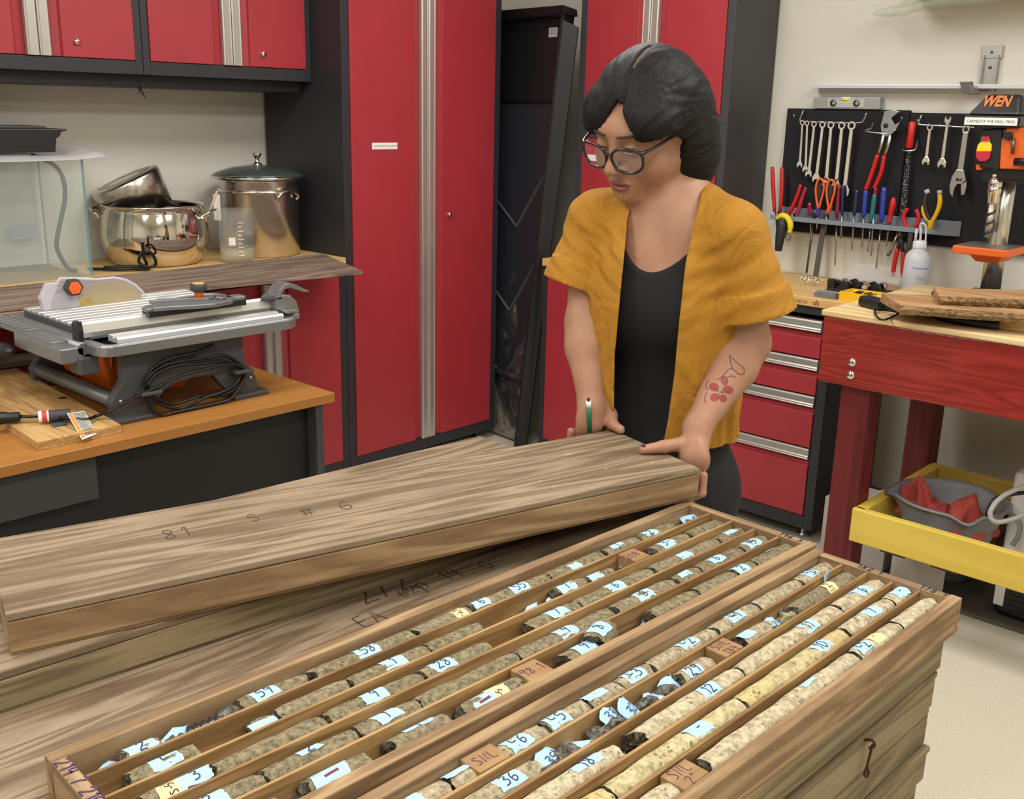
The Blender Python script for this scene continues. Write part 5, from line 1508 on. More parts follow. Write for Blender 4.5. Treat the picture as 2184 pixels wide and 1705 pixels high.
q = [on(1921, 652, 'z', ZS + .027), on(2260, 676, 'z', ZS + .027), on(2260, 640, 'z', ZS + .027), on(1880, 626, 'z', ZS + .027)]
slab('walnut_slab', 'long brown live-edge slab lying lowest on the workbench', ZS, .027, [(p[0], p[1]) for p in q], 2)
q = [on(2003, 631, 'z', ZS + .054), on(2270, 644, 'z', ZS + .054), on(2270, 622, 'z', ZS + .054), on(1992, 612.5, 'z', ZS + .054)]
slab('walnut_slab', 'shorter brown live-edge slab stacked on the longer one', ZS + .0275, .026, [(p[0], p[1]) for p in q], 3)
bk_ = MB().box((3.06, .78, .9833), (3.20, .95, ZS))
solo(bk_, 'wood_block', PLY_Y, 'pale wooden block propping up the live-edge slabs', 'block', loc=(3.1, .86, .9833), world=True, bevel=.002)
bt = thing('power_tool', 'black handled power tool with a wrist strap lying under the slabs', 'power tool', (3.1, 1.3, .9833))
MB().prism(rrect(.05, .034, .012, 4, 0, .0), .09, axis=1, off=0).xf(Matrix.Translation((3.07, 1.285, 1.0005)) @ Matrix.Rotation(math.radians(-25), 4, 'Z')).build('grip', BLKPLASTIC, bt, world=True, bevel=.003)
MB().box((3.07, 1.10, .9833), (3.16, 1.30, 1.017)).build('housing', BLKPLASTIC, bt, world=True, bevel=.008, seg=3)
MB().tube(curve_pts([on(1880, 655, 'z', .999), on(1866, 663, 'z', .99), on(1872, 678, 'z', .988), on(1888, 682, 'z', .988), on(1908, 674, 'z', .99), on(1920, 666, 'z', 1.0)], 6), .0032, 8).build('strap', BLKRUB, bt, world=True)
MB().tube(curve_pts([on(1856, 650, 'z', 1.008), on(1867, 661, 'z', .995), on(1883, 648, 'z', 1.008)], 6), .0022, 8).build('strap_fork', BLKRUB, bt, world=True)
sd = MB().tube(curve_pts([on(1990, 671, 'z', .998), on(2010, 676, 'z', .995), on(2060, 686, 'z', .995), on(2130, 695, 'z', .995)], 5), [.006, .009, .010, .011, .012, .013, .014, .014, .015, .015, .015, .015, .015, .015, .015, .015], 12)
solo(sd, 'pry_bar', BLKPLASTIC, 'long black bar-shaped tool lying flat on the bench under the slabs', 'tool', loc=on(2050, 685, 'z', .99), world=True)
cr = MB().prism([(1.15, .9833), (1.15, .995), (1.13, 1.012), (1.05, 1.014), (1.03, .9833)], .07, axis=0, off=3.36)
# drill press
DPX = 3.40
dp = thing('drill_press', 'black and orange bench drill press with a white name strip', 'drill press', (3.52, 1.12, .9833))
OR2 = plain('orange_cast_paint', '#d9601c', .42)
BLK2 = plain('black_gloss_plastic', '#1c1c1e', .3)
def D(px, py, x=DPX):
    p = on(px, py, 'x', x)
    return (p[1], p[2])
cy_, cz_ = D(2132, 560, 3.52)
COLX, COLY = 3.52, D(2137, 450, 3.52)[0]
MB().box((3.36, COLY - .11, .9833), (3.66, COLY + .10, 1.003)).build('base', GREYSIDE, dp, world=True, bevel=.008)
MB().box((3.36, COLY + .02, 1.003), (3.46, COLY + .13, 1.018)).build('base_lip', BLK2, dp, world=True, bevel=.004)
MB().cyl((COLX, COLY, 1.0), (COLX, COLY, 1.50), .031, 32).build('column', SATIN, dp, world=True)
# table
ty0, tz1 = D(2012, 507, 3.37)
ty1, _ = D(2137, 520, 3.37)
tzb = D(2075, 540, 3.37)[1]
MB().box((3.365, COLY - .085, 1.146), (3.545, COLY + .085, 1.170)).build('table', OR2, dp, world=True, bevel=.004)
MB().box((3.369, COLY - .081, 1.1698), (3.541, COLY + .081, 1.1712)).build('table_face', plain('ground_iron', '#8c857a', .4, .7), dp, world=True)
MB().hexa([(3.44, COLY - .035, 1.118), (3.555, COLY - .035, 1.118), (3.555, COLY + .035, 1.118), (3.44, COLY + .035, 1.118)], [(3.42, COLY - .055, 1.146), (3.56, COLY - .055, 1.146), (3.56, COLY + .055, 1.146), (3.42, COLY + .055, 1.146)]).build('table_collar', OR2, dp, world=True, bevel=.004)
# head
hy0, hz0 = D(2160, 362)
hy1, hz1 = D(2090, 268)
MB().box((3.42, hy0 - .06, 1.372), (3.62, hy1 - .01, 1.50)).build('head_casting', BLK2, dp, world=True, bevel=.012, seg=3)
ob = [D(*q_) for q_ in ((2138, 300), (2150, 272), (2200, 272), (2200, 362), (2134, 360))]
MB().prism(ob[::-1] if False else ob, .05, axis=0, off=DPX - .012).build('head_plate', OR2, dp, world=True, bevel=.004)
mb_ = [D(*q_) for q_ in ((2086, 300), (2094, 276), (2138, 272), (2140, 330), (2132, 362), (2092, 360), (2084, 340))]
MB().prism(mb_, .055, axis=0, off=DPX - .008).build('switch_housing', BLK2, dp, world=True, bevel=.006)
sw = [D(*q_) for q_ in ((2086, 322), (2089, 309), (2096, 302), (2098, 292), (2113, 292), (2113, 302), (2118, 309), (2117, 322))]
sr_ = [D(*q_) for q_ in ((2086, 322), (2117, 322), (2115, 337), (2107, 344), (2092, 344), (2085, 336))]
MB().prism(sw, .006, axis=0, off=DPX - .014).build('switch_top', plain('switch_yellow', '#e8d21e', .4), dp, world=True)
MB().prism(sr_, .009, axis=0, off=DPX - .018).build('switch_paddle', plain('switch_red', '#b9293f', .35), dp, world=True, bevel=.002)
sk_ = [D(*q_) for q_ in ((2097, 301), (2100, 291), (2114, 291), (2112, 301))]
MB().prism(sk_, .008, axis=0, off=DPX - .017).build('switch_key', plain('switch_key_red', '#b9293f', .35), dp, world=True)
MB().prism([D(*q_) for q_ in ((2081, 352), (2088, 350), (2096, 362), (2082, 362))], .02, axis=0, off=DPX).build('depth_stop', OR2, dp, world=True)
MB().cyl((DPX - .03, D(2155, 290)[0], D(2155, 290)[1]), (DPX + .02, D(2155, 290)[0], D(2155, 290)[1]), .012, 14).build('lock_knob', BLK2, dp, world=True)
MB().cyl((DPX - .035, D(2172, 345)[0], D(2172, 345)[1]), (DPX - .035, D(2230, 345)[0], D(2230, 345)[1]), .012, 16).build('feed_handle', BLK2, dp, world=True)
MB().cyl((DPX - .02, D(2166, 300)[0], D(2160, 295)[1]), (DPX - .02, D(2164, 328)[0], D(2164, 328)[1]), .005, 10).build('depth_rod', DSTEEL, dp, world=True)
# belt cover with lettering
top = [D(*q_, DPX + .02) for q_ in ((2096, 201), (2167, 201))]
bt_ = [D(*q_, DPX) for q_ in ((2068, 246), (2168, 248))]
yb0, yb1 = bt_[0][0], bt_[1][0] - .02
zt_, zb2 = top[0][1], bt_[0][1]
MB().hexa([(DPX - .03, yb1, zb2), (3.70, yb1, zb2), (3.70, yb0, zb2), (DPX - .03, yb0, zb2)], [(DPX + .0, yb1 + .012, zt_), (3.69, yb1 + .012, zt_), (3.69, yb0 - .045, zt_), (DPX + .0, yb0 - .045, zt_)]).build('belt_cover', BLK2, dp, world=True, bevel=.012, seg=3)
MB().box((DPX - .034, yb1 - .003, zb2 - .032), (3.70, yb0 + .004, zb2)).build('cover_base', BLK2, dp, world=True, bevel=.004)
MB().box((DPX - .0362, yb1 + .004, zb2 - .028), (DPX - .034, yb0, zb2 - .006)).build('name_strip', WHITE, dp, world=True)
v, f = text_mesh('CARMELITA THE DRILL PRESS', .0118)
wx_ = max(a for a, b, c in v)
MB().add([(DPX - .0366, yb0 - .006 - a * (yb0 - yb1 - .016) / wx_, zb2 - .0212 + b) for a, b, c in v], [tuple(reversed(q_)) for q_ in f]).build('strip_lettering', INK, dp, world=True)
v, f = text_mesh('WEN', .044, bold=True, shear=.22)
wx_ = max(a for a, b, c in v)
sl = (.03) / (zt_ - zb2)
def cov(a, b):
    z = zb2 + .028 + b
    return (DPX - .03 + (z - zb2) * sl - .0016, yb0 - .038 - a * .085 / wx_, z)
MB().add([cov(a, b) for a, b, c in v], [tuple(reversed(q_)) for q_ in f]).build('brand_lettering', plain('orange_print_brand', '#f07428', .5), dp, world=True)
# chuck, bit
chy, chz = D(2122, 380, 3.43)
MB().lathe([(0, .06), (.019, .06), (.021, .055), (.021, .042), (.019, .04), (.021, .038), (.021, .02), (.019, .018), (.021, .016), (.021, .002), (.017, -.004), (.015, -.03), (.011, -.036), (0, -.036)], 28, (3.44, chy, chz - .045)).build('chuck', CHROME, dp, world=True)
MB().cyl((3.44, chy, chz + .01), (3.44, chy, chz + .06), .02, 24).build('quill', BLK2, dp, world=True)
tw = MB()
MB().cyl((3.44, chy, chz - .185), (3.44, chy, chz - .078), .0105, 16).build('bit_core', plain('bit_bronze', '#c3b59a', .35, .7), dp, world=True)
hel = [(3.44 + .0115 * math.cos(k * .55), chy + .0115 * math.sin(k * .55), chz - .185 + k * .0026) for k in range(40)]
MB().tube(hel, .004, 8).build('bit_flute', plain('bit_navy', '#23264a', .35), dp, world=True)
# ================================================================== core boxes
ROCKL = [rock('grey_tan_core', '#6d634b', '#938769', '#3d3629', .95, 1.2, .8), rock('tan_core', '#736852', '#978b6e', '#40382a', .95, 1.4, .8)]
ROCKR = [rock('cream_core', '#a3967a', '#c6bb9c', '#5d533f', .95, .9, .7), rock('yellow_core', '#a89b72', '#c6ba92', '#655a42', .9, .9, .7, yellow='#bfa764'), rock('buff_core', '#8d8066', '#b3a78a', '#51472f', .95, 1.1, .7)]
ENDROCK = rock('dark_broken_rock', '#3d372d', '#6f6655', '#1f1b16', .6, 1.6, .9)
GREYROCK = rock('dark_grey_rock', '#4a4640', '#837c70', '#25211d', .7, 1.5, .9)
BLUETAG = plain('pale_blue_paper', '#a4cdee', .7)
BLUEINK = plain('blue_black_ink', '#26304e', .6)
REDINK = plain('maroon_ink', '#6b2440', .6)
CREAMTAG = plain('cream_label_tape', '#d8c693', .65)
class Box:
    """an open box: local x runs from the near end to the far end, y to the left of the picture, z up from the box floor"""
    def __init__(s, far, ang, ln, w, ztop, h, wall=.018, div=.0045, rows=5):
        s.ang = math.radians(ang)
        s.ux = np.array([math.cos(s.ang), math.sin(s.ang)])
        s.uy = np.array([-math.sin(s.ang), math.cos(s.ang)])
        s.o = np.array(far) - s.ux * ln          # near-left... far is the far right-hand outer corner
        s.ln, s.w, s.zt, s.h, s.wall, s.div, s.rows = ln, w, ztop, h, wall, div, rows
        s.inner = w - 2 * wall
        s.rw = (s.inner - (rows - 1) * div) / rows
        s.fl = .011
    def loc(s):
        return (s.o[0], s.o[1], s.zt - s.h)
    def row_y(s, r):
        """centre line of row r (0 = leftmost in the picture)"""
        return s.w - s.wall - s.rw / 2 - r * (s.rw + s.div)
    def lx(s, px, py, z):
        p = on(px, py, 'z', z)[:2] - s.o
        return float(p @ s.ux)
    def world(s, x, y, z):
        q = s.o + s.ux * x + s.uy * y
        return (q[0], q[1], s.zt - s.h + z)
def make_open_box(B, name, label, endtext, fartext):
    t = thing(name, label, 'core box', B.loc(), B.ang)
    L, w, h, wl = B.ln, B.w, B.h, B.wall
    MB().box((.004, .004, 0), (L - .004, w - .004, B.fl)).build('bottom', BOXWOOD, t, bevel=.001)
    MB().box((0, 0, .001), (L, wl, h)).build('side_board', BOXWOOD, t, bevel=.002)
    MB().box((0, w - wl, .001), (L, w, h)).build('side_board', BOXWOOD, t, bevel=.002)
    MB().box((0.001, wl, .002), (wl, w - wl, h - .001)).build('end_board', BOXWOOD_Y, t, bevel=.0015)
    fe_ = MB().box((L - wl, wl, .002), (L - .001, w - wl, h - .001)).build('end_board', BOXWOOD_Y, t, bevel=.0015)
    for k in range(B.rows - 1):
        y = w - wl - (k + 1) * B.rw - k * B.div
        MB().box((wl * .45, y - B.div, B.fl), (L - wl * .45, y, h - .0035)).build('divider', DIVWOOD, t, bevel=.0007)
    for yy in (.006, w - .006):
        for xx in (.012, L - .012):
            for zz in (.014, .04):
                sgn = -1 if yy < .1 else 1
                MB().ball((xx, 0 if sgn < 0 else w, zz), .0018, 8, sc=(1, .3, 1)).build('nail', INK, t)
    return t
HB = .058
LB = Box((1.5335, .708), -2.8, 1.172, .268, .86, HB)
RB = Box((1.508, .4565), -1.95, 1.172, .2462, .858, HB)
RB.fl = .0165
lbx = make_open_box(LB, 'core_box', 'open wooden tray with five rows of grey drill core, left of the pair', '', '')
rbx = make_open_box(RB, 'core_box', 'open wooden tray with five rows of cream drill core, right of the pair', '', '')
# ink on the end boards
def end_text(B, t, txt, size, x0, y0, dirx, upx, mat, width=.12):
    m = MB()
    def mp(u, v):
        return (x0 + dirx[0] * u + upx[0] * v, y0 + dirx[1] * u + upx[1] * v, B.h - .0004)
    strokes(m, txt, size, mp, width=width)
    m.build('ink_writing', mat, t)
end_text(LB, lbx, '214.7', .017, .0015, LB.w - .022, (0, -1), (1, 0), PINK_INK, .16)
end_text(LB, lbx, '210.9', .017, .0015, LB.w - .088, (0, -1), (1, 0), PINK_INK, .16)
end_text(LB, lbx, '2', .017, .0015, LB.w - .160, (0, -1), (1, 0), PINK_INK, .16)
end_text(LB, lbx, '196.3', .014, LB.ln - .016, .066, (0, -1), (1, 0), INK, .13)
end_text(RB, rbx, '182.1', .014, RB.ln - .016, .165, (0, -1), (1, 0), INK, .13)
end_text(RB, rbx, '178.1', .014, RB.ln - .016, .062, (0, -1), (1, 0), INK, .13)
# ---------------------------------------------------------------- pieces of core
RND = random.Random(21)
def core_mesh(L, r, rough_a, rough_b, seed, mats, bumpy=.0009):
    rr = random.Random(seed)
    seg = 26
    nst = max(3, int(L / .012))
    ph = [rr.uniform(0, 6.28) for _ in range(10)]
    m = MB()
    def end(a, side, amt):
        return side * amt * (.55 * math.sin(a + ph[0 + (side > 0)]) + .35 * math.sin(2 * a + ph[2 + (side > 0)]) + .3 * math.sin(5 * a + ph[4 + (side > 0)]) + .2 * math.sin(9 * a + ph[6]))
    vs = []
    for i in range(nst + 1):
        f_ = i / nst
        for k in range(seg):
            a = 2 * math.pi * k / seg
            x = L * f_ + (1 - f_) ** 6 * end(a, -1, rough_a) + f_ ** 6 * end(a, 1, rough_b)
            R_ = r + bumpy * (math.sin(37 * x + 3 * a + ph[7]) * .5 + math.sin(91 * x - 5 * a + ph[8]) * .5) + rr.uniform(-.0003, .0003)
            if i in (0, nst):
                R_ *= .94
            vs.append((x, R_ * math.cos(a), R_ * math.sin(a)))
    fs = [(i * seg + k, i * seg + (k + 1) % seg, (i + 1) * seg + (k + 1) % seg, (i + 1) * seg + k) for i in range(nst) for k in range(seg)]
    m.add(vs, [f_[::-1] for f_ in fs], 0, True)
    for base, sgn, amt in ((0, -1, rough_a), (nst * seg, 1, rough_b)):
        ring = vs[base:base + seg]
        cx = sum(p[0] for p in ring) / seg
        r2 = [(cx + (p[0] - cx) * .6 + rr.uniform(-1, 1) * amt * .45 + sgn * amt * .2, p[1] * .62, p[2] * .62) for p in ring]
        r3 = [(cx + rr.uniform(-1, 1) * amt * .4, p[1] * .28, p[2] * .28) for p in ring]
        allv = ring + r2 + r3 + [(cx, 0, 0)]
        f2 = []
        for q in (0, 1):
            f2 += [(q * seg + k, q * seg + (k + 1) % seg, (q + 1) * seg + (k + 1) % seg, (q + 1) * seg + k) for k in range(seg)]
        f2 += [(2 * seg + k, 2 * seg + (k + 1) % seg, 3 * seg) for k in range(seg)]
        m.add(allv, f2 if sgn < 0 else [x[::-1] for x in f2], 1, False)
    return m
def tag_part(t, x, a0, r, ln, half, txt, seed, ink=BLUEINK, mat=BLUETAG, size=.017, curl=0.0, name='paper_tag', lift=.0006):
    """paper strip bent over the core at x; a0 is its middle angle from the top towards the left"""
    rr = random.Random(seed)
    na, nl = 8, 4
    m = MB()
    def mp(u, v, l_=0.0):
        a = a0 + v / r
        q = r + lift + l_ + curl * (v / (half * r)) ** 2 * .5 if False else r + lift + l_
        return (x + u, q * math.sin(a), q * math.cos(a))
    vs = []
    jit = [[rr.uniform(-.0011, .0011) for _ in range(na + 1)] for _ in range(2)]
    jit2 = [[rr.uniform(-.0016, .0016) for _ in range(nl + 1)] for _ in range(2)]
    sk = rr.uniform(-.25, .25)
    for i in range(nl + 1):
        for k in range(na + 1):
            fu, fv = i / nl - .5, k / na - .5
            u = fu * ln + (jit[0][k] if i == 0 else 0) + (jit[1][k] if i == nl else 0) + sk * fv * half * 2 * r
            v = fv * 2 * half * r + (jit2[0][i] if k == 0 else 0) + (jit2[1][i] if k == na else 0)
            li = 0.0
            if curl and abs(fv) > .3:
                li = curl * (abs(fv) - .3) / .2 * (1 if fv > 0 else .3)
            vs.append(mp(u, v, li))
    m.add(vs, [(i * (na + 1) + k, (i + 1) * (na + 1) + k, (i + 1) * (na + 1) + k + 1, i * (na + 1) + k + 1) for i in range(nl) for k in range(na)], 0, True)
    o = m.build(name, mat, t)
    if txt:
        s_ = MB()
        wtxt = len(txt) * .72 * size
        if txt == '_':
            ps_ = [(-.009, .0), (.009, .002)]
            s_.add([mp(-.009, -.004, .0004), mp(.010, -.0025, .0004), mp(.010, .0012, .0004), mp(-.009, -.0005, .0004)], [(0, 1, 2, 3)])
        else:
            strokes(s_, txt, size, lambda u, v: mp(u - wtxt / 2 + .1 * size, v - size / 2, .0004), width=.11)
        s_.build('ink_number', ink, o)
    return o
def core(B, row, a, b, rad, label, seed, mat, ra=.003, rb=.003, tags=(), sink=0.0, turn=0.0, dy=0.0):
    """core piece from pixel a (near end) to pixel b (far end) along the row"""
    zc = B.zt - B.h + B.fl + rad - sink
    y = B.row_y(row) + dy
    xa, xb = B.lx(*a, zc + rad * .8), B.lx(*b, zc + rad * .8)
    xa = max(xa, B.wall + .006 if xa > -.2 else xa)
    xb = min(xb, B.ln - B.wall - .005)
    xa = max(xa, B.wall + .004)
    L = max(xb - xa - .004, .012)
    p = B.world(xa + .002, y, zc - (B.zt - B.h))
    Mx = Matrix.Translation(Vector(p)) @ Matrix.Rotation(B.ang, 4, 'Z') @ Matrix.Rotation(turn, 4, 'Z')
    t = thing('drill_core', label, 'rock core', mat=Mx, group=('grey drill core in the left tray' if B is LB else 'cream drill core in the right tray'))
    core_mesh(L, rad, ra, rb, seed, mat).build('rock', [mat, ENDROCK if ra > .0025 else mat], t)
    for (tp, txt, a0, ln, half, kind) in tags:
        tx = B.lx(*tp, zc + rad * .9) - (xa + .002)
        tx = min(max(tx, ln / 2 - .004), L - ln / 2 + .004)
        if kind == 'b':
            tag_part(t, tx, a0, rad, ln, half, txt, seed * 7 + int(tp[0]), size=min(.016, ln * .62), ink=BLUEINK)
        elif kind == 'r':
            tag_part(t, tx, a0, rad, ln, half, txt, seed * 7 + int(tp[0]), size=.014, ink=REDINK)
        else:
            o = tag_part(t, tx, a0, rad, ln, half, '', seed * 5, mat=CREAMTAG, name='cream_label')
            s_ = MB()
            rq = random.Random(seed)
            def mp2(u, v):
                aa = a0 + v / rad
                return (tx + u, (rad + .001) * math.sin(aa), (rad + .001) * math.cos(aa))
            strokes(s_, txt, .009, lambda u, v: mp2(-v + .004, u - .012), width=.14)
            s_.build('ink_writing', INK, o)
    return t
def lump(B, row, px, size, label, seed, mat=None, tags=(), flat=.75, dx=0.0, up=0.0):
    """irregular broken stone"""
    rr = random.Random(seed)
    rad = size
    zc = B.zt - B.h + B.fl + rad * flat
    x = B.lx(*px, zc + rad * .4) + dx
    y = B.row_y(row)
    m = MB()
    m.ball((0, 0, 0), 1, 18)
    ph = [rr.uniform(0, 6.28) for _ in range(9)]
    sx, sy = rr.uniform(1.0, 1.35), min(1.0, B.rw * .5 / rad)
    nv = []
    for (a, b_, c) in m.v:
        k = 1 + .16 * math.sin(3 * a + ph[0] + 2 * b_) + .12 * math.sin(5 * b_ + ph[1] + 3 * c) + .1 * math.sin(6 * c + ph[2] + 4 * a) + rr.uniform(-.06, .06)
        k = round(k * 7) / 7 * .5 + k * .5
        nv.append((a * k * rad * sx, max(-B.rw * .48, min(B.rw * .48, b_ * k * rad * sy)), max(-rad * flat, c * k * rad * flat)))
    m.v = nv
    m.sm = [False] * len(m.f)
    Mx = Matrix.Translation(Vector(B.world(x, y, zc - (B.zt - B.h) + up))) @ Matrix.Rotation(B.ang, 4, 'Z')
    t = thing('rock_fragment', label, 'rock', mat=Mx, group='broken stones in the core trays')
    m.build('rock', mat or GREYROCK, t)
    for (txt, ox, oy, tilt, yawt, w_, h_) in tags:
        g = MB()
        r2 = random.Random(seed + 5)
        n_ = 5
        vs = []
        for j in range(n_):
            for i in range(n_):
                fu, fv = i / (n_ - 1) - .5, j / (n_ - 1) - .5
                vs.append((fu * w_ + (r2.uniform(-.002, .002) if i in (0, n_ - 1) else 0), fv * h_ + (r2.uniform(-.003, .003) if j in (0, n_ - 1) else 0), -.006 * (2 * fu) ** 2 + .004 * fv))
        g.add(vs, [(j * n_ + i, j * n_ + i + 1, (j + 1) * n_ + i + 1, (j + 1) * n_ + i) for j in range(n_ - 1) for i in range(n_ - 1)], 0, True)
        TM = Matrix.Translation((ox, oy, rad * flat * .92)) @ Matrix.Rotation(yawt, 4, 'Z') @ Matrix.Rotation(tilt, 4, 'X')
        g.xf(TM)
        o = g.build('paper_tag', BLUETAG, t)
        if txt:
            s_ = MB()
            sz = min(.013, w_ * .5)
            strokes(s_, txt, sz, lambda u, v: TM @ Vector((u - len(txt) * .36 * sz, v - sz / 2, .0008 + .004 * (v / h_) - .006 * (2 * (u - len(txt) * .36 * sz) / w_) ** 2)), width=.12)
            s_.build('ink_number', BLUEINK, o)
    return t
def block(B, row, px, ln, label, txt, seed, drop=.004, txt2=''):
    zt = B.h - drop
    x = B.lx(*px, B.zt - drop)
    y = B.row_y(row)
    t = thing('marker_block', label, 'wood block', B.world(x, y, B.fl), B.ang + random.Random(seed).uniform(-.03, .03))
    hh = zt - B.fl
    MB().box((-ln / 2, -B.rw / 2 + .0025, 0), (ln / 2, B.rw / 2 - .0025, hh)).build('block', BLOCKWOOD, t, bevel=.0015)
    s_ = MB()
    sz = .015
    strokes(s_, txt, sz, lambda u, v: (-.0 + v - (0 if txt2 == '' else -.003) - .006 if False else u - len(txt) * .36 * sz, v - (sz / 2 if not txt2 else .0), hh + .0004), width=.09)
    if txt2:
        strokes(s_, txt2, sz * .9, lambda u, v: (u - len(txt2) * .3 * sz, v - sz * 1.15, hh + .0004), width=.09)
    s_.build('ink_writing', PINK_INK, t)
    return t
def rubble(B, row, px, n_, spread, label, seed):
    """a handful of loose chips, too small to count: one object of kind stuff"""
    rr = random.Random(seed)
    m = MB()
    x = B.lx(*px, B.zt - B.h + B.fl)
    for k in range(n_):
        st = len(m.v)
        m.ball((0, 0, 0), rr.uniform(.003, .007), 6)
        m.v[st:] = [(a + rr.uniform(-.002, .002), b_ + rr.uniform(-.002, .002), c * .7) for a, b_, c in m.v[st:]]
        ox, oy = rr.gauss(0, spread), rr.uniform(-.42, .42) * B.rw
        m.v[st:] = [(a + ox, b_ + oy, c + .005) for a, b_, c in m.v[st:]]
    m.sm = [False] * len(m.f)
    o = m.build('rock_chips', GREYROCK, None)
    Mx = Matrix.Translation(Vector(B.world(x, B.row_y(row), B.fl))) @ Matrix.Rotation(B.ang, 4, 'Z')
    o.matrix_world = Mx
    MW[o.name] = Mx
    tag(o, label, 'rock chips')
    o['kind'] = 'stuff'
    return o
A, A2 = ROCKL
rl = LB.rw / 2 - .0015
TG = .035
def b_(px, txt, a0=0.0, ln=TG, half=.62, kind='b'):
    return (px, txt, a0, ln, half, kind)
# left tray, row by row from the back
RN = ['back row', 'second row', 'middle row', 'fourth row', 'front row']
def Lp(row, a, b, what, seed, tags=(), **kw):
    return core(LB, row, a, b, kw.pop('rad', rl), what, seed, A if seed % 3 else A2, tags=tags, **kw)
rs = rl * .9
Lp(0, (245, 1605), (333, 1572), 'core stub tagged 2 near the left end of the left tray back row', 101, [b_((292, 1586), '2')], ra=.006, rad=rs)
lump(LB, 0, (213, 1627), .017, 'torn tag numbered 53 on dark crumbs in the near corner of the left tray', 102, tags=[('53', 0, 0, .25, .2, .036, .03)], flat=.5)
lump(LB, 0, (358, 1566), .018, 'dark stone with a blank tag right of the core stub tagged 2', 103, tags=[('-', .004, .002, .3, .1, .04, .022)])
lump(LB, 0, (475, 1515), .021, 'dark lumpy stone left of the core tagged 59', 105)
Lp(0, (502, 1500), (652, 1445), 'grey core tagged 59 in the back row of the left tray', 106, [b_((556, 1474), '59')], ra=.005)
Lp(0, (655, 1432), (870, 1344), 'long grey core tagged 58 in the back row of the left tray', 107, [b_((775, 1384), '58')], ra=.006)
Lp(0, (872, 1340), (985, 1292), 'grey core with a cream label end in the back row of the left tray', 108, [b_((968, 1302), '-A', 0, .022, .9, 'c')], ra=.006)
Lp(0, (985, 1288), (1150, 1220), 'grey core with tags 6 and 55 in the back row of the left tray', 109, [b_((1015, 1281), '6', .1, .03), b_((1097, 1249), '55')])
Lp(0, (1150, 1220), (1265, 1172), 'grey core with a blank tag right of the core tagged 55', 110, [b_((1218, 1204), '', -.4, .025, .4)])
Lp(0, (1265, 1170), (1337, 1142), 'short grey core tagged 1 in the back row of the left tray', 111, [b_((1298, 1158), '1', .2, .03, .45)])
Lp(0, (1340, 1142), (1413, 1112), 'short grey core tagged 2 near the far end of the back row', 112, [b_((1372, 1133), '2', 0, .03, .5)])
lump(LB, 0, (1415, 1116), .018, 'tagged stone right after the short core tagged 2', 113, tags=[('', 0, 0, -.4, .6, .035, .028)])
lump(LB, 0, (1450, 1106), .018, 'dark stone under a pointed tag near the far corner of the left tray', 114, tags=[('1', .004, 0, .3, -.4, .045, .03)])
lump(LB, 0, (1488, 1096), .016, 'small stone with a pale tag in the far corner of the left tray', 115, tags=[('', 0, 0, .1, .2, .03, .025)])
cbg = MB()
bx0 = LB.lx(362, 1550, .83); bx1 = LB.lx(436, 1524, .83)
nb = 14
vs = []
for i in range(nb + 1):
    for k in range(9):
        f_ = i / nb
        aa = math.pi * k / 8
        rr_ = (.014 + .003 * math.sin(i * 2.1 + k)) * (1 if 0 < i < nb else .5)
        vs.append((bx0 + (bx1 - bx0) * f_, LB.row_y(0) + rr_ * math.cos(aa) * 1.1, .012 + .016 + rr_ * math.sin(aa)))
cbg.add(vs, [(i * 9 + k, i * 9 + k + 1, (i + 1) * 9 + k + 1, (i + 1) * 9 + k) for i in range(nb) for k in range(8)], 0, True)
o = cbg.build('plastic_bag', plain('dark_glossy_film', '#232833', .16, coat=.6), None)
o.matrix_world = MW[lbx.name]; MW[o.name] = MW[lbx.name].copy()
tag(o, 'dark glossy plastic bag tucked in the back row of the left tray', 'bag')
# second row
Lp(1, (272, 1655), (427, 1598), 'grey core tagged 4 at the left end of the second row', 121, [b_((348, 1619), '4')], ra=.008)
Lp(1, (520, 1545), (575, 1522), 'short stub with a blank tag in the second row', 122, [b_((552, 1540), '', -.3, .035, .35)], ra=.005, rad=rs)
Lp(1, (580, 1515), (733, 1452), 'plain grey core right of the blank-tagged stub in the second row', 123, ra=.005)
Lp(1, (737, 1450), (905, 1378), 'grey core tagged 1 in the second row of the left tray', 124, [b_((830, 1408), '1')])
Lp(1, (905, 1378), (1020, 1330), 'plain grey core right of the core tagged 1 in the second row', 125)
lump(LB, 1, (1027, 1330), .014, 'pale stone with a silver flake in the second row', 126, mat=A)
lump(LB, 1, (1066, 1312), .014, 'small flat stone alone in the second row gap', 127)
lump(LB, 1, (1128, 1290), .016, 'stone hidden under two pale tags in the second row', 128, tags=[('', -.004, 0, .1, .1, .04, .026), ('', .03, .002, .2, .6, .024, .02)])
Lp(1, (1167, 1258), (1232, 1232), 'short core tagged 7 with a dark broken end in the second row', 129, [b_((1196, 1247), '7')], ra=.006)
Lp(1, (1236, 1232), (1292, 1210), 'stub with a blank tag right of the short core tagged 7', 130, [b_((1258, 1225), '', 0, .03, .5)], rad=rs)
lump(LB, 1, (1312, 1200), .017, 'dark stone with a tag just left of the second-row marker block', 131, tags=[('12', .004, 0, .2, .1, .035, .025)])
block(LB, 1, (1345, 1180), .038, 'wooden marker block lettered two hundred eight in the second row', '208.', 5)
Lp(1, (1372, 1168), (1450, 1137), 'core tagged 3 right of the second-row marker block', 132, [b_((1412, 1157), '3-')], ra=.005)
Lp(1, (1453, 1136), (1558, 1094), 'plain grey core at the far end of the second row', 133)
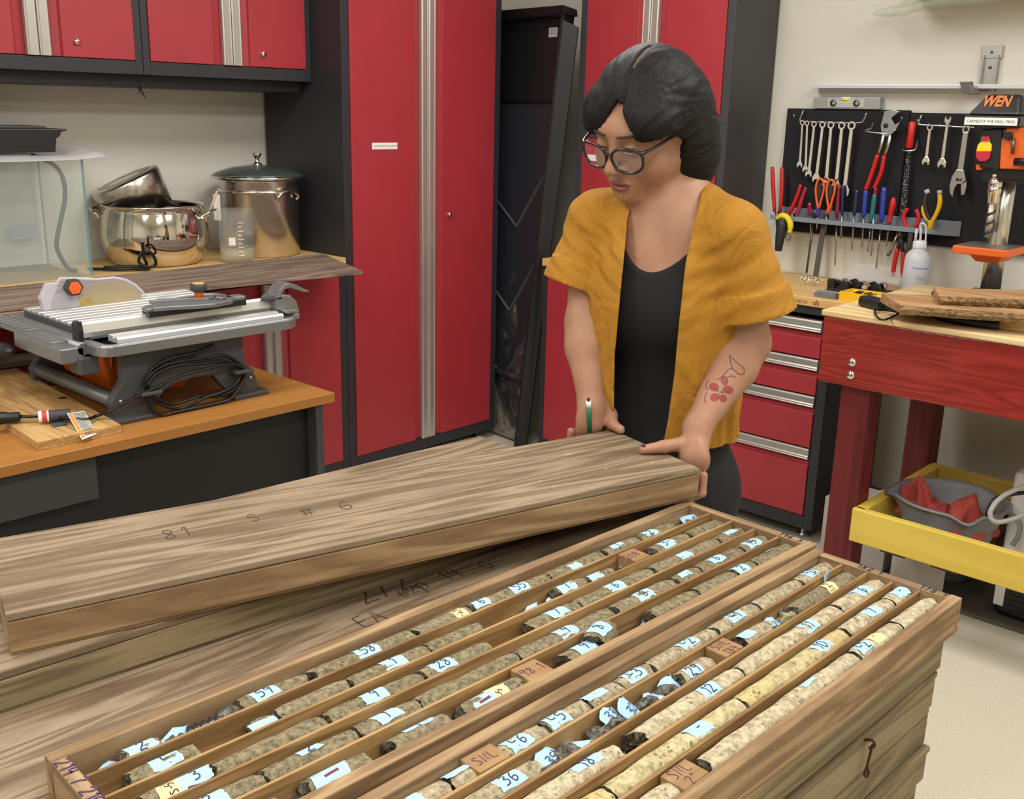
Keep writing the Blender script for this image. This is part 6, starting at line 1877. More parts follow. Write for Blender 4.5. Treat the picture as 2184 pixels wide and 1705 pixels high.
# middle row
Lp(2, (287, 1700), (440, 1640), 'grey core with cream label and tag 3 at the left end of the middle row', 141, [b_((358, 1675), 'S-5', 0, .03, .9, 'c'), b_((410, 1653), '3', 0, .038)], ra=.004)
Lp(2, (443, 1637), (685, 1530), 'long plain grey core in the middle row of the left tray', 142, ra=.005)
Lp(2, (687, 1526), (885, 1436), 'grey core tagged 9 in the middle row of the left tray', 143, [b_((783, 1474), '9')])
Lp(2, (886, 1434), (1027, 1366), 'grey core tagged 28 in the middle row of the left tray', 144, [b_((930, 1411), '28')], ra=.004)
Lp(2, (1112, 1328), (1213, 1280), 'core tagged 7 with a dark broken end in the middle row', 145, [b_((1172, 1300), '7')], ra=.006)
Lp(2, (1215, 1280), (1370, 1210), 'core tagged 6 in the middle row of the left tray', 146, [b_((1297, 1245), '6')])
Lp(2, (1372, 1209), (1510, 1148), 'core with a blank tag right of the middle-row core tagged 6', 147, [b_((1440, 1178), '', -.2, .03, .4)])
Lp(2, (1512, 1148), (1597, 1108), 'blank-tagged core at the far end of the middle row', 148, [b_((1545, 1133), '', .2, .03, .4)])
# fourth row
Lp(3, (362, 1720), (545, 1648), 'grey core tagged 2 at the left end of the fourth row', 151, [b_((427, 1695), '2', 0, .04)])
Lp(3, (552, 1645), (752, 1556), 'grey core with a slipped tag in the fourth row', 152, [b_((645, 1590), '2', .35, .03, .45)], ra=.005)
Lp(3, (753, 1556), (872, 1490), 'grey core tagged 1 in the fourth row of the left tray', 153, [b_((803, 1513), '1', .1)])
Lp(3, (874, 1490), (1080, 1390), 'long plain grey core in the fourth row of the left tray', 154, ra=.005)
Lp(3, (1082, 1390), (1288, 1295), 'grey core tagged 9 in the fourth row of the left tray', 155, [b_((1183, 1336), '9')])
Lp(3, (1290, 1293), (1415, 1233), 'grey core tagged 8 in the fourth row of the left tray', 156, [b_((1350, 1259), '8')])
Lp(3, (1418, 1232), (1467, 1207), 'stub with a blank tag right of the fourth-row core tagged 8', 157, [b_((1447, 1221), '', 0, .028, .35)])
Lp(3, (1469, 1207), (1558, 1166), 'core tagged 6 near the far end of the fourth row', 158, [b_((1512, 1188), '6', .1)])
Lp(3, (1560, 1166), (1646, 1124), 'core tagged 15 at the far end of the fourth row', 159, [b_((1592, 1155), '15', 0, .036)])
# front row
Lp(4, (470, 1750), (580, 1690), 'untagged stub at the lower edge of the left tray front row', 160)
Lp(4, (642, 1682), (785, 1610), 'core with a maroon dash tag in the front row', 161, [b_((700, 1648), '_', 0, .045, .62, 'r')], ra=.006)
rubble(LB, 4, (615, 1695), 16, .02, 'dark chips left of the dash-tagged core in the front row', 3)
Lp(4, (822, 1580), (932, 1515), 'thick core with a slipped tag and a dark broken end in the front row', 162, [b_((875, 1537), '1', .5, .045, .4)], ra=.009)
Lp(4, (970, 1510), (1113, 1442), 'core with cream label and dash tag left of the front-row marker block', 163, [b_((1027, 1491), '_', -.25, .035, .45, 'r'), b_((1055, 1472), '-5', 0, .03, .95, 'c')], ra=.008)
block(LB, 4, (1120, 1420), .044, 'wooden marker block lettered one ninety-eight in the front row', '198.1', 7)
rubble(LB, 4, (1163, 1413), 20, .018, 'heap of grey chips right of the front-row marker block', 4)
Lp(4, (1195, 1395), (1262, 1368), 'short core tagged 9 beside the upright cap tagged 8', 164, [b_((1237, 1377), '9', 0, .034, .8)], ra=.009)
Lp(4, (1262, 1356), (1312, 1330), 'round dark core cap tagged 8 sticking up in the front row', 165, [b_((1289, 1345), '8', .1, .034, .8)], ra=.010, sink=-.012, turn=.35)
rubble(LB, 4, (1345, 1322), 22, .022, 'grey chips with a torn tag in the front row', 5)
lump(LB, 4, (1352, 1326), .012, 'small stone under a torn tag between the chips', 166, tags=[('', 0, 0, .2, .3, .025, .02)])
Lp(4, (1367, 1303), (1465, 1258), 'core with a big dark broken face in the front row', 167, ra=.011)
Lp(4, (1470, 1258), (1552, 1218), 'plain core left of the front-row core tagged 2', 168, ra=.005)
Lp(4, (1553, 1218), (1592, 1196), 'short core tagged 2 in the front row of the left tray', 169, [b_((1575, 1212), '2', 0, .032, .6)])
Lp(4, (1594, 1196), (1692, 1150), 'core with a slipped pale tag at the far end of the front row', 170, [b_((1638, 1173), '', .6, .025, .25)])
# right tray
C0, C1, C2 = ROCKR
rr_ = RB.rw / 2 - .0012
def Rp(row, a, b, what, seed, tags=(), mat=None, **kw):
    return core(RB, row, a, b, kw.pop('rad', rr_), what, seed, mat or (C2 if row < 2 else C0), tags=tags, **kw)
Rp(0, (800, 1722), (930, 1652), 'buff core tagged 4 at the lower edge of the right tray', 201, [b_((848, 1700), '4', .1, .036)])
Rp(0, (932, 1652), (992, 1625), 'short buff core left of the nearest lettered block', 202, [b_((957, 1640), '', .4, .035, .4)])
block(RB, 0, (1018, 1605), .046, 'wooden block lettered SNL in the leftmost row of the right tray', 'SNL', 8)
Rp(0, (1045, 1592), (1142, 1543), 'buff core tagged 46 right of the SNL block', 203, [b_((1093, 1577), '46', 0, .034, .7)], ra=.004)
Rp(0, (1146, 1543), (1232, 1492), 'buff core with the standing tag 45', 204, [b_((1163, 1521), '45', 0, .034, .7)])
Rp(0, (1233, 1492), (1302, 1452), 'buff core with a folded blank tag right of the core tagged 45', 205, [b_((1250, 1475), '', .2, .036, .5)])
Rp(0, (1304, 1452), (1366, 1414), 'buff core tagged 43 in the leftmost row of the right tray', 206, [b_((1332, 1430), '43', 0, .036)])
Rp(0, (1367, 1414), (1503, 1338), 'long buff core tagged 42 in the leftmost row of the right tray', 207, [b_((1445, 1364), '42', .1, .036)])
Rp(0, (1505, 1338), (1595, 1288), 'buff core tagged 41 in the leftmost row of the right tray', 208, [b_((1550, 1308), '41', 0, .036)])
Rp(0, (1597, 1288), (1690, 1238), 'plain buff core left of the last core in the leftmost row', 209)
Rp(0, (1692, 1237), (1756, 1196), 'tagged buff core at the far end of the leftmost row', 210, [b_((1708, 1217), '40', .1, .03)])
Rp(1, (930, 1722), (1125, 1622), 'grey-ended core tagged 36 in the second row of the right tray', 221, [b_((1065, 1652), '36', 0, .036)], mat=C2, rb=.008)
lump(RB, 1, (1155, 1613), .018, 'dark stone under the tag 35', 222, tags=[('35', 0, 0, .2, .2, .036, .034)])
lump(RB, 1, (1200, 1592), .018, 'dark stone with a pointed blank tag', 223, tags=[('', .008, 0, -.5, .4, .034, .03)])
lump(RB, 1, (1254, 1556), .017, 'untagged dark stone left of the big grey stone', 224)
lump(RB, 1, (1298, 1524), .023, 'big rounded grey stone with two tags 33 and 32', 225, tags=[('33', -.006, .004, .2, .1, .03, .024), ('32', .022, -.004, .5, .5, .034, .036)])
lump(RB, 1, (1368, 1486), .019, 'dark stone tagged 31', 226, tags=[('31', .004, 0, -.2, .3, .032, .026)])
lump(RB, 1, (1408, 1462), .019, 'dark stone with an edge-on tag right of the stone tagged 31', 227, tags=[('', .008, .004, .3, .1, .035, .02)])
Rp(1, (1442, 1440), (1508, 1402), 'dark-ended core stub with tag left of the middle SNL block', 228, [b_((1466, 1425), '29', -.2, .03, .5)], ra=.009)
block(RB, 1, (1537, 1376), .042, 'wooden block lettered SNL over one eighty-four in the second row of the right tray', 'SNL', 9, txt2='184')
Rp(1, (1548, 1352), (1612, 1318), 'rounded buff stub with a blank tag right of the middle SNL block', 229, [b_((1563, 1343), '', .1, .03, .45)], rb=.006)
lump(RB, 1, (1630, 1322), .017, 'dark stone tagged 26', 230, tags=[('26', -.004, 0, .1, .2, .036, .03)])
lump(RB, 1, (1664, 1302), .021, 'rough grey-brown stone wrapped in clear film', 231, mat=C2)
Rp(1, (1690, 1302), (1815, 1226), 'grey core with a cream label at the far end of the second row', 232, [b_((1770, 1252), '-T-S', 0, .026, .95, 'c')], ra=.008, mat=A2)
Rp(2, (1080, 1725), (1305, 1592), 'thick cream core tagged 18 at the lower edge of the middle row', 241, [b_((1240, 1622), '18', .25, .045, .5)], rb=.006)
rubble(RB, 2, (1320, 1590), 24, .018, 'dark chips left of the core tagged 12', 6)
Rp(2, (1337, 1560), (1560, 1424), 'cream core tagged 12 with a large dark broken end', 242, [b_((1515, 1473), '12', -.1, .034)], ra=.012)
Rp(2, (1562, 1424), (1772, 1292), 'long cream core tagged 11 in the middle row of the right tray', 243, [b_((1725, 1335), '11', -.1, .034)])
Rp(2, (1775, 1291), (1880, 1226), 'cream core tagged 6 at the far end of the middle row', 244, [b_((1830, 1258), '6', 0, .036)])
Rp(3, (1200, 1735), (1292, 1684), 'cream stub at the lower edge of the fourth row', 251, mat=C1)
Rp(3, (1293, 1684), (1562, 1492), 'long yellowish core tagged with a short dash', 252, [b_((1484, 1553), '-', 0, .036)], mat=C1)
Rp(3, (1564, 1491), (1790, 1345), 'yellowest core, tagged 10, in the fourth row of the right tray', 253, [b_((1740, 1374), '10', 0, .034)], mat=C1)
Rp(3, (1792, 1344), (1897, 1282), 'cream core tagged 7 in the fourth row of the right tray', 254, [b_((1853, 1303), '7', 0, .036)])
Rp(3, (1899, 1282), (1940, 1250), 'tagged core stub in the far corner of the fourth row', 255, [b_((1912, 1259), '-', 0, .036)])
Rp(4, (1355, 1735), (1447, 1680), 'pale stub left of the front SNL block', 261)
block(RB, 4, (1452, 1646), .046, 'wooden block lettered SNL over 2 in the front row of the right tray', 'SNL', 10, txt2='2"')
Rp(4, (1478, 1618), (1822, 1398), 'longest pale speckled core in the front row of the right tray', 262, [b_((1713, 1452), '', .35, .03, .3)], ra=.004)
Rp(4, (1824, 1397), (1912, 1334), 'pale core with tag 42 and a cream label in the front row', 263, [b_((1840, 1380), '42', .1, .034), b_((1866, 1361), 'ZI-R', 0, .026, .95, 'c')])
Rp(4, (1914, 1333), (1998, 1274), 'pale speckled core at the far end of the front row', 264)
ft = MB().add([(0, 0, 0), (.012, .003, .006), (.016, .001, .016), (.006, -.002, .022), (-.004, .001, .012)], [(0, 1, 2, 3, 4)])
fp = RB.world(RB.lx(1766, 1232, RB.zt), RB.row_y(1) + .012, RB.h - .012)
o = solo(ft, 'torn_tag', BLUETAG, 'scrap of pale paper leaning against the divider near the far end', 'paper tag', loc=fp)
md = o.modifiers.new('thick', 'SOLIDIFY'); md.thickness = .0008

# ================================================================== closed boxes: the held one, the one below it, and the stacks
LIDM = OLDWOOD
def closed_box(name, label, Mx, ln, w, h, lid=.011, over=.0, mats=(None, None), hook=None, planks=1, group=None):
    t = thing(name, label, 'core box', mat=Mx, group=group)
    bw = .018
    body = mats[0] or STACKWOOD
    MB().box((0, 0, .004), (ln, bw, h - lid - .001)).build('side_board', body, t, bevel=.002)
    MB().box((0, w - bw, .004), (ln, w, h - lid - .001)).build('side_board', body, t, bevel=.002)
    MB().box((.001, bw, .004), (bw, w - bw, h - lid - .001)).build('end_board', BOXWOOD_Y, t, bevel=.002)
    MB().box((ln - bw, bw, .004), (ln - .001, w - bw, h - lid - .001)).build('end_board', BOXWOOD_Y, t, bevel=.002)
    MB().box((.003, .003, 0), (ln - .003, w - .003, .004)).build('bottom', body, t)
    m = MB().box((-over, -over, h - lid), (ln + over, w + over, h))
    m.build('lid', mats[1] or LIDM, t, bevel=.0018)
    return t
# held box: near right-hand corners from the photo, level but for a slight lift at the held end
cA = np.array([1.553, .958, .925]); 
hang = math.radians(-15.6)
HBL, HBW, HBH = 1.160, .268, .060
ux_ = np.array([math.cos(hang), math.sin(hang), .005]); ux_ /= np.linalg.norm(ux_)
uy_ = np.array([-math.sin(hang), math.cos(hang), 0])
uz_ = np.cross(ux_, uy_)
org = cA - ux_ * HBL - uz_ * HBH
HELDM = frame_of(org, ux_, uy_, uz_)
held = closed_box('core_box', 'closed wooden core box with a pencilled six, lifted at one end by the person', HELDM, HBL, HBW, HBH, mats=(BOXWOOD, OLDWOOD))
s_ = MB()
PENCIL = plain('pencil_mark', '#3d352b', .7)
def held_mark(txt, px, py, size, wid=.05):
    p = Vector(on(px, py, 'z', .915))
    q = HELDM.inverted() @ p
    strokes(s_, txt, size, lambda u, v: (q.x + u, q.y + v, HBH + .0006), width=wid)
held_mark('81', 352, 1160, .036)
held_mark('5', 535, 1122, .03)
held_mark('#', 650, 1110, .034)
held_mark('6', 730, 1098, .04)
s_.build('pencil_writing', PENCIL, held)['kind'] = 'stuff'
ch = MB()
for (px, py, l_) in ((1385, 992, .012), (1290, 1004, .006), (1180, 1042, .006), (1150, 1030, .004), (1205, 975, .02)):
    q = HELDM.inverted() @ Vector(on(px, py, 'z', .922))
    ch.add([(q.x, q.y, HBH + .0006), (q.x + l_, q.y - .001, HBH + .0006), (q.x + l_ * .8, q.y + .003, HBH + .0006), (q.x + l_ * .2, q.y + .0025, HBH + .0006)], [(0, 1, 2, 3)])
c_ = ch.build('bare_wood_chip_marks', plain('raw_pale_wood', '#cbb48c', .7), held)
c_['kind'] = 'stuff'
# box under it, its lid showing behind
far2 = on(1024, 928, 'z', .860)
a2 = math.radians(-5.5)
W2 = .385
u2 = np.array([math.cos(a2), math.sin(a2)]); v2 = np.array([-math.sin(a2), math.cos(a2)])
o2 = far2[:2] - u2 * 1.172 - v2 * W2
B2M = Matrix.Translation((o2[0], o2[1], .8005)) @ Matrix.Rotation(a2, 4, 'Z')
closed_box('core_box', 'closed wooden core box lying under the lifted one, its lid corner showing behind', B2M, 1.172, W2, .0580, mats=(STACKWOOD, OLDWOOD))
# left stack: the lid marked 2/2 and boxes down to the floor
STK = []
def stack(corner_far_right, ang, ztop, n_, w, label_fn, seed, jitter=.008, h=.064, first=None, ln=1.172):
    rq = random.Random(seed)
    z = ztop
    k = 0
    while z > .02 and k < n_:
        hh = min(h + rq.uniform(-.003, .003), z)
        if k == n_ - 1:
            hh = z - .001
        an = math.radians(ang + rq.uniform(-.5, .5) * (1 if k else 0))
        u_ = np.array([math.cos(an), math.sin(an)])
        fx = np.array(corner_far_right) + np.array([rq.uniform(-jitter, jitter), rq.uniform(-jitter * .6, jitter * .6)]) * (1 if k else 0)
        oo = fx - u_ * ln
        M_ = Matrix.Translation((oo[0], oo[1], z - hh)) @ Matrix.Rotation(an, 4, 'Z')
        t = closed_box('core_box', label_fn(k), M_, ln, w, hh - .0006, lid=.010, over=rq.uniform(0, .003), mats=(STACKWOOD, OLDWOOD if k == 0 else STACKWOOD))
        STK.append((t, M_, hh))
        z -= hh
        k += 1
ORD = ['topmost', 'second', 'third', 'fourth', 'fifth', 'sixth', 'seventh', 'eighth', 'ninth', 'tenth', 'eleventh', 'twelfth', 'thirteenth']
pc = on(1336, 1114, 'z', .800)
# lid surface between the lifted box and the left tray
stack((pc[0] + .002, .742), -4.0, .8005, 12, .56, lambda k: 'wide closed core box with a pencilled lid, %s of the left stack' % ORD[k], 5, jitter=.006, h=.067, ln=1.30)
t0, M0, h0 = STK[0]
s_ = MB()
def lid_mark(txt, px, py, size, flip=False, wid=.055):
    q = M0.inverted() @ Vector(on(px, py, 'z', .8005))
    strokes(s_, txt, size, lambda u, v: (q.x + u, q.y + v, h0 + .0002), width=wid)
lid_mark('2/2', 780, 1290, .05)
lid_mark('T', 905, 1268, .035)
lid_mark('620', 860, 1275, .028)
lid_mark('EA', 775, 1340, .036)
lid_mark('14', 955, 1240, .034)
lid_mark('0', 1040, 1215, .03)
s_.build('pencil_writing', PENCIL, t0)['kind'] = 'stuff'
# right stack under the cream tray
n0 = len(STK)
stack((1.497, .470), -2.0, .7995, 12, .232, lambda k: 'closed wooden core box, %s below the cream core tray' % ORD[k], 8, jitter=.012, h=.0665)
RUST = plain('rusty_iron', '#4a2a18', .75, .4, grain=.8, gscale=300, var=.3)
t1, M1, h1 = STK[n0 + 1]
def hook_on(t, M_, h_, px, py, ln_):
    inv = M_.inverted()
    p = Vector(on(px, py, 'y', (M_ @ Vector((.6, 0, 0))).y))
    q = inv @ p
    MB().tube(curve_pts([(q.x, -.001, q.z), (q.x, -.012, q.z + .004), (q.x + .004, -.014, q.z - .006), (q.x, -.008, q.z - .010)], 4), .0022, 8).build('eye_screw', RUST, t)
    MB().tube(curve_pts([(q.x + .002, -.012, q.z - .004), (q.x + .003, -.010, q.z - ln_ * .4), (q.x, -.009, q.z - ln_ * .8), (q.x - .003, -.008, q.z - ln_), (q.x + .003, -.010, q.z - ln_ * 1.12), (q.x + .008, -.009, q.z - ln_), (q.x + .004, -.008, q.z - ln_ * .9)], 5), .0019, 8).build('hook', RUST, t)
hook_on(t1, M1, h1, 1830, 1572, .05)
# ================================================================== the person
from mathutils.bvhtree import BVHTree
class Field:
    """signed distance grid with local smooth blends"""
    def __init__(s, lo, hi, h):
        s.lo = np.array(lo, float); s.h = h
        s.n = np.ceil((np.array(hi, float) - s.lo) / h).astype(int) + 1
        s.D = np.full(s.n, .12, np.float32)
    def sub(s, lo, hi, pad):
        a = np.clip(np.floor((np.array(lo) - pad - s.lo) / s.h).astype(int), 0, s.n - 1)
        b = np.clip(np.ceil((np.array(hi) + pad - s.lo) / s.h).astype(int) + 1, 1, s.n)
        ax = [s.lo[i] + s.h * np.arange(a[i], b[i], dtype=np.float32) for i in range(3)]
        X, Y, Z = np.meshgrid(*[x.astype(np.float32) for x in ax], indexing='ij')
        return tuple(slice(a[i], b[i]) for i in range(3)), X, Y, Z
    def put(s, fn, lo, hi, k=.01, op='add', pad=.03):
        sl, X, Y, Z = s.sub(lo, hi, k + pad)
        if X.size == 0:
            return
        d = fn(X, Y, Z).astype(np.float32)
        o = s.D[sl]
        if op == 'add':
            hh = np.maximum(k - np.abs(o - d), 0) / k if k > 0 else 0
            s.D[sl] = np.minimum(o, d) - hh * hh * k * .25
        else:
            d = -d
            hh = np.maximum(k - np.abs(o - d), 0) / k if k > 0 else 0
            s.D[sl] = np.maximum(o, d) + hh * hh * k * .25
    def cone(s, a, b, r1, r2, k=.01, op='add', pad=.03):
        a, b = np.array(a, float), np.array(b, float)
        ba = b - a
        l2 = ba @ ba
        rr = r1 - r2
        a2 = l2 - rr * rr
        il2 = 1 / l2
        def fn(X, Y, Z):
            px, py, pz = X - a[0], Y - a[1], Z - a[2]
            y = px * ba[0] + py * ba[1] + pz * ba[2]
            z = y - l2
            xx, xy, xz = px * l2 - ba[0] * y, py * l2 - ba[1] * y, pz * l2 - ba[2] * y
            x2 = xx * xx + xy * xy + xz * xz
            y2 = y * y * l2
            z2 = z * z * l2
            kk = np.sign(rr) * rr * rr * x2
            d = (np.sqrt(np.maximum(x2 * a2 * il2, 0)) + y * rr) * il2 - r1
            c1 = np.sign(z) * a2 * z2 > kk
            c2 = np.sign(y) * a2 * y2 < kk
            d = np.where(c2, np.sqrt(np.maximum(x2 + y2, 0)) * il2 - r1, d)
            d = np.where(c1, np.sqrt(np.maximum(x2 + z2, 0)) * il2 - r2, d)
            return d
        R = max(r1, r2)
        s.put(fn, np.minimum(a, b) - R, np.maximum(a, b) + R, k, op, pad)
    def ell(s, c, rad, axes=None, k=.01, op='add', pad=.03):
        c = np.array(c, float)
        ax = np.eye(3) if axes is None else np.array(axes, float)
        r = np.array(rad, float)
        def fn(X, Y, Z):
            p = [X - c[0], Y - c[1], Z - c[2]]
            q = [p[0] * ax[i][0] + p[1] * ax[i][1] + p[2] * ax[i][2] for i in range(3)]
            k0 = np.sqrt(sum((q[i] / r[i]) ** 2 for i in range(3)))
            k1 = np.sqrt(sum((q[i] / r[i] ** 2) ** 2 for i in range(3)))
            return k0 * (k0 - 1) / np.maximum(k1, 1e-6)
        R = r.max()
        s.put(fn, c - R, c + R, k, op, pad)
    def grid(s):
        return np.meshgrid(*[s.lo[i] + s.h * np.arange(s.n[i], dtype=np.float32) for i in range(3)], indexing='ij')
    def mesh(s, smooth=1):
        return nets(s.D, s.lo, s.h, smooth)
def nets(D, lo, h, smooth=1):
    S = D < 0
    c = [S[i:S.shape[0] - 1 + i, j:S.shape[1] - 1 + j, k:S.shape[2] - 1 + k] for i in (0, 1) for j in (0, 1) for k in (0, 1)]
    anyc = c[0].copy(); allc = c[0].copy()
    for q in c[1:]:
        anyc |= q; allc &= q
    act = anyc & ~allc
    I = np.argwhere(act)
    idx = np.full(act.shape, -1, np.int64)
    idx[act] = np.arange(len(I))
    acc = np.zeros((len(I), 3)); cnt = np.zeros(len(I))
    offs = [(i, j, k) for i in (0, 1) for j in (0, 1) for k in (0, 1)]
    val = {o: D[I[:, 0] + o[0], I[:, 1] + o[1], I[:, 2] + o[2]].astype(float) for o in offs}
    for o in offs:
        for ax in range(3):
            if o[ax] == 0:
                o2 = list(o); o2[ax] = 1; o2 = tuple(o2)
                a, b = val[o], val[o2]
                m = (a < 0) != (b < 0)
                t = np.where(m, a / np.where(a - b == 0, 1, a - b), 0)
                p = np.tile(np.array(o, float), (len(I), 1))
                p[:, ax] += t
                acc[m] += p[m]; cnt[m] += 1
    V = (I + acc / np.maximum(cnt, 1)[:, None]) * h + lo
    F = []
    for ax in range(3):
        sl0 = [slice(None)] * 3; sl1 = [slice(None)] * 3
        sl0[ax] = slice(0, -1); sl1[ax] = slice(1, None)
        a, b = S[tuple(sl0)], S[tuple(sl1)]
        e = np.argwhere(a != b)
        u, w = [q for q in range(3) if q != ax]
        ok = (e[:, u] > 0) & (e[:, w] > 0) & (e[:, u] < D.shape[u] - 1) & (e[:, w] < D.shape[w] - 1)
        e = e[ok]
        inside = a[tuple(e.T)]
        q = []
        for du, dw in ((-1, -1), (0, -1), (0, 0), (-1, 0)):
            g = e.copy(); g[:, u] += du; g[:, w] += dw
            q.append(idx[tuple(g.T)])
        Q = np.stack(q, 1)
        flip = inside if ax != 1 else ~inside
        Q[~flip] = Q[~flip][:, ::-1]
        F.append(Q)
    F = np.concatenate(F)
    F = F[(F >= 0).all(1)]
    for _ in range(smooth):
        sm = np.zeros_like(V); ct = np.zeros(len(V))
        for i in range(4):
            np.add.at(sm, F[:, i], V[F[:, (i + 1) % 4]]); np.add.at(ct, F[:, i], 1)
            np.add.at(sm, F[:, i], V[F[:, i - 1]]); np.add.at(ct, F[:, i], 1)
        V = V * .5 + .5 * sm / np.maximum(ct, 1)[:, None]
    return V, F
def field_obj(V, F, name, mats, parent, midx=None):
    me = bpy.data.meshes.new(name)
    me.vertices.add(len(V)); me.vertices.foreach_set('co', V.astype(np.float32).ravel())
    me.loops.add(F.size); me.loops.foreach_set('vertex_index', F.astype(np.int32).ravel())
    me.polygons.add(len(F))
    me.polygons.foreach_set('loop_start', np.arange(0, F.size, 4, dtype=np.int32))
    me.polygons.foreach_set('loop_total', np.full(len(F), 4, np.int32))
    for m in mats:
        me.materials.append(m)
    if midx is not None:
        me.polygons.foreach_set('material_index', midx.astype(np.int32))
    me.polygons.foreach_set('use_smooth', np.ones(len(F), bool))
    me.update(calc_edges=True)
    me.validate()
    o = bpy.data.objects.new(name, me)
    COL.objects.link(o)
    o.parent = parent
    MW[o.name] = MW[parent.name].copy()
    return o
def unit(v):
    v = np.array(v, float)
    return v / np.linalg.norm(v)
# ---- skeleton
def J(px, py, d):
    return at(px, py, d)
TA = math.radians(191)
TF = np.array([math.cos(TA), math.sin(TA), 0]); TL = np.array([-math.sin(TA), math.cos(TA), 0])
UP = np.array([0, 0, 1.])
P = dict(
    pel=J(1398, 1030, 2.27), waist=J(1420, 860, 2.23), chest=J(1425, 640, 2.14), neck=J(1442, 452, 2.09),
    RS=J(1262, 462, 2.15), RE=J(1252, 690, 2.16), RW=J(1262, 866, 2.105),
    LS=J(1582, 492, 1.985), LE=J(1594, 732, 2.075), LW=J(1488, 912, 1.985))
tu = unit(P['neck'] - P['pel'])                    # torso axis
tf = unit(TF - tu * (TF @ tu)); tl = np.cross(tu, tf); tl = unit(tl)
TAX = [tl, tf, tu]
# head frame
HA = math.radians(178)
hf0 = np.array([math.cos(HA), math.sin(HA), 0]); hl0 = np.array([-math.sin(HA), math.cos(HA), 0])
pit, rol = math.radians(26), math.radians(7)
hf = math.cos(pit) * hf0 - math.sin(pit) * UP
hu = math.sin(pit) * hf0 + math.cos(pit) * UP
hl = math.cos(rol) * hl0 - math.sin(rol) * hu
hu2 = math.sin(rol) * hl0 + math.cos(rol) * hu
hu = hu2
HS = 1.06
EYE_L = np.array([.031, .080, .006])
hc = J(1347, 317, 1.955) - HS * (hl * EYE_L[0] + hf * EYE_L[1] + hu * EYE_L[2])
def hp_(x, y, z):
    return hc + HS * (hl * x + hf * y + hu * z)
HAX = [hl, hf, hu]
# ------------------------------------------------ body: head, neck, torso, arms and hands in one field
BLO, BHI = np.array([1.02, .66, .72]), np.array([2.02, 1.72, 1.70])
allp = np.array(list(P.values()) + [hc])
BLO = np.minimum(allp.min(0) - .16, BLO * 0 + allp.min(0) - .16); BHI = allp.max(0) + .17
BLO[2] = .80
bd = Field(BLO, BHI, .0032)
def he(c, rad, k=.012, op='add'):
    bd.ell(hp_(*c), np.array(rad) * HS, HAX, k * HS, op)
def hcone(a, b, r1, r2, k=.012, op='add'):
    bd.cone(hp_(*a), hp_(*b), r1 * HS, r2 * HS, k * HS, op)
he((0, -.014, .034), (.077, .094, .084), .0)
he((0, .016, -.020), (.070, .072, .088), .03)
for s_ in (-1, 1):
    hcone((s_ * .058, -.010, -.050), (s_ * .016, .062, -.092), .024, .019, .025)
    he((s_ * .042, .050, -.036), (.029, .028, .034), .03)
he((0, .072, -.094), (.020, .018, .017), .02)
he((0, .070, -.068), (.030, .022, .026), .02)
he((0, .068, .030), (.056, .022, .020), .02)
for s_ in (-1, 1):
    he((s_ * .032, .101, .004), (.019, .018, .013), .014, 'sub')
hcone((0, .088, .010), (0, .109, -.026), .0080, .0110, .012)
he((0, .108, -.029), (.0125, .011, .0095), .006)
for s_ in (-1, 1):
    he((s_ * .0140, .096, -.033), (.0092, .011, .0080), .006)
    he((s_ * .0075, .1015, -.0405), (.0042, .006, .0035), .003, 'sub')
    he((s_ * .032, .0800, .006), (.0148, .0128, .0118), .006)          # closed-lid mounds
    he((s_ * .079, -.012, -.008), (.010, .019, .031), .008)
he((0, .0905, -.0620), (.0225, .0085, .0058), .006)
he((0, .0895, -.0735), (.0195, .0095, .0068), .006)
he((0, .0985, -.0672), (.0235, .010, .0016), .003, 'sub')
# neck and trunk
bd.cone(hp_(0, -.052, -.040), P['neck'] + tu * .005 - tf * .015, .047, .056, .014)
bd.cone(P['neck'] - tf * .015 + tu * .0, P['chest'], .075, .11, .05)
bd.cone(P['neck'] - tu * .035 - tf * .01, P['RS'] + tl * .03 - tu * .012, .048, .034, .05)
bd.cone(P['neck'] - tu * .035 - tf * .01, P['LS'] - tl * .03 - tu * .012, .048, .034, .05)
bd.ell(P['chest'] + tu * .03, (.138, .100, .19), TAX, .05)
for s_ in (-1, 1):
    bd.ell(P['chest'] + tu * -.005 + tl * s_ * .060 + tf * .062, (.060, .046, .062), TAX, .05)
bd.ell(P['waist'], (.132, .105, .17), TAX, .06)
bd.ell(P['pel'] + tu * .03, (.165, .125, .14), TAX, .05)
# collar bones
for s_, q in ((-1, 'RS'), (1, 'LS')):
    bd.cone(P['neck'] + tf * .045 - tu * .03 + tl * s_ * .018, P[q] * .75 + P['neck'] * .25 + tf * .03 - tu * .006, .009, .007, .03)
for s_, a, b, c in ((-1, 'RS', 'RE', 'RW'), (1, 'LS', 'LE', 'LW')):
    bd.cone(P[a] - tu * .018, P[b], .040, .044, .03)
    m_ = P[b] + (P[c] - P[b]) * .28
    bd.cone(P[b], m_, .043, .0455, .02)
    bd.cone(m_, P[c], .0455, .0265, .02)
# hands
def hand(wr, palm, fingers, thumb, pr=(.040, .016, .046), axes=None, kk=.012):
    bd.cone(wr, palm, .027, .026, .015)
    bd.ell(palm, pr, axes, kk)
    for ch, r in fingers:
        for i in range(len(ch) - 1):
            bd.cone(ch[i], ch[i + 1], r * (1 - .06 * i), r * (1 - .06 * (i + 1)), .004)
    ch, rs = thumb
    for i in range(len(ch) - 1):
        bd.cone(ch[i], ch[i + 1], rs[i], rs[i + 1], .006)
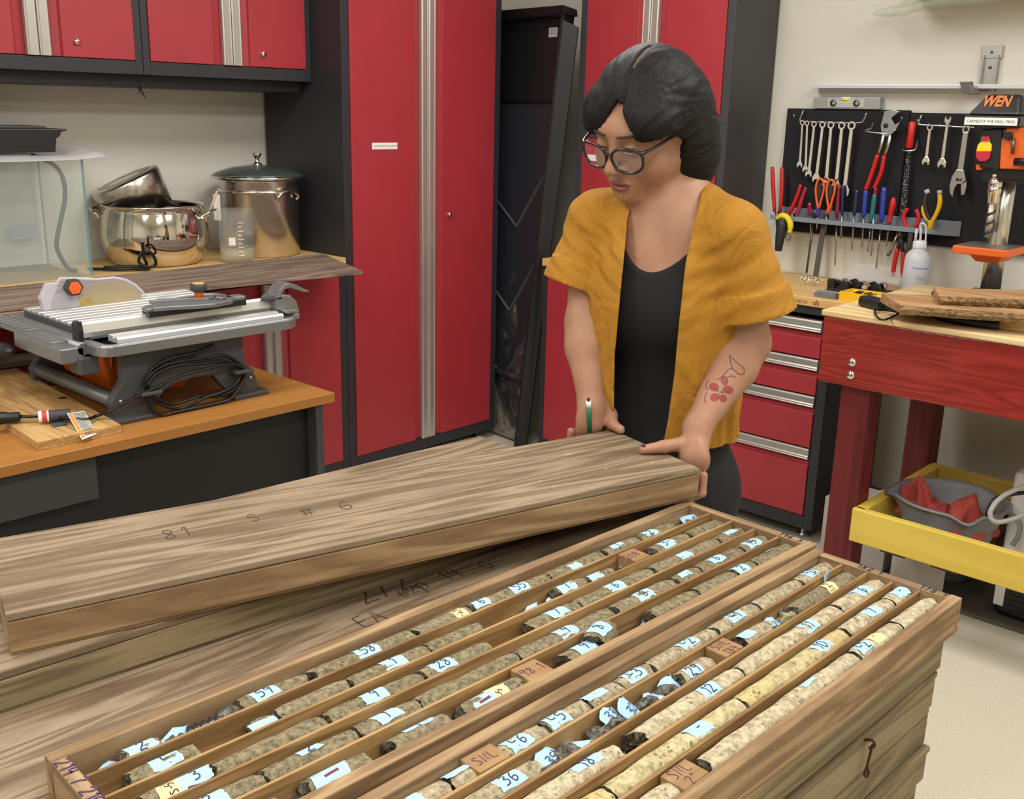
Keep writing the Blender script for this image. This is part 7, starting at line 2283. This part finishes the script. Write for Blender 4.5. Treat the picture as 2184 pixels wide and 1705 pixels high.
# left hand: thumb on the lid, fingers curled under the end of the box
hux, huy, huz = (np.array(q) for q in (ux_, uy_, uz_))
endm = cA + huy * .060                             # point on the end's top edge where the left hand holds
palmL = endm + hux * .038 + huz * -.002
wL = P['LW']
awL = unit(palmL - wL)
nL = unit(np.cross(awL, huy))
fL = []
for k, (o_, l_) in enumerate(((.032, .92), (.010, 1.0), (-.012, .96), (-.032, .80))):
    b0 = palmL + huy * o_ + awL * .028 * l_ + huz * -.006
    b1 = b0 + awL * .012 - huz * .030 * l_
    b2 = endm + huy * o_ + hux * .006 - huz * (HBH + .012)
    b3 = endm + huy * o_ - hux * .030 * l_ - huz * (HBH + .010)
    fL.append(([b0, b1, b2, b3], .0092 if k < 3 else .0080))
tB = palmL + huy * .022 + huz * .020 - hux * .004
tK = endm + huy * .034 - hux * .010 + huz * .0155
tT = endm + huy * .052 - hux * .044 + huz * .0095
hand(wL, palmL, fL, ([tB - hux * -.012, tB, tK, tT], [.017, .0150, .0118, .0092]), (.020, .040, .036), [hux, huy, huz])
# right hand: at the far corner, thumb on the lid
cB = cA + huy * HBW
palmR = cB - hux * .040 + huy * .022 + huz * .020
wR = P['RW']
fR = []
for k, (o_, l_) in enumerate(((.018, .92), (-.004, 1.0), (-.026, .96), (-.046, .80))):
    b0 = palmR + hux * (o_ - .0) - huz * .018 + huy * .004
    b1 = b0 - huz * .036 * l_ + huy * .004
    b2 = cB + hux * (o_ - .040) - huz * (HBH + .012) + huy * .010
    b3 = b2 - huy * .034 * l_ + huz * .0015
    fR.append(([b0, b1, b2, b3], .0090 if k < 3 else .0078))
thR = [palmR + hux * .030 + huz * .030, palmR + hux * .040 + huz * .008 - huy * .012, cB - hux * .006 - huy * .004 + huz * .014, cB - hux * .006 - huy * .034 + huz * .0095]
hand(wR, palmR, fR, (thR, [.0165, .0145, .0118, .0092]), (.036, .018, .042), [hux, huy, huz])
V, F = bd.mesh(1)
per = thing('person', 'person in a mustard shirt and black top lifting one end of a core box', 'person', (float(P['pel'][0]), float(P['pel'][1]), 0))
SKIN, _nt, _bs = _mat('skin')
_bs.inputs['Base Color'].default_value = rgb('#a9765a')
_bs.inputs['Roughness'].default_value = .5
_bs.inputs['Specular IOR Level'].default_value = .35
_bs.inputs['Subsurface Weight'].default_value = .12
_bs.inputs['Subsurface Radius'].default_value = (.012, .005, .003)
_v = coords(_nt, rnd=False)
_n = N(_nt, 'ShaderNodeTexNoise', i_Scale=14, i_Detail=4)
_nt.links.new(_v, _n.inputs['Vector'])
_r = ramp(_nt, [(.3, rgb('#9c7058')), (.7, rgb('#ae8369'))])
_nt.links.new(_n.outputs['Fac'], _r.inputs['Fac'])
_nt.links.new(_r.outputs[0], _bs.inputs['Base Color'])
_n2 = N(_nt, 'ShaderNodeTexNoise', i_Scale=420, i_Detail=2)
_nt.links.new(_v, _n2.inputs['Vector'])
bump(_nt, _bs, _n2.outputs['Fac'], .08, .0006)
LIPS = plain('lips', '#8a4a44', .42)
cen = V[F].mean(1)
rel = (cen - hc) / HS
lx_, ly_, lz_ = rel @ hl, rel @ hf, rel @ hu
lip = (((lx_ / .0235) ** 2 + ((lz_ + .0680) / .0112) ** 2) < 1) & (ly_ > .085)
midx = np.where(lip, 1, 0)
# legs and feet join the same mesh below, under the trousers
lg = Field(np.array([P['pel'][0] - .32, P['pel'][1] - .32, -.01]), np.array([P['pel'][0] + .32, P['pel'][1] + .32, .86]), .007)
HIPS = {s_: P['pel'] + tl * s_ * .085 - tu * .02 for s_ in (-1, 1)}
KNEE = {s_: np.array([HIPS[s_][0] + TF[0] * .035 + .02, HIPS[s_][1] + TF[1] * .03, .47]) for s_ in (-1, 1)}
ANK = {s_: np.array([HIPS[s_][0] - TF[0] * .02 + .03 + TL[0] * s_ * .02, HIPS[s_][1] - TF[1] * .02 + TL[1] * s_ * .02, .085]) for s_ in (-1, 1)}
for s_ in (-1, 1):
    lg.cone(HIPS[s_], KNEE[s_], .085, .055, .03)
    lg.cone(KNEE[s_], KNEE[s_] * .7 + ANK[s_] * .3, .054, .056, .02)
    lg.cone(KNEE[s_] * .7 + ANK[s_] * .3, ANK[s_], .056, .034, .02)
    lg.cone(ANK[s_] - UP * .04, ANK[s_] + TF * .15 - UP * .052, .036, .028, .02)
lg.ell(P['pel'] + tu * .03, (.160, .12, .14), TAX, .05)
V2, F2 = lg.mesh(1)
body = field_obj(np.concatenate([V, V2]) - np.array([P['pel'][0], P['pel'][1], 0]), np.concatenate([F, F2 + len(V)]), 'body', [SKIN, LIPS], per, np.concatenate([midx, np.zeros(len(F2))]))
PO = np.array([P['pel'][0], P['pel'][1], 0])
# ------------------------------------------------ trousers and shoes
BLKCL = plain('black_trouser_cloth', '#101013', .8, grain=.4, gscale=900)
tr = Field(lg.lo, np.array([P['pel'][0] + .32, P['pel'][1] + .32, 1.03]), .006)
for s_ in (-1, 1):
    tr.cone(HIPS[s_], KNEE[s_], .098, .070, .03)
    tr.cone(KNEE[s_], ANK[s_], .070, .056, .03)
tr.ell(P['pel'] + tu * .03, (.178, .138, .15), TAX, .05)
X, Y, Z = tr.grid()
tr.D = np.maximum(tr.D, np.maximum(.075 - Z, (X - P['pel'][0]) * tu[0] + (Y - P['pel'][1]) * tu[1] + (Z - P['pel'][2]) * tu[2] - .12))
V, F = tr.mesh(2)
field_obj(V - PO, F, 'trousers', [BLKCL], per)
for s_ in (-1, 1):
    sf = Field(ANK[s_] - .24, ANK[s_] + .24, .006)
    sf.cone(ANK[s_] - UP * .035 - TF * .03, ANK[s_] + TF * .14 - UP * .045, .046, .038, .02)
    X, Y, Z = sf.grid()
    sf.D = np.maximum(sf.D, -Z + .002)
    V, F = sf.mesh(2)
    field_obj(V - PO, F, 'shoe', [plain('black_shoe', '#1a1a1c', .5)], per)
# ------------------------------------------------ black top
tk_ = Field(P['pel'] + np.array([-.30, -.30, -.02]), np.maximum(P['neck'], P['pel']) + np.array([.30, .30, .02]), .0045)
tk_.D[:] = .2
tk_.cone(P['neck'] - tf * .015, P['chest'], .075, .11, .05)
tk_.ell(P['chest'] + tu * .03, (.138, .100, .19), TAX, .05)
for s_ in (-1, 1):
    tk_.ell(P['chest'] + tu * -.005 + tl * s_ * .060 + tf * .062, (.060, .046, .062), TAX, .05)
tk_.ell(P['waist'], (.132, .105, .17), TAX, .06)
tk_.ell(P['pel'] + tu * .03, (.165, .125, .14), TAX, .05)
X, Y, Z = tk_.grid()
rx, ry, rz_ = X - P['chest'][0], Y - P['chest'][1], Z - P['chest'][2]
ll = rx * tl[0] + ry * tl[1] + rz_ * tl[2]
ff = rx * tf[0] + ry * tf[1] + rz_ * tf[2]
uu = rx * tu[0] + ry * tu[1] + rz_ * tu[2]
NK = .074
neckline = NK + np.minimum(np.abs(ll), .12) ** 2 * 9.0
front = np.where(ff > -.02, neckline, .17)
tk_.D = np.maximum(tk_.D - .0065, uu - front)
V, F = tk_.mesh(2)
field_obj(V - PO, F, 'tank_top', [plain('black_jersey', '#0d0d11', .85, grain=.3, gscale=900)], per)
# ------------------------------------------------ mustard shirt
RCF, LCF = J(1228, 612, 2.165), J(1616, 670, 2.03)        # cuff centres
SLO = np.minimum.reduce([P['pel'], P['RS'], P['LS'], RCF, LCF]) - .17
SHI = np.maximum.reduce([P['pel'], P['RS'], P['LS'], P['neck']]) + .16
SLO[2] = .90
sh = Field(SLO, SHI, .0036)
def trunk(X, Y, Z):
    rx, ry, rz_ = X - P['chest'][0], Y - P['chest'][1], Z - P['chest'][2]
    l = rx * tl[0] + ry * tl[1] + rz_ * tl[2]
    f_ = rx * tf[0] + ry * tf[1] + rz_ * tf[2]
    u = rx * tu[0] + ry * tu[1] + rz_ * tu[2]
    a = np.interp(u, [-.40, -.25, -.1, .02, .10, .16, .21], [.182, .172, .168, .168, .150, .105, .06]).astype(np.float32)
    b = np.interp(u, [-.40, -.25, -.1, .0, .08, .15, .20, .23], [.158, .150, .150, .152, .135, .105, .085, .06]).astype(np.float32)
    g = np.sqrt((l / a) ** 2 + ((f_ - .01) / b) ** 2)
    ph = np.arctan2(f_, l)
    am = np.interp(u, [-.40, -.1, .1], [.0085, .0055, .0]).astype(np.float32)
    fold = am * .7 * (np.sin(ph * 17 + u * 9 + 1.3 + 1.5 * np.sin(ph * 5)) + .6 * np.sin(ph * 31 - u * 14 + .4)) * (.55 + .45 * np.sin(ph * 4 + 2))
    d = (g - 1) * np.minimum(a, b) - fold
    return np.maximum(d, u - .215)
sh.put(trunk, SLO, SHI, .0, pad=0)
sh.cone(P['neck'] - tu * .022 - tf * .014, P['RS'] + tl * .02 - tu * .004, .052, .054, .05)
sh.cone(P['neck'] - tu * .022 - tf * .014, P['LS'] - tl * .02 - tu * .004, .052, .054, .05)
for s_, q in ((-1, 'RS'), (1, 'LS')):
    sh.cone(P['neck'] + tu * .026 + tl * s_ * .052 - tf * .020, P[q] - tl * s_ * .012 - tu * .004, .026, .046, .05)
sv = Field(SLO, SHI, .0036)
sv.D[:] = .3
sv.cone(P['RS'] - tu * .012, RCF + (RCF - P['RS']) * .4, .049, .074, .0, pad=.09)
sv.cone(P['LS'] - tu * .012, LCF + (LCF - P['LS']) * .4, .049, .080, .0, pad=.09)
X, Y, Z = sh.grid()
# creases that fan out from the armpits and gather below the shoulders
wr_ = np.zeros_like(sh.D)
for (c0, dr_, fr_, am_) in ((P['RS'] + tl * .05 - tu * .06 + tf * .08, unit(tl * .55 + tu * .85), 150, .0024), (P['LS'] - tl * .05 - tu * .08 + tf * .08, unit(-tl * .5 + tu * .85), 135, .0018),
                            (P['RS'] * .45 + RCF * .55, unit(tl * .6 + tu * .8), 140, .0018), (P['LS'] * .4 + LCF * .6, unit(-tl * .7 + tu * .7), 130, .0016), (P['chest'] + tl * .11 + tf * .1 - tu * .18, unit(tl * .9 + tu * .4), 120, .0020),
                            (P['chest'] - tl * .10 + tf * .1 - tu * .10, unit(-tl * .95 + tu * .2), 140, .0024), (P['chest'] + tl * .10 + tf * .1 + tu * .04, unit(tl * .9 - tu * .3), 110, .0016)):
    q = (X - c0[0]) * dr_[0] + (Y - c0[1]) * dr_[1] + (Z - c0[2]) * dr_[2]
    r2 = (X - c0[0]) ** 2 + (Y - c0[1]) ** 2 + (Z - c0[2]) ** 2
    pd = unit(np.cross(dr_, tf))
    wv = (X - c0[0]) * pd[0] + (Y - c0[1]) * pd[1] + (Z - c0[2]) * pd[2]
    wr_ += am_ * (np.sin(q * fr_ + 22 * wv + 1.2 * np.sin(40 * wv)) + .4 * np.sin(q * fr_ * 1.9 - 30 * wv)) * np.exp(-r2 / .0095)
def along(a, b):
    d = unit(b - a)
    return (X - b[0]) * d[0] + (Y - b[1]) * d[1] + (Z - b[2]) * d[2]
def smin(a, b, k):
    h_ = np.maximum(k - np.abs(a - b), 0) / k
    return np.minimum(a, b) - h_ * h_ * k * .25
sR = along(P['RS'], RCF) - .16 * ((X - RCF[0]) * tl[0] + (Y - RCF[1]) * tl[1])
sL = along(P['LS'], LCF)
isR = ((X - P['chest'][0]) * tl[0] + (Y - P['chest'][1]) * tl[1]) < 0
sleeve_s = np.where(isR, sR, sL)
rx, ry, rz_ = X - P['chest'][0], Y - P['chest'][1], Z - P['chest'][2]
l_ = rx * tl[0] + ry * tl[1] + rz_ * tl[2]
f_ = rx * tf[0] + ry * tf[1] + rz_ * tf[2]
u_ = rx * tu[0] + ry * tu[1] + rz_ * tu[2]
hem = -.285 - .045 * np.clip(f_ / .12, -1, 1) - .12 * np.clip(l_, -.2, .2) * (f_ > 0)
trunk_d = sh.D - wr_
band = np.where(sleeve_s > np.where(isR, -.050, -.054), .0060, 0.0)
slv_d = sv.D - wr_
cutA = np.maximum(trunk_d, hem - u_)
cutB = np.maximum(slv_d - band, sleeve_s)
full = smin(trunk_d, slv_d, .03)
inner = np.minimum(trunk_d + .0105, np.maximum(slv_d + .0105, sleeve_s - .004))
shell = np.maximum(smin(cutA, cutB, .02), -inner)
wall_ = np.maximum(np.maximum(cutA, -(trunk_d + .0105)), -(sleeve_s + .10))
shell = np.minimum(shell, wall_)
# neck hole
nk = P['neck'] + tu * .012 + tf * .012
dn = np.sqrt(((X - nk[0]) * tl[0] + (Y - nk[1]) * tl[1] + (Z - nk[2]) * tl[2]) ** 2 / .060 ** 2 + ((X - nk[0]) * tf[0] + (Y - nk[1]) * tf[1] + (Z - nk[2]) * tf[2]) ** 2 / .074 ** 2)
un = (X - nk[0]) * tu[0] + (Y - nk[1]) * tu[1] + (Z - nk[2]) * tu[2]
shell = np.where(un > -.10, np.maximum(shell, (1 - dn) * .07), shell)
# the open front: seen edges of the two fronts
dxp, dyp, dzp = X, Y, Z - EYE
zc_ = dxp * CAMF[0] + dyp * CAMF[1] + dzp * CAMF[2]
pu = 1092 + FPX * (dxp * CAMX[0] + dyp * CAMX[1] + dzp * CAMX[2]) / zc_
pv = 852.5 + FPX * (dxp * CAMY[0] + dyp * CAMY[1] + dzp * CAMY[2]) / zc_
le = np.interp(pv, [380, 430, 470, 520, 640, 760, 900, 1000], [1352, 1349, 1338, 1334, 1322, 1311, 1309, 1308])
re_ = np.interp(pv, [340, 400, 470, 560, 700, 800, 900, 960, 1000], [1512, 1497, 1482, 1462, 1447, 1438, 1424, 1412, 1405])
op_ = np.maximum(le - pu, pu - re_) / 1150.0
shell = np.where(f_ > .0, np.maximum(shell, -op_), shell)
sh.D = shell.astype(np.float32)
V, F = sh.mesh(1)
SHIRT = plain('mustard_cotton', '#a67318', .85, grain=.35, gscale=1300, var=.05)
_nt = SHIRT.node_tree
_bs = _nt.nodes['Principled BSDF']
_v = coords(_nt, (1, 1, .55), rnd=False)
_n = N(_nt, 'ShaderNodeTexNoise', i_Scale=13, i_Detail=3, i_Distortion=1.6)
_nt.links.new(_v, _n.inputs['Vector'])
_m1 = N(_nt, 'ShaderNodeMath', operation='SUBTRACT'); _m1.inputs[1].default_value = .5
_nt.links.new(_n.outputs['Fac'], _m1.inputs[0])
_m2 = N(_nt, 'ShaderNodeMath', operation='ABSOLUTE')
_nt.links.new(_m1.outputs[0], _m2.inputs[0])
_b2 = N(_nt, 'ShaderNodeBump'); _b2.inputs['Strength'].default_value = .55; _b2.inputs['Distance'].default_value = .02
_nt.links.new(_m2.outputs[0], _b2.inputs['Height'])
_old = _bs.inputs['Normal'].links[0].from_node
_nt.links.new(_b2.outputs[0], _old.inputs['Normal'])
so = field_obj(V - PO, F, 'shirt', [SHIRT], per)
so['label'] = 'open mustard cotton shirt with rolled short sleeves'
# ------------------------------------------------ hair
HLO, HHI = hc - .26, hc + .24
hr = Field(HLO, HHI, .0030)
def hh(c, rad, k=.012, op='add', ax=None):
    hr.ell(hp_(*c), np.array(rad) * HS, HAX if ax is None else ax, k * HS, op)
hr.D[:] = .2
hh((0, -.026, .044), (.098, .108, .100), .0)
hh((.066, -.045, -.010), (.038, .062, .090), .04)
hh((-.066, -.040, -.010), (.036, .062, .090), .04)
hh((0, -.085, -.020), (.082, .045, .100), .04)
hh((.074, -.062, -.078), (.028, .046, .062), .035)
hh((-.074, -.058, -.070), (.026, .046, .055), .035)
hh((.052, .046, .046), (.046, .046, .042), .03)           # swept fringe, her left
hh((-.054, .042, .040), (.036, .046, .052), .03)
X, Y, Z = hr.grid()
q = [(X - hc[0]) / HS, (Y - hc[1]) / HS, (Z - hc[2]) / HS]
xl = q[0] * hl[0] + q[1] * hl[1] + q[2] * hl[2]
yf = q[0] * hf[0] + q[1] * hf[1] + q[2] * hf[2]
zu = q[0] * hu[0] + q[1] * hu[1] + q[2] * hu[2]
# the face opening: narrow at the parting, wide at the cheeks
PART = .010
tz = np.clip(zu / .090, 0, 1)
wl = np.where(zu > 0, .056 * (1 - tz ** 1.5), .056 + np.clip(-zu, 0, .03) * .5)
wr2 = np.where(zu > 0, .047 * (1 - tz ** 1.3), .047 + np.clip(-zu, 0, .03) * .6)
x0_ = PART * .6 + 0 * zu
cut = np.where(xl > x0_, (xl - x0_) - wl, (x0_ - xl) - wr2)
cut = np.maximum(cut, zu - .090)
cut2 = np.maximum(cut, .020 - yf)
hr.D = np.maximum(hr.D, -cut2)
# hair stays behind the cheek below the eyes
hr.D = np.maximum(hr.D, -np.maximum(np.maximum(.004 - yf, zu + .005 - .6 * np.clip(yf - .0, 0, .05)), np.abs(xl) - .13))
# locks: irregular grooves that follow the fall of the hair from the parting
ang = np.arctan2(xl - PART, zu + .045)
wob = .10 * np.sin(5 * ang + 31 * yf) + .07 * np.sin(11 * ang - 17 * zu + 1) + .05 * np.sin(23 * yf + 40 * xl)
lock = .0009 * np.sin((ang + wob) * 21 + 5 * yf) + .0007 * np.sin((ang - wob) * 47 + 11 * yf + 2) + .0005 * np.sin((ang + wob) * 101 - 9 * yf)
hr.D = hr.D - lock * np.clip((np.abs(xl - PART)) / .03, .15, 1)
# parting: a shallow furrow from crown to forehead
fur = np.abs(xl - PART - .10 * yf) - .0030
fur = np.maximum(fur, -.0035 - hr.D)
hr.D = np.maximum(hr.D, -np.where((yf > -.045) & (yf < .10) & (zu > .05), fur, .1))
V, F = hr.mesh(1)
HAIR, _nt, _bs = _mat('black_hair')
_bs.inputs['Base Color'].default_value = rgb('#1b1a1c')
_bs.inputs['Roughness'].default_value = .52
_bs.inputs['Specular IOR Level'].default_value = .22
_at = N(_nt, 'ShaderNodeAttribute', attribute_name='strand')
_n = N(_nt, 'ShaderNodeTexNoise', i_Scale=1, i_Detail=4, i_Roughness=.7)
_nt.links.new(_at.outputs['Vector'], _n.inputs['Vector'])
bump(_nt, _bs, _n.outputs['Fac'], .5, .0016)
_r = ramp(_nt, [(.35, rgb('#0b0a0c')), (.65, rgb('#1a1819'))])
_nt.links.new(_n.outputs['Fac'], _r.inputs['Fac'])
_nt.links.new(_r.outputs[0], _bs.inputs['Base Color'])
ho_ = field_obj(V - PO, F, 'hair', [HAIR], per)
_q = (V - hc) / HS
_xl, _yf, _zu = _q @ hl, _q @ hf, _q @ hu
_an = np.arctan2(_xl - PART, _zu + .045) + .05 * np.sin(23 * _yf + 40 * _xl)
_sv = np.stack([_an * 60, _yf * 70 + 0 * _an, np.hypot(_xl, _zu) * 6], 1).astype(np.float32)
_sv[:, 1] = _yf * 55 * np.clip(1 - np.abs(_an) / 3.2, .2, 1)
_ca = ho_.data.attributes.new('strand', 'FLOAT_VECTOR', 'POINT')
_ca.data.foreach_set('vector', _sv.ravel())
ho_['label'] = 'chin-length black hair with a side parting'
_bh = BVHTree.FromPolygons([tuple(v) for v in V], [tuple(f) for f in F])
_sp = []
for _y in np.linspace(-.036, .022, 12):
    _o = Vector(hp_(PART + .10 * _y, _y, .25))
    _h = _bh.ray_cast(_o, Vector(-hu))
    if _h[0] is not None:
        _sp.append(_h[0] - Vector(hu) * .0007)
MB().tube(_sp, .0012, 6).build('parting', SKIN, per, world=True)
# ------------------------------------------------ eyes, brows, glasses
def HM(m):
    M_ = frame_of(Vector(hc), Vector(hl), Vector(hf), Vector(hu)) @ Matrix.Scale(HS, 4)
    return m.xf(M_)
EW = plain('eye_white', '#cfc6bd', .3)
for s_ in (-1, 1):
    # the visible slit of each eye, looking down
    m = MB()
    n_ = 12
    vs = []
    for k in range(n_ + 1):
        a = -1 + 2 * k / n_
        x = s_ * .032 + a * .0125
        ytop = .0930 - .0045 * a * a
        vs += [(x, ytop, .0040 + .0022 * (1 - a * a)), (x, ytop + .0006, .0030 - .0012 * (1 - a * a))]
    m.add(vs, [(2 * k, 2 * k + 1, 2 * k + 3, 2 * k + 2) for k in range(n_)], 0, True)
    HM(m).build('eye', EW, per, world=True)
    m = MB().ball((s_ * .032 + .001, .0922, .0042), .0036, 12, sc=(1, .35, .85))
    HM(m).build('iris', INK, per, world=True)
    lash = MB().tube(curve_pts([(s_ * .032 - .0135, .0890, .0040), (s_ * .032 - .006, .0932, .0066), (s_ * .032 + .006, .0932, .0066), (s_ * .032 + .0135, .0890, .0040)], 5), .0011, 6)
    HM(lash).build('eyelashes', INK, per, world=True)
    br = MB().tube(curve_pts([(s_ * .014, .0950, .0315), (s_ * .027, .0945, .0340), (s_ * .042, .086, .0335), (s_ * .053, .074, .027)], 6), [.0030] * 6 + [.0034] * 7 + [.0022] * 6, 8, flat=.6)
    HM(br).build('eyebrow', plain('eyebrow_hair', '#2a211e', .7), per, world=True)
gl = thing_gl = None
GF = plain('dark_acetate', '#1c171c', .22, coat=.4)
def rim_pts(s_):
    c = (s_ * .0368, .0, -.005)
    pts = []
    for k in range(36):
        a = 2 * math.pi * k / 36
        r_x, r_z = .0300, .0245
        ca, sa = math.cos(a), math.sin(a)
        ex = 2.25
        x = r_x * math.copysign(abs(ca) ** (2 / ex), ca)
        z = r_z * math.copysign(abs(sa) ** (2 / ex), sa)
        if sa > 0:
            z *= .92
            x *= 1.04
        y = .1085 - (abs(c[0] + x) ** 2) * 2.6
        pts.append((c[0] + x, y, c[2] + z + (.0025 if s_ * x > .015 and z > .005 else 0)))
    return pts
fr_ = MB().tube(rim_pts(1), .0029, 8, closed=True)
go = HM(fr_).build('glasses_frame', GF, per, world=True)
go['label'] = 'dark rounded glasses frame'
fr_ = MB().tube(rim_pts(-1), .0029, 8, closed=True)
HM(fr_).build('rim', GF, go, world=True)
HM(MB().tube(curve_pts([(-.0075, .1090, .004), (0, .1115, .0065), (.0075, .1090, .004)], 5), .0025, 8)).build('bridge', GF, go, world=True)
for s_ in (-1, 1):
    HM(MB().tube(curve_pts([(s_ * .0625, .0985, .010), (s_ * .072, .086, .011), (s_ * .079, .05, .010), (s_ * .080, .0, .006)], 6), [.0036] * 6 + [.0028] * 13, 8)).build('temple', GF, go, world=True)
    rp = rim_pts(s_)
    cx = sum(p[0] for p in rp) / 36; cyy = sum(p[1] for p in rp) / 36; cz = sum(p[2] for p in rp) / 36
    m = MB().add(rp + [(cx, cyy + .001, cz)], [(k, (k + 1) % 36, 36) for k in range(36)], 0, True)
    HM(m).build('lens', clear('spectacle_lens', '#d8d2dc', .10, .02), go, world=True)
# ------------------------------------------------ nails, tattoo, pen
NAIL = plain('dark_nail_polish', '#3a1420', .18, coat=.6)
def nail(tip, prev, upv, r, mat):
    d = unit(tip - prev)
    c = tip - d * r * .1 + unit(upv) * r * .72
    m = MB().ball((0, 0, 0), 1, 12)
    x_ = unit(np.cross(d, upv)); z_ = np.cross(x_, d)
    M_ = frame_of(Vector(c), Vector(d * r * .8), Vector(x_ * r * .72), Vector(z_ * r * .32))
    m.xf(M_)
    return m.build('nail', mat, per, world=True)
nail(tT, tK, huz, .0092, NAIL)
nail(thR[3], thR[2], huz * .8 + hux * .5, .0092, plain('bare_nail', '#c08a78', .3))
# tattoo: outlines and petals laid on the forearm surface
_bv = BVHTree.FromPolygons([tuple(v) for v in (np.array([v.co[:] for v in body.data.vertices]) + PO)], [tuple(p.vertices) for p in body.data.polygons])
def skin_at(px, py, lift=.0006):
    d = Vector(ray(px, py)).normalized()
    hit = _bv.ray_cast(Vector((0, 0, EYE)), d)
    if hit[0] is None:
        return None
    nrm = hit[1] if hit[1].dot(d) < 0 else -hit[1]
    return hit[0] + nrm * lift
def tat_line(pts, w_=1.6, mat=None, n_=5):
    P_ = [Vector((a, b, 0)) for a, b in pts]
    C_ = curve_pts(P_, n_)
    L3 = [skin_at(p.x, p.y, .0004) for p in C_]
    L3 = [p for p in L3 if p is not None]
    return MB().tube(L3, .00075, 5).build('tattoo_line', mat, per, world=True) if len(L3) > 3 else None
def tat_fill(cx, cy, rx, ry, rot, mat):
    m = MB()
    vs = []
    for r_ in (0, .5, 1):
        for k in range(16):
            a = 2 * math.pi * k / 16
            x, y = rx * r_ * math.cos(a), ry * r_ * math.sin(a)
            p = skin_at(cx + x * math.cos(rot) - y * math.sin(rot), cy + x * math.sin(rot) + y * math.cos(rot), .0003)
            if p is None:
                return
            vs.append(p)
    m.add(vs, [(q * 16 + k, q * 16 + (k + 1) % 16, (q + 1) * 16 + (k + 1) % 16, (q + 1) * 16 + k) for q in (0, 1) for k in range(16)], 0, True)
    return m.build('tattoo_petal', mat, per, world=True)
TINK = plain('tattoo_ink', '#4c4441', .6)
TRED = plain('tattoo_red', '#8e3a34', .6)
for (cx, cy, rx, ry, rot) in ((1523, 826, 11, 9, .3), (1545, 812, 11, 8, 1.2), (1553, 832, 11, 9, .4), (1542, 850, 9, 8, .8), (1524, 848, 10, 9, -.4)):
    tat_fill(cx, cy, rx, ry, rot, TRED)
for pts in ([(1556, 758), (1570, 772), (1586, 786), (1586, 797), (1576, 798), (1562, 787), (1552, 790), (1540, 804), (1530, 810)], [(1556, 758), (1558, 772), (1562, 787)],
            [(1535, 838), (1545, 828)], [(1533, 836), (1522, 826)], [(1534, 840), (1530, 850)], [(1538, 838), (1556, 834)], [(1508, 838), (1503, 850), (1506, 860)], [(1550, 806), (1560, 802), (1568, 806)], [(1512, 812), (1506, 822), (1510, 832)]):
    tat_line(pts, mat=TINK)
pn = thing('pen', 'green and white pen held upright in the right hand', 'pen', (0, 0, 0))
pa, pb = at(1255, 853, 2.055), at(1258, 922, 2.085)
d_ = pb - pa
MB().cyl(pa + d_ * .22, pb, .0048, 14).build('barrel', plain('green_pen_barrel', '#10694a', .35), pn, world=True)
MB().cyl(pa + d_ * .04, pa + d_ * .24, .0052, 14).build('collar', WHITE, pn, world=True)
MB().cyl(pa - d_ * .04, pa + d_ * .05, .0030, 12).build('push_button', INK, pn, world=True)
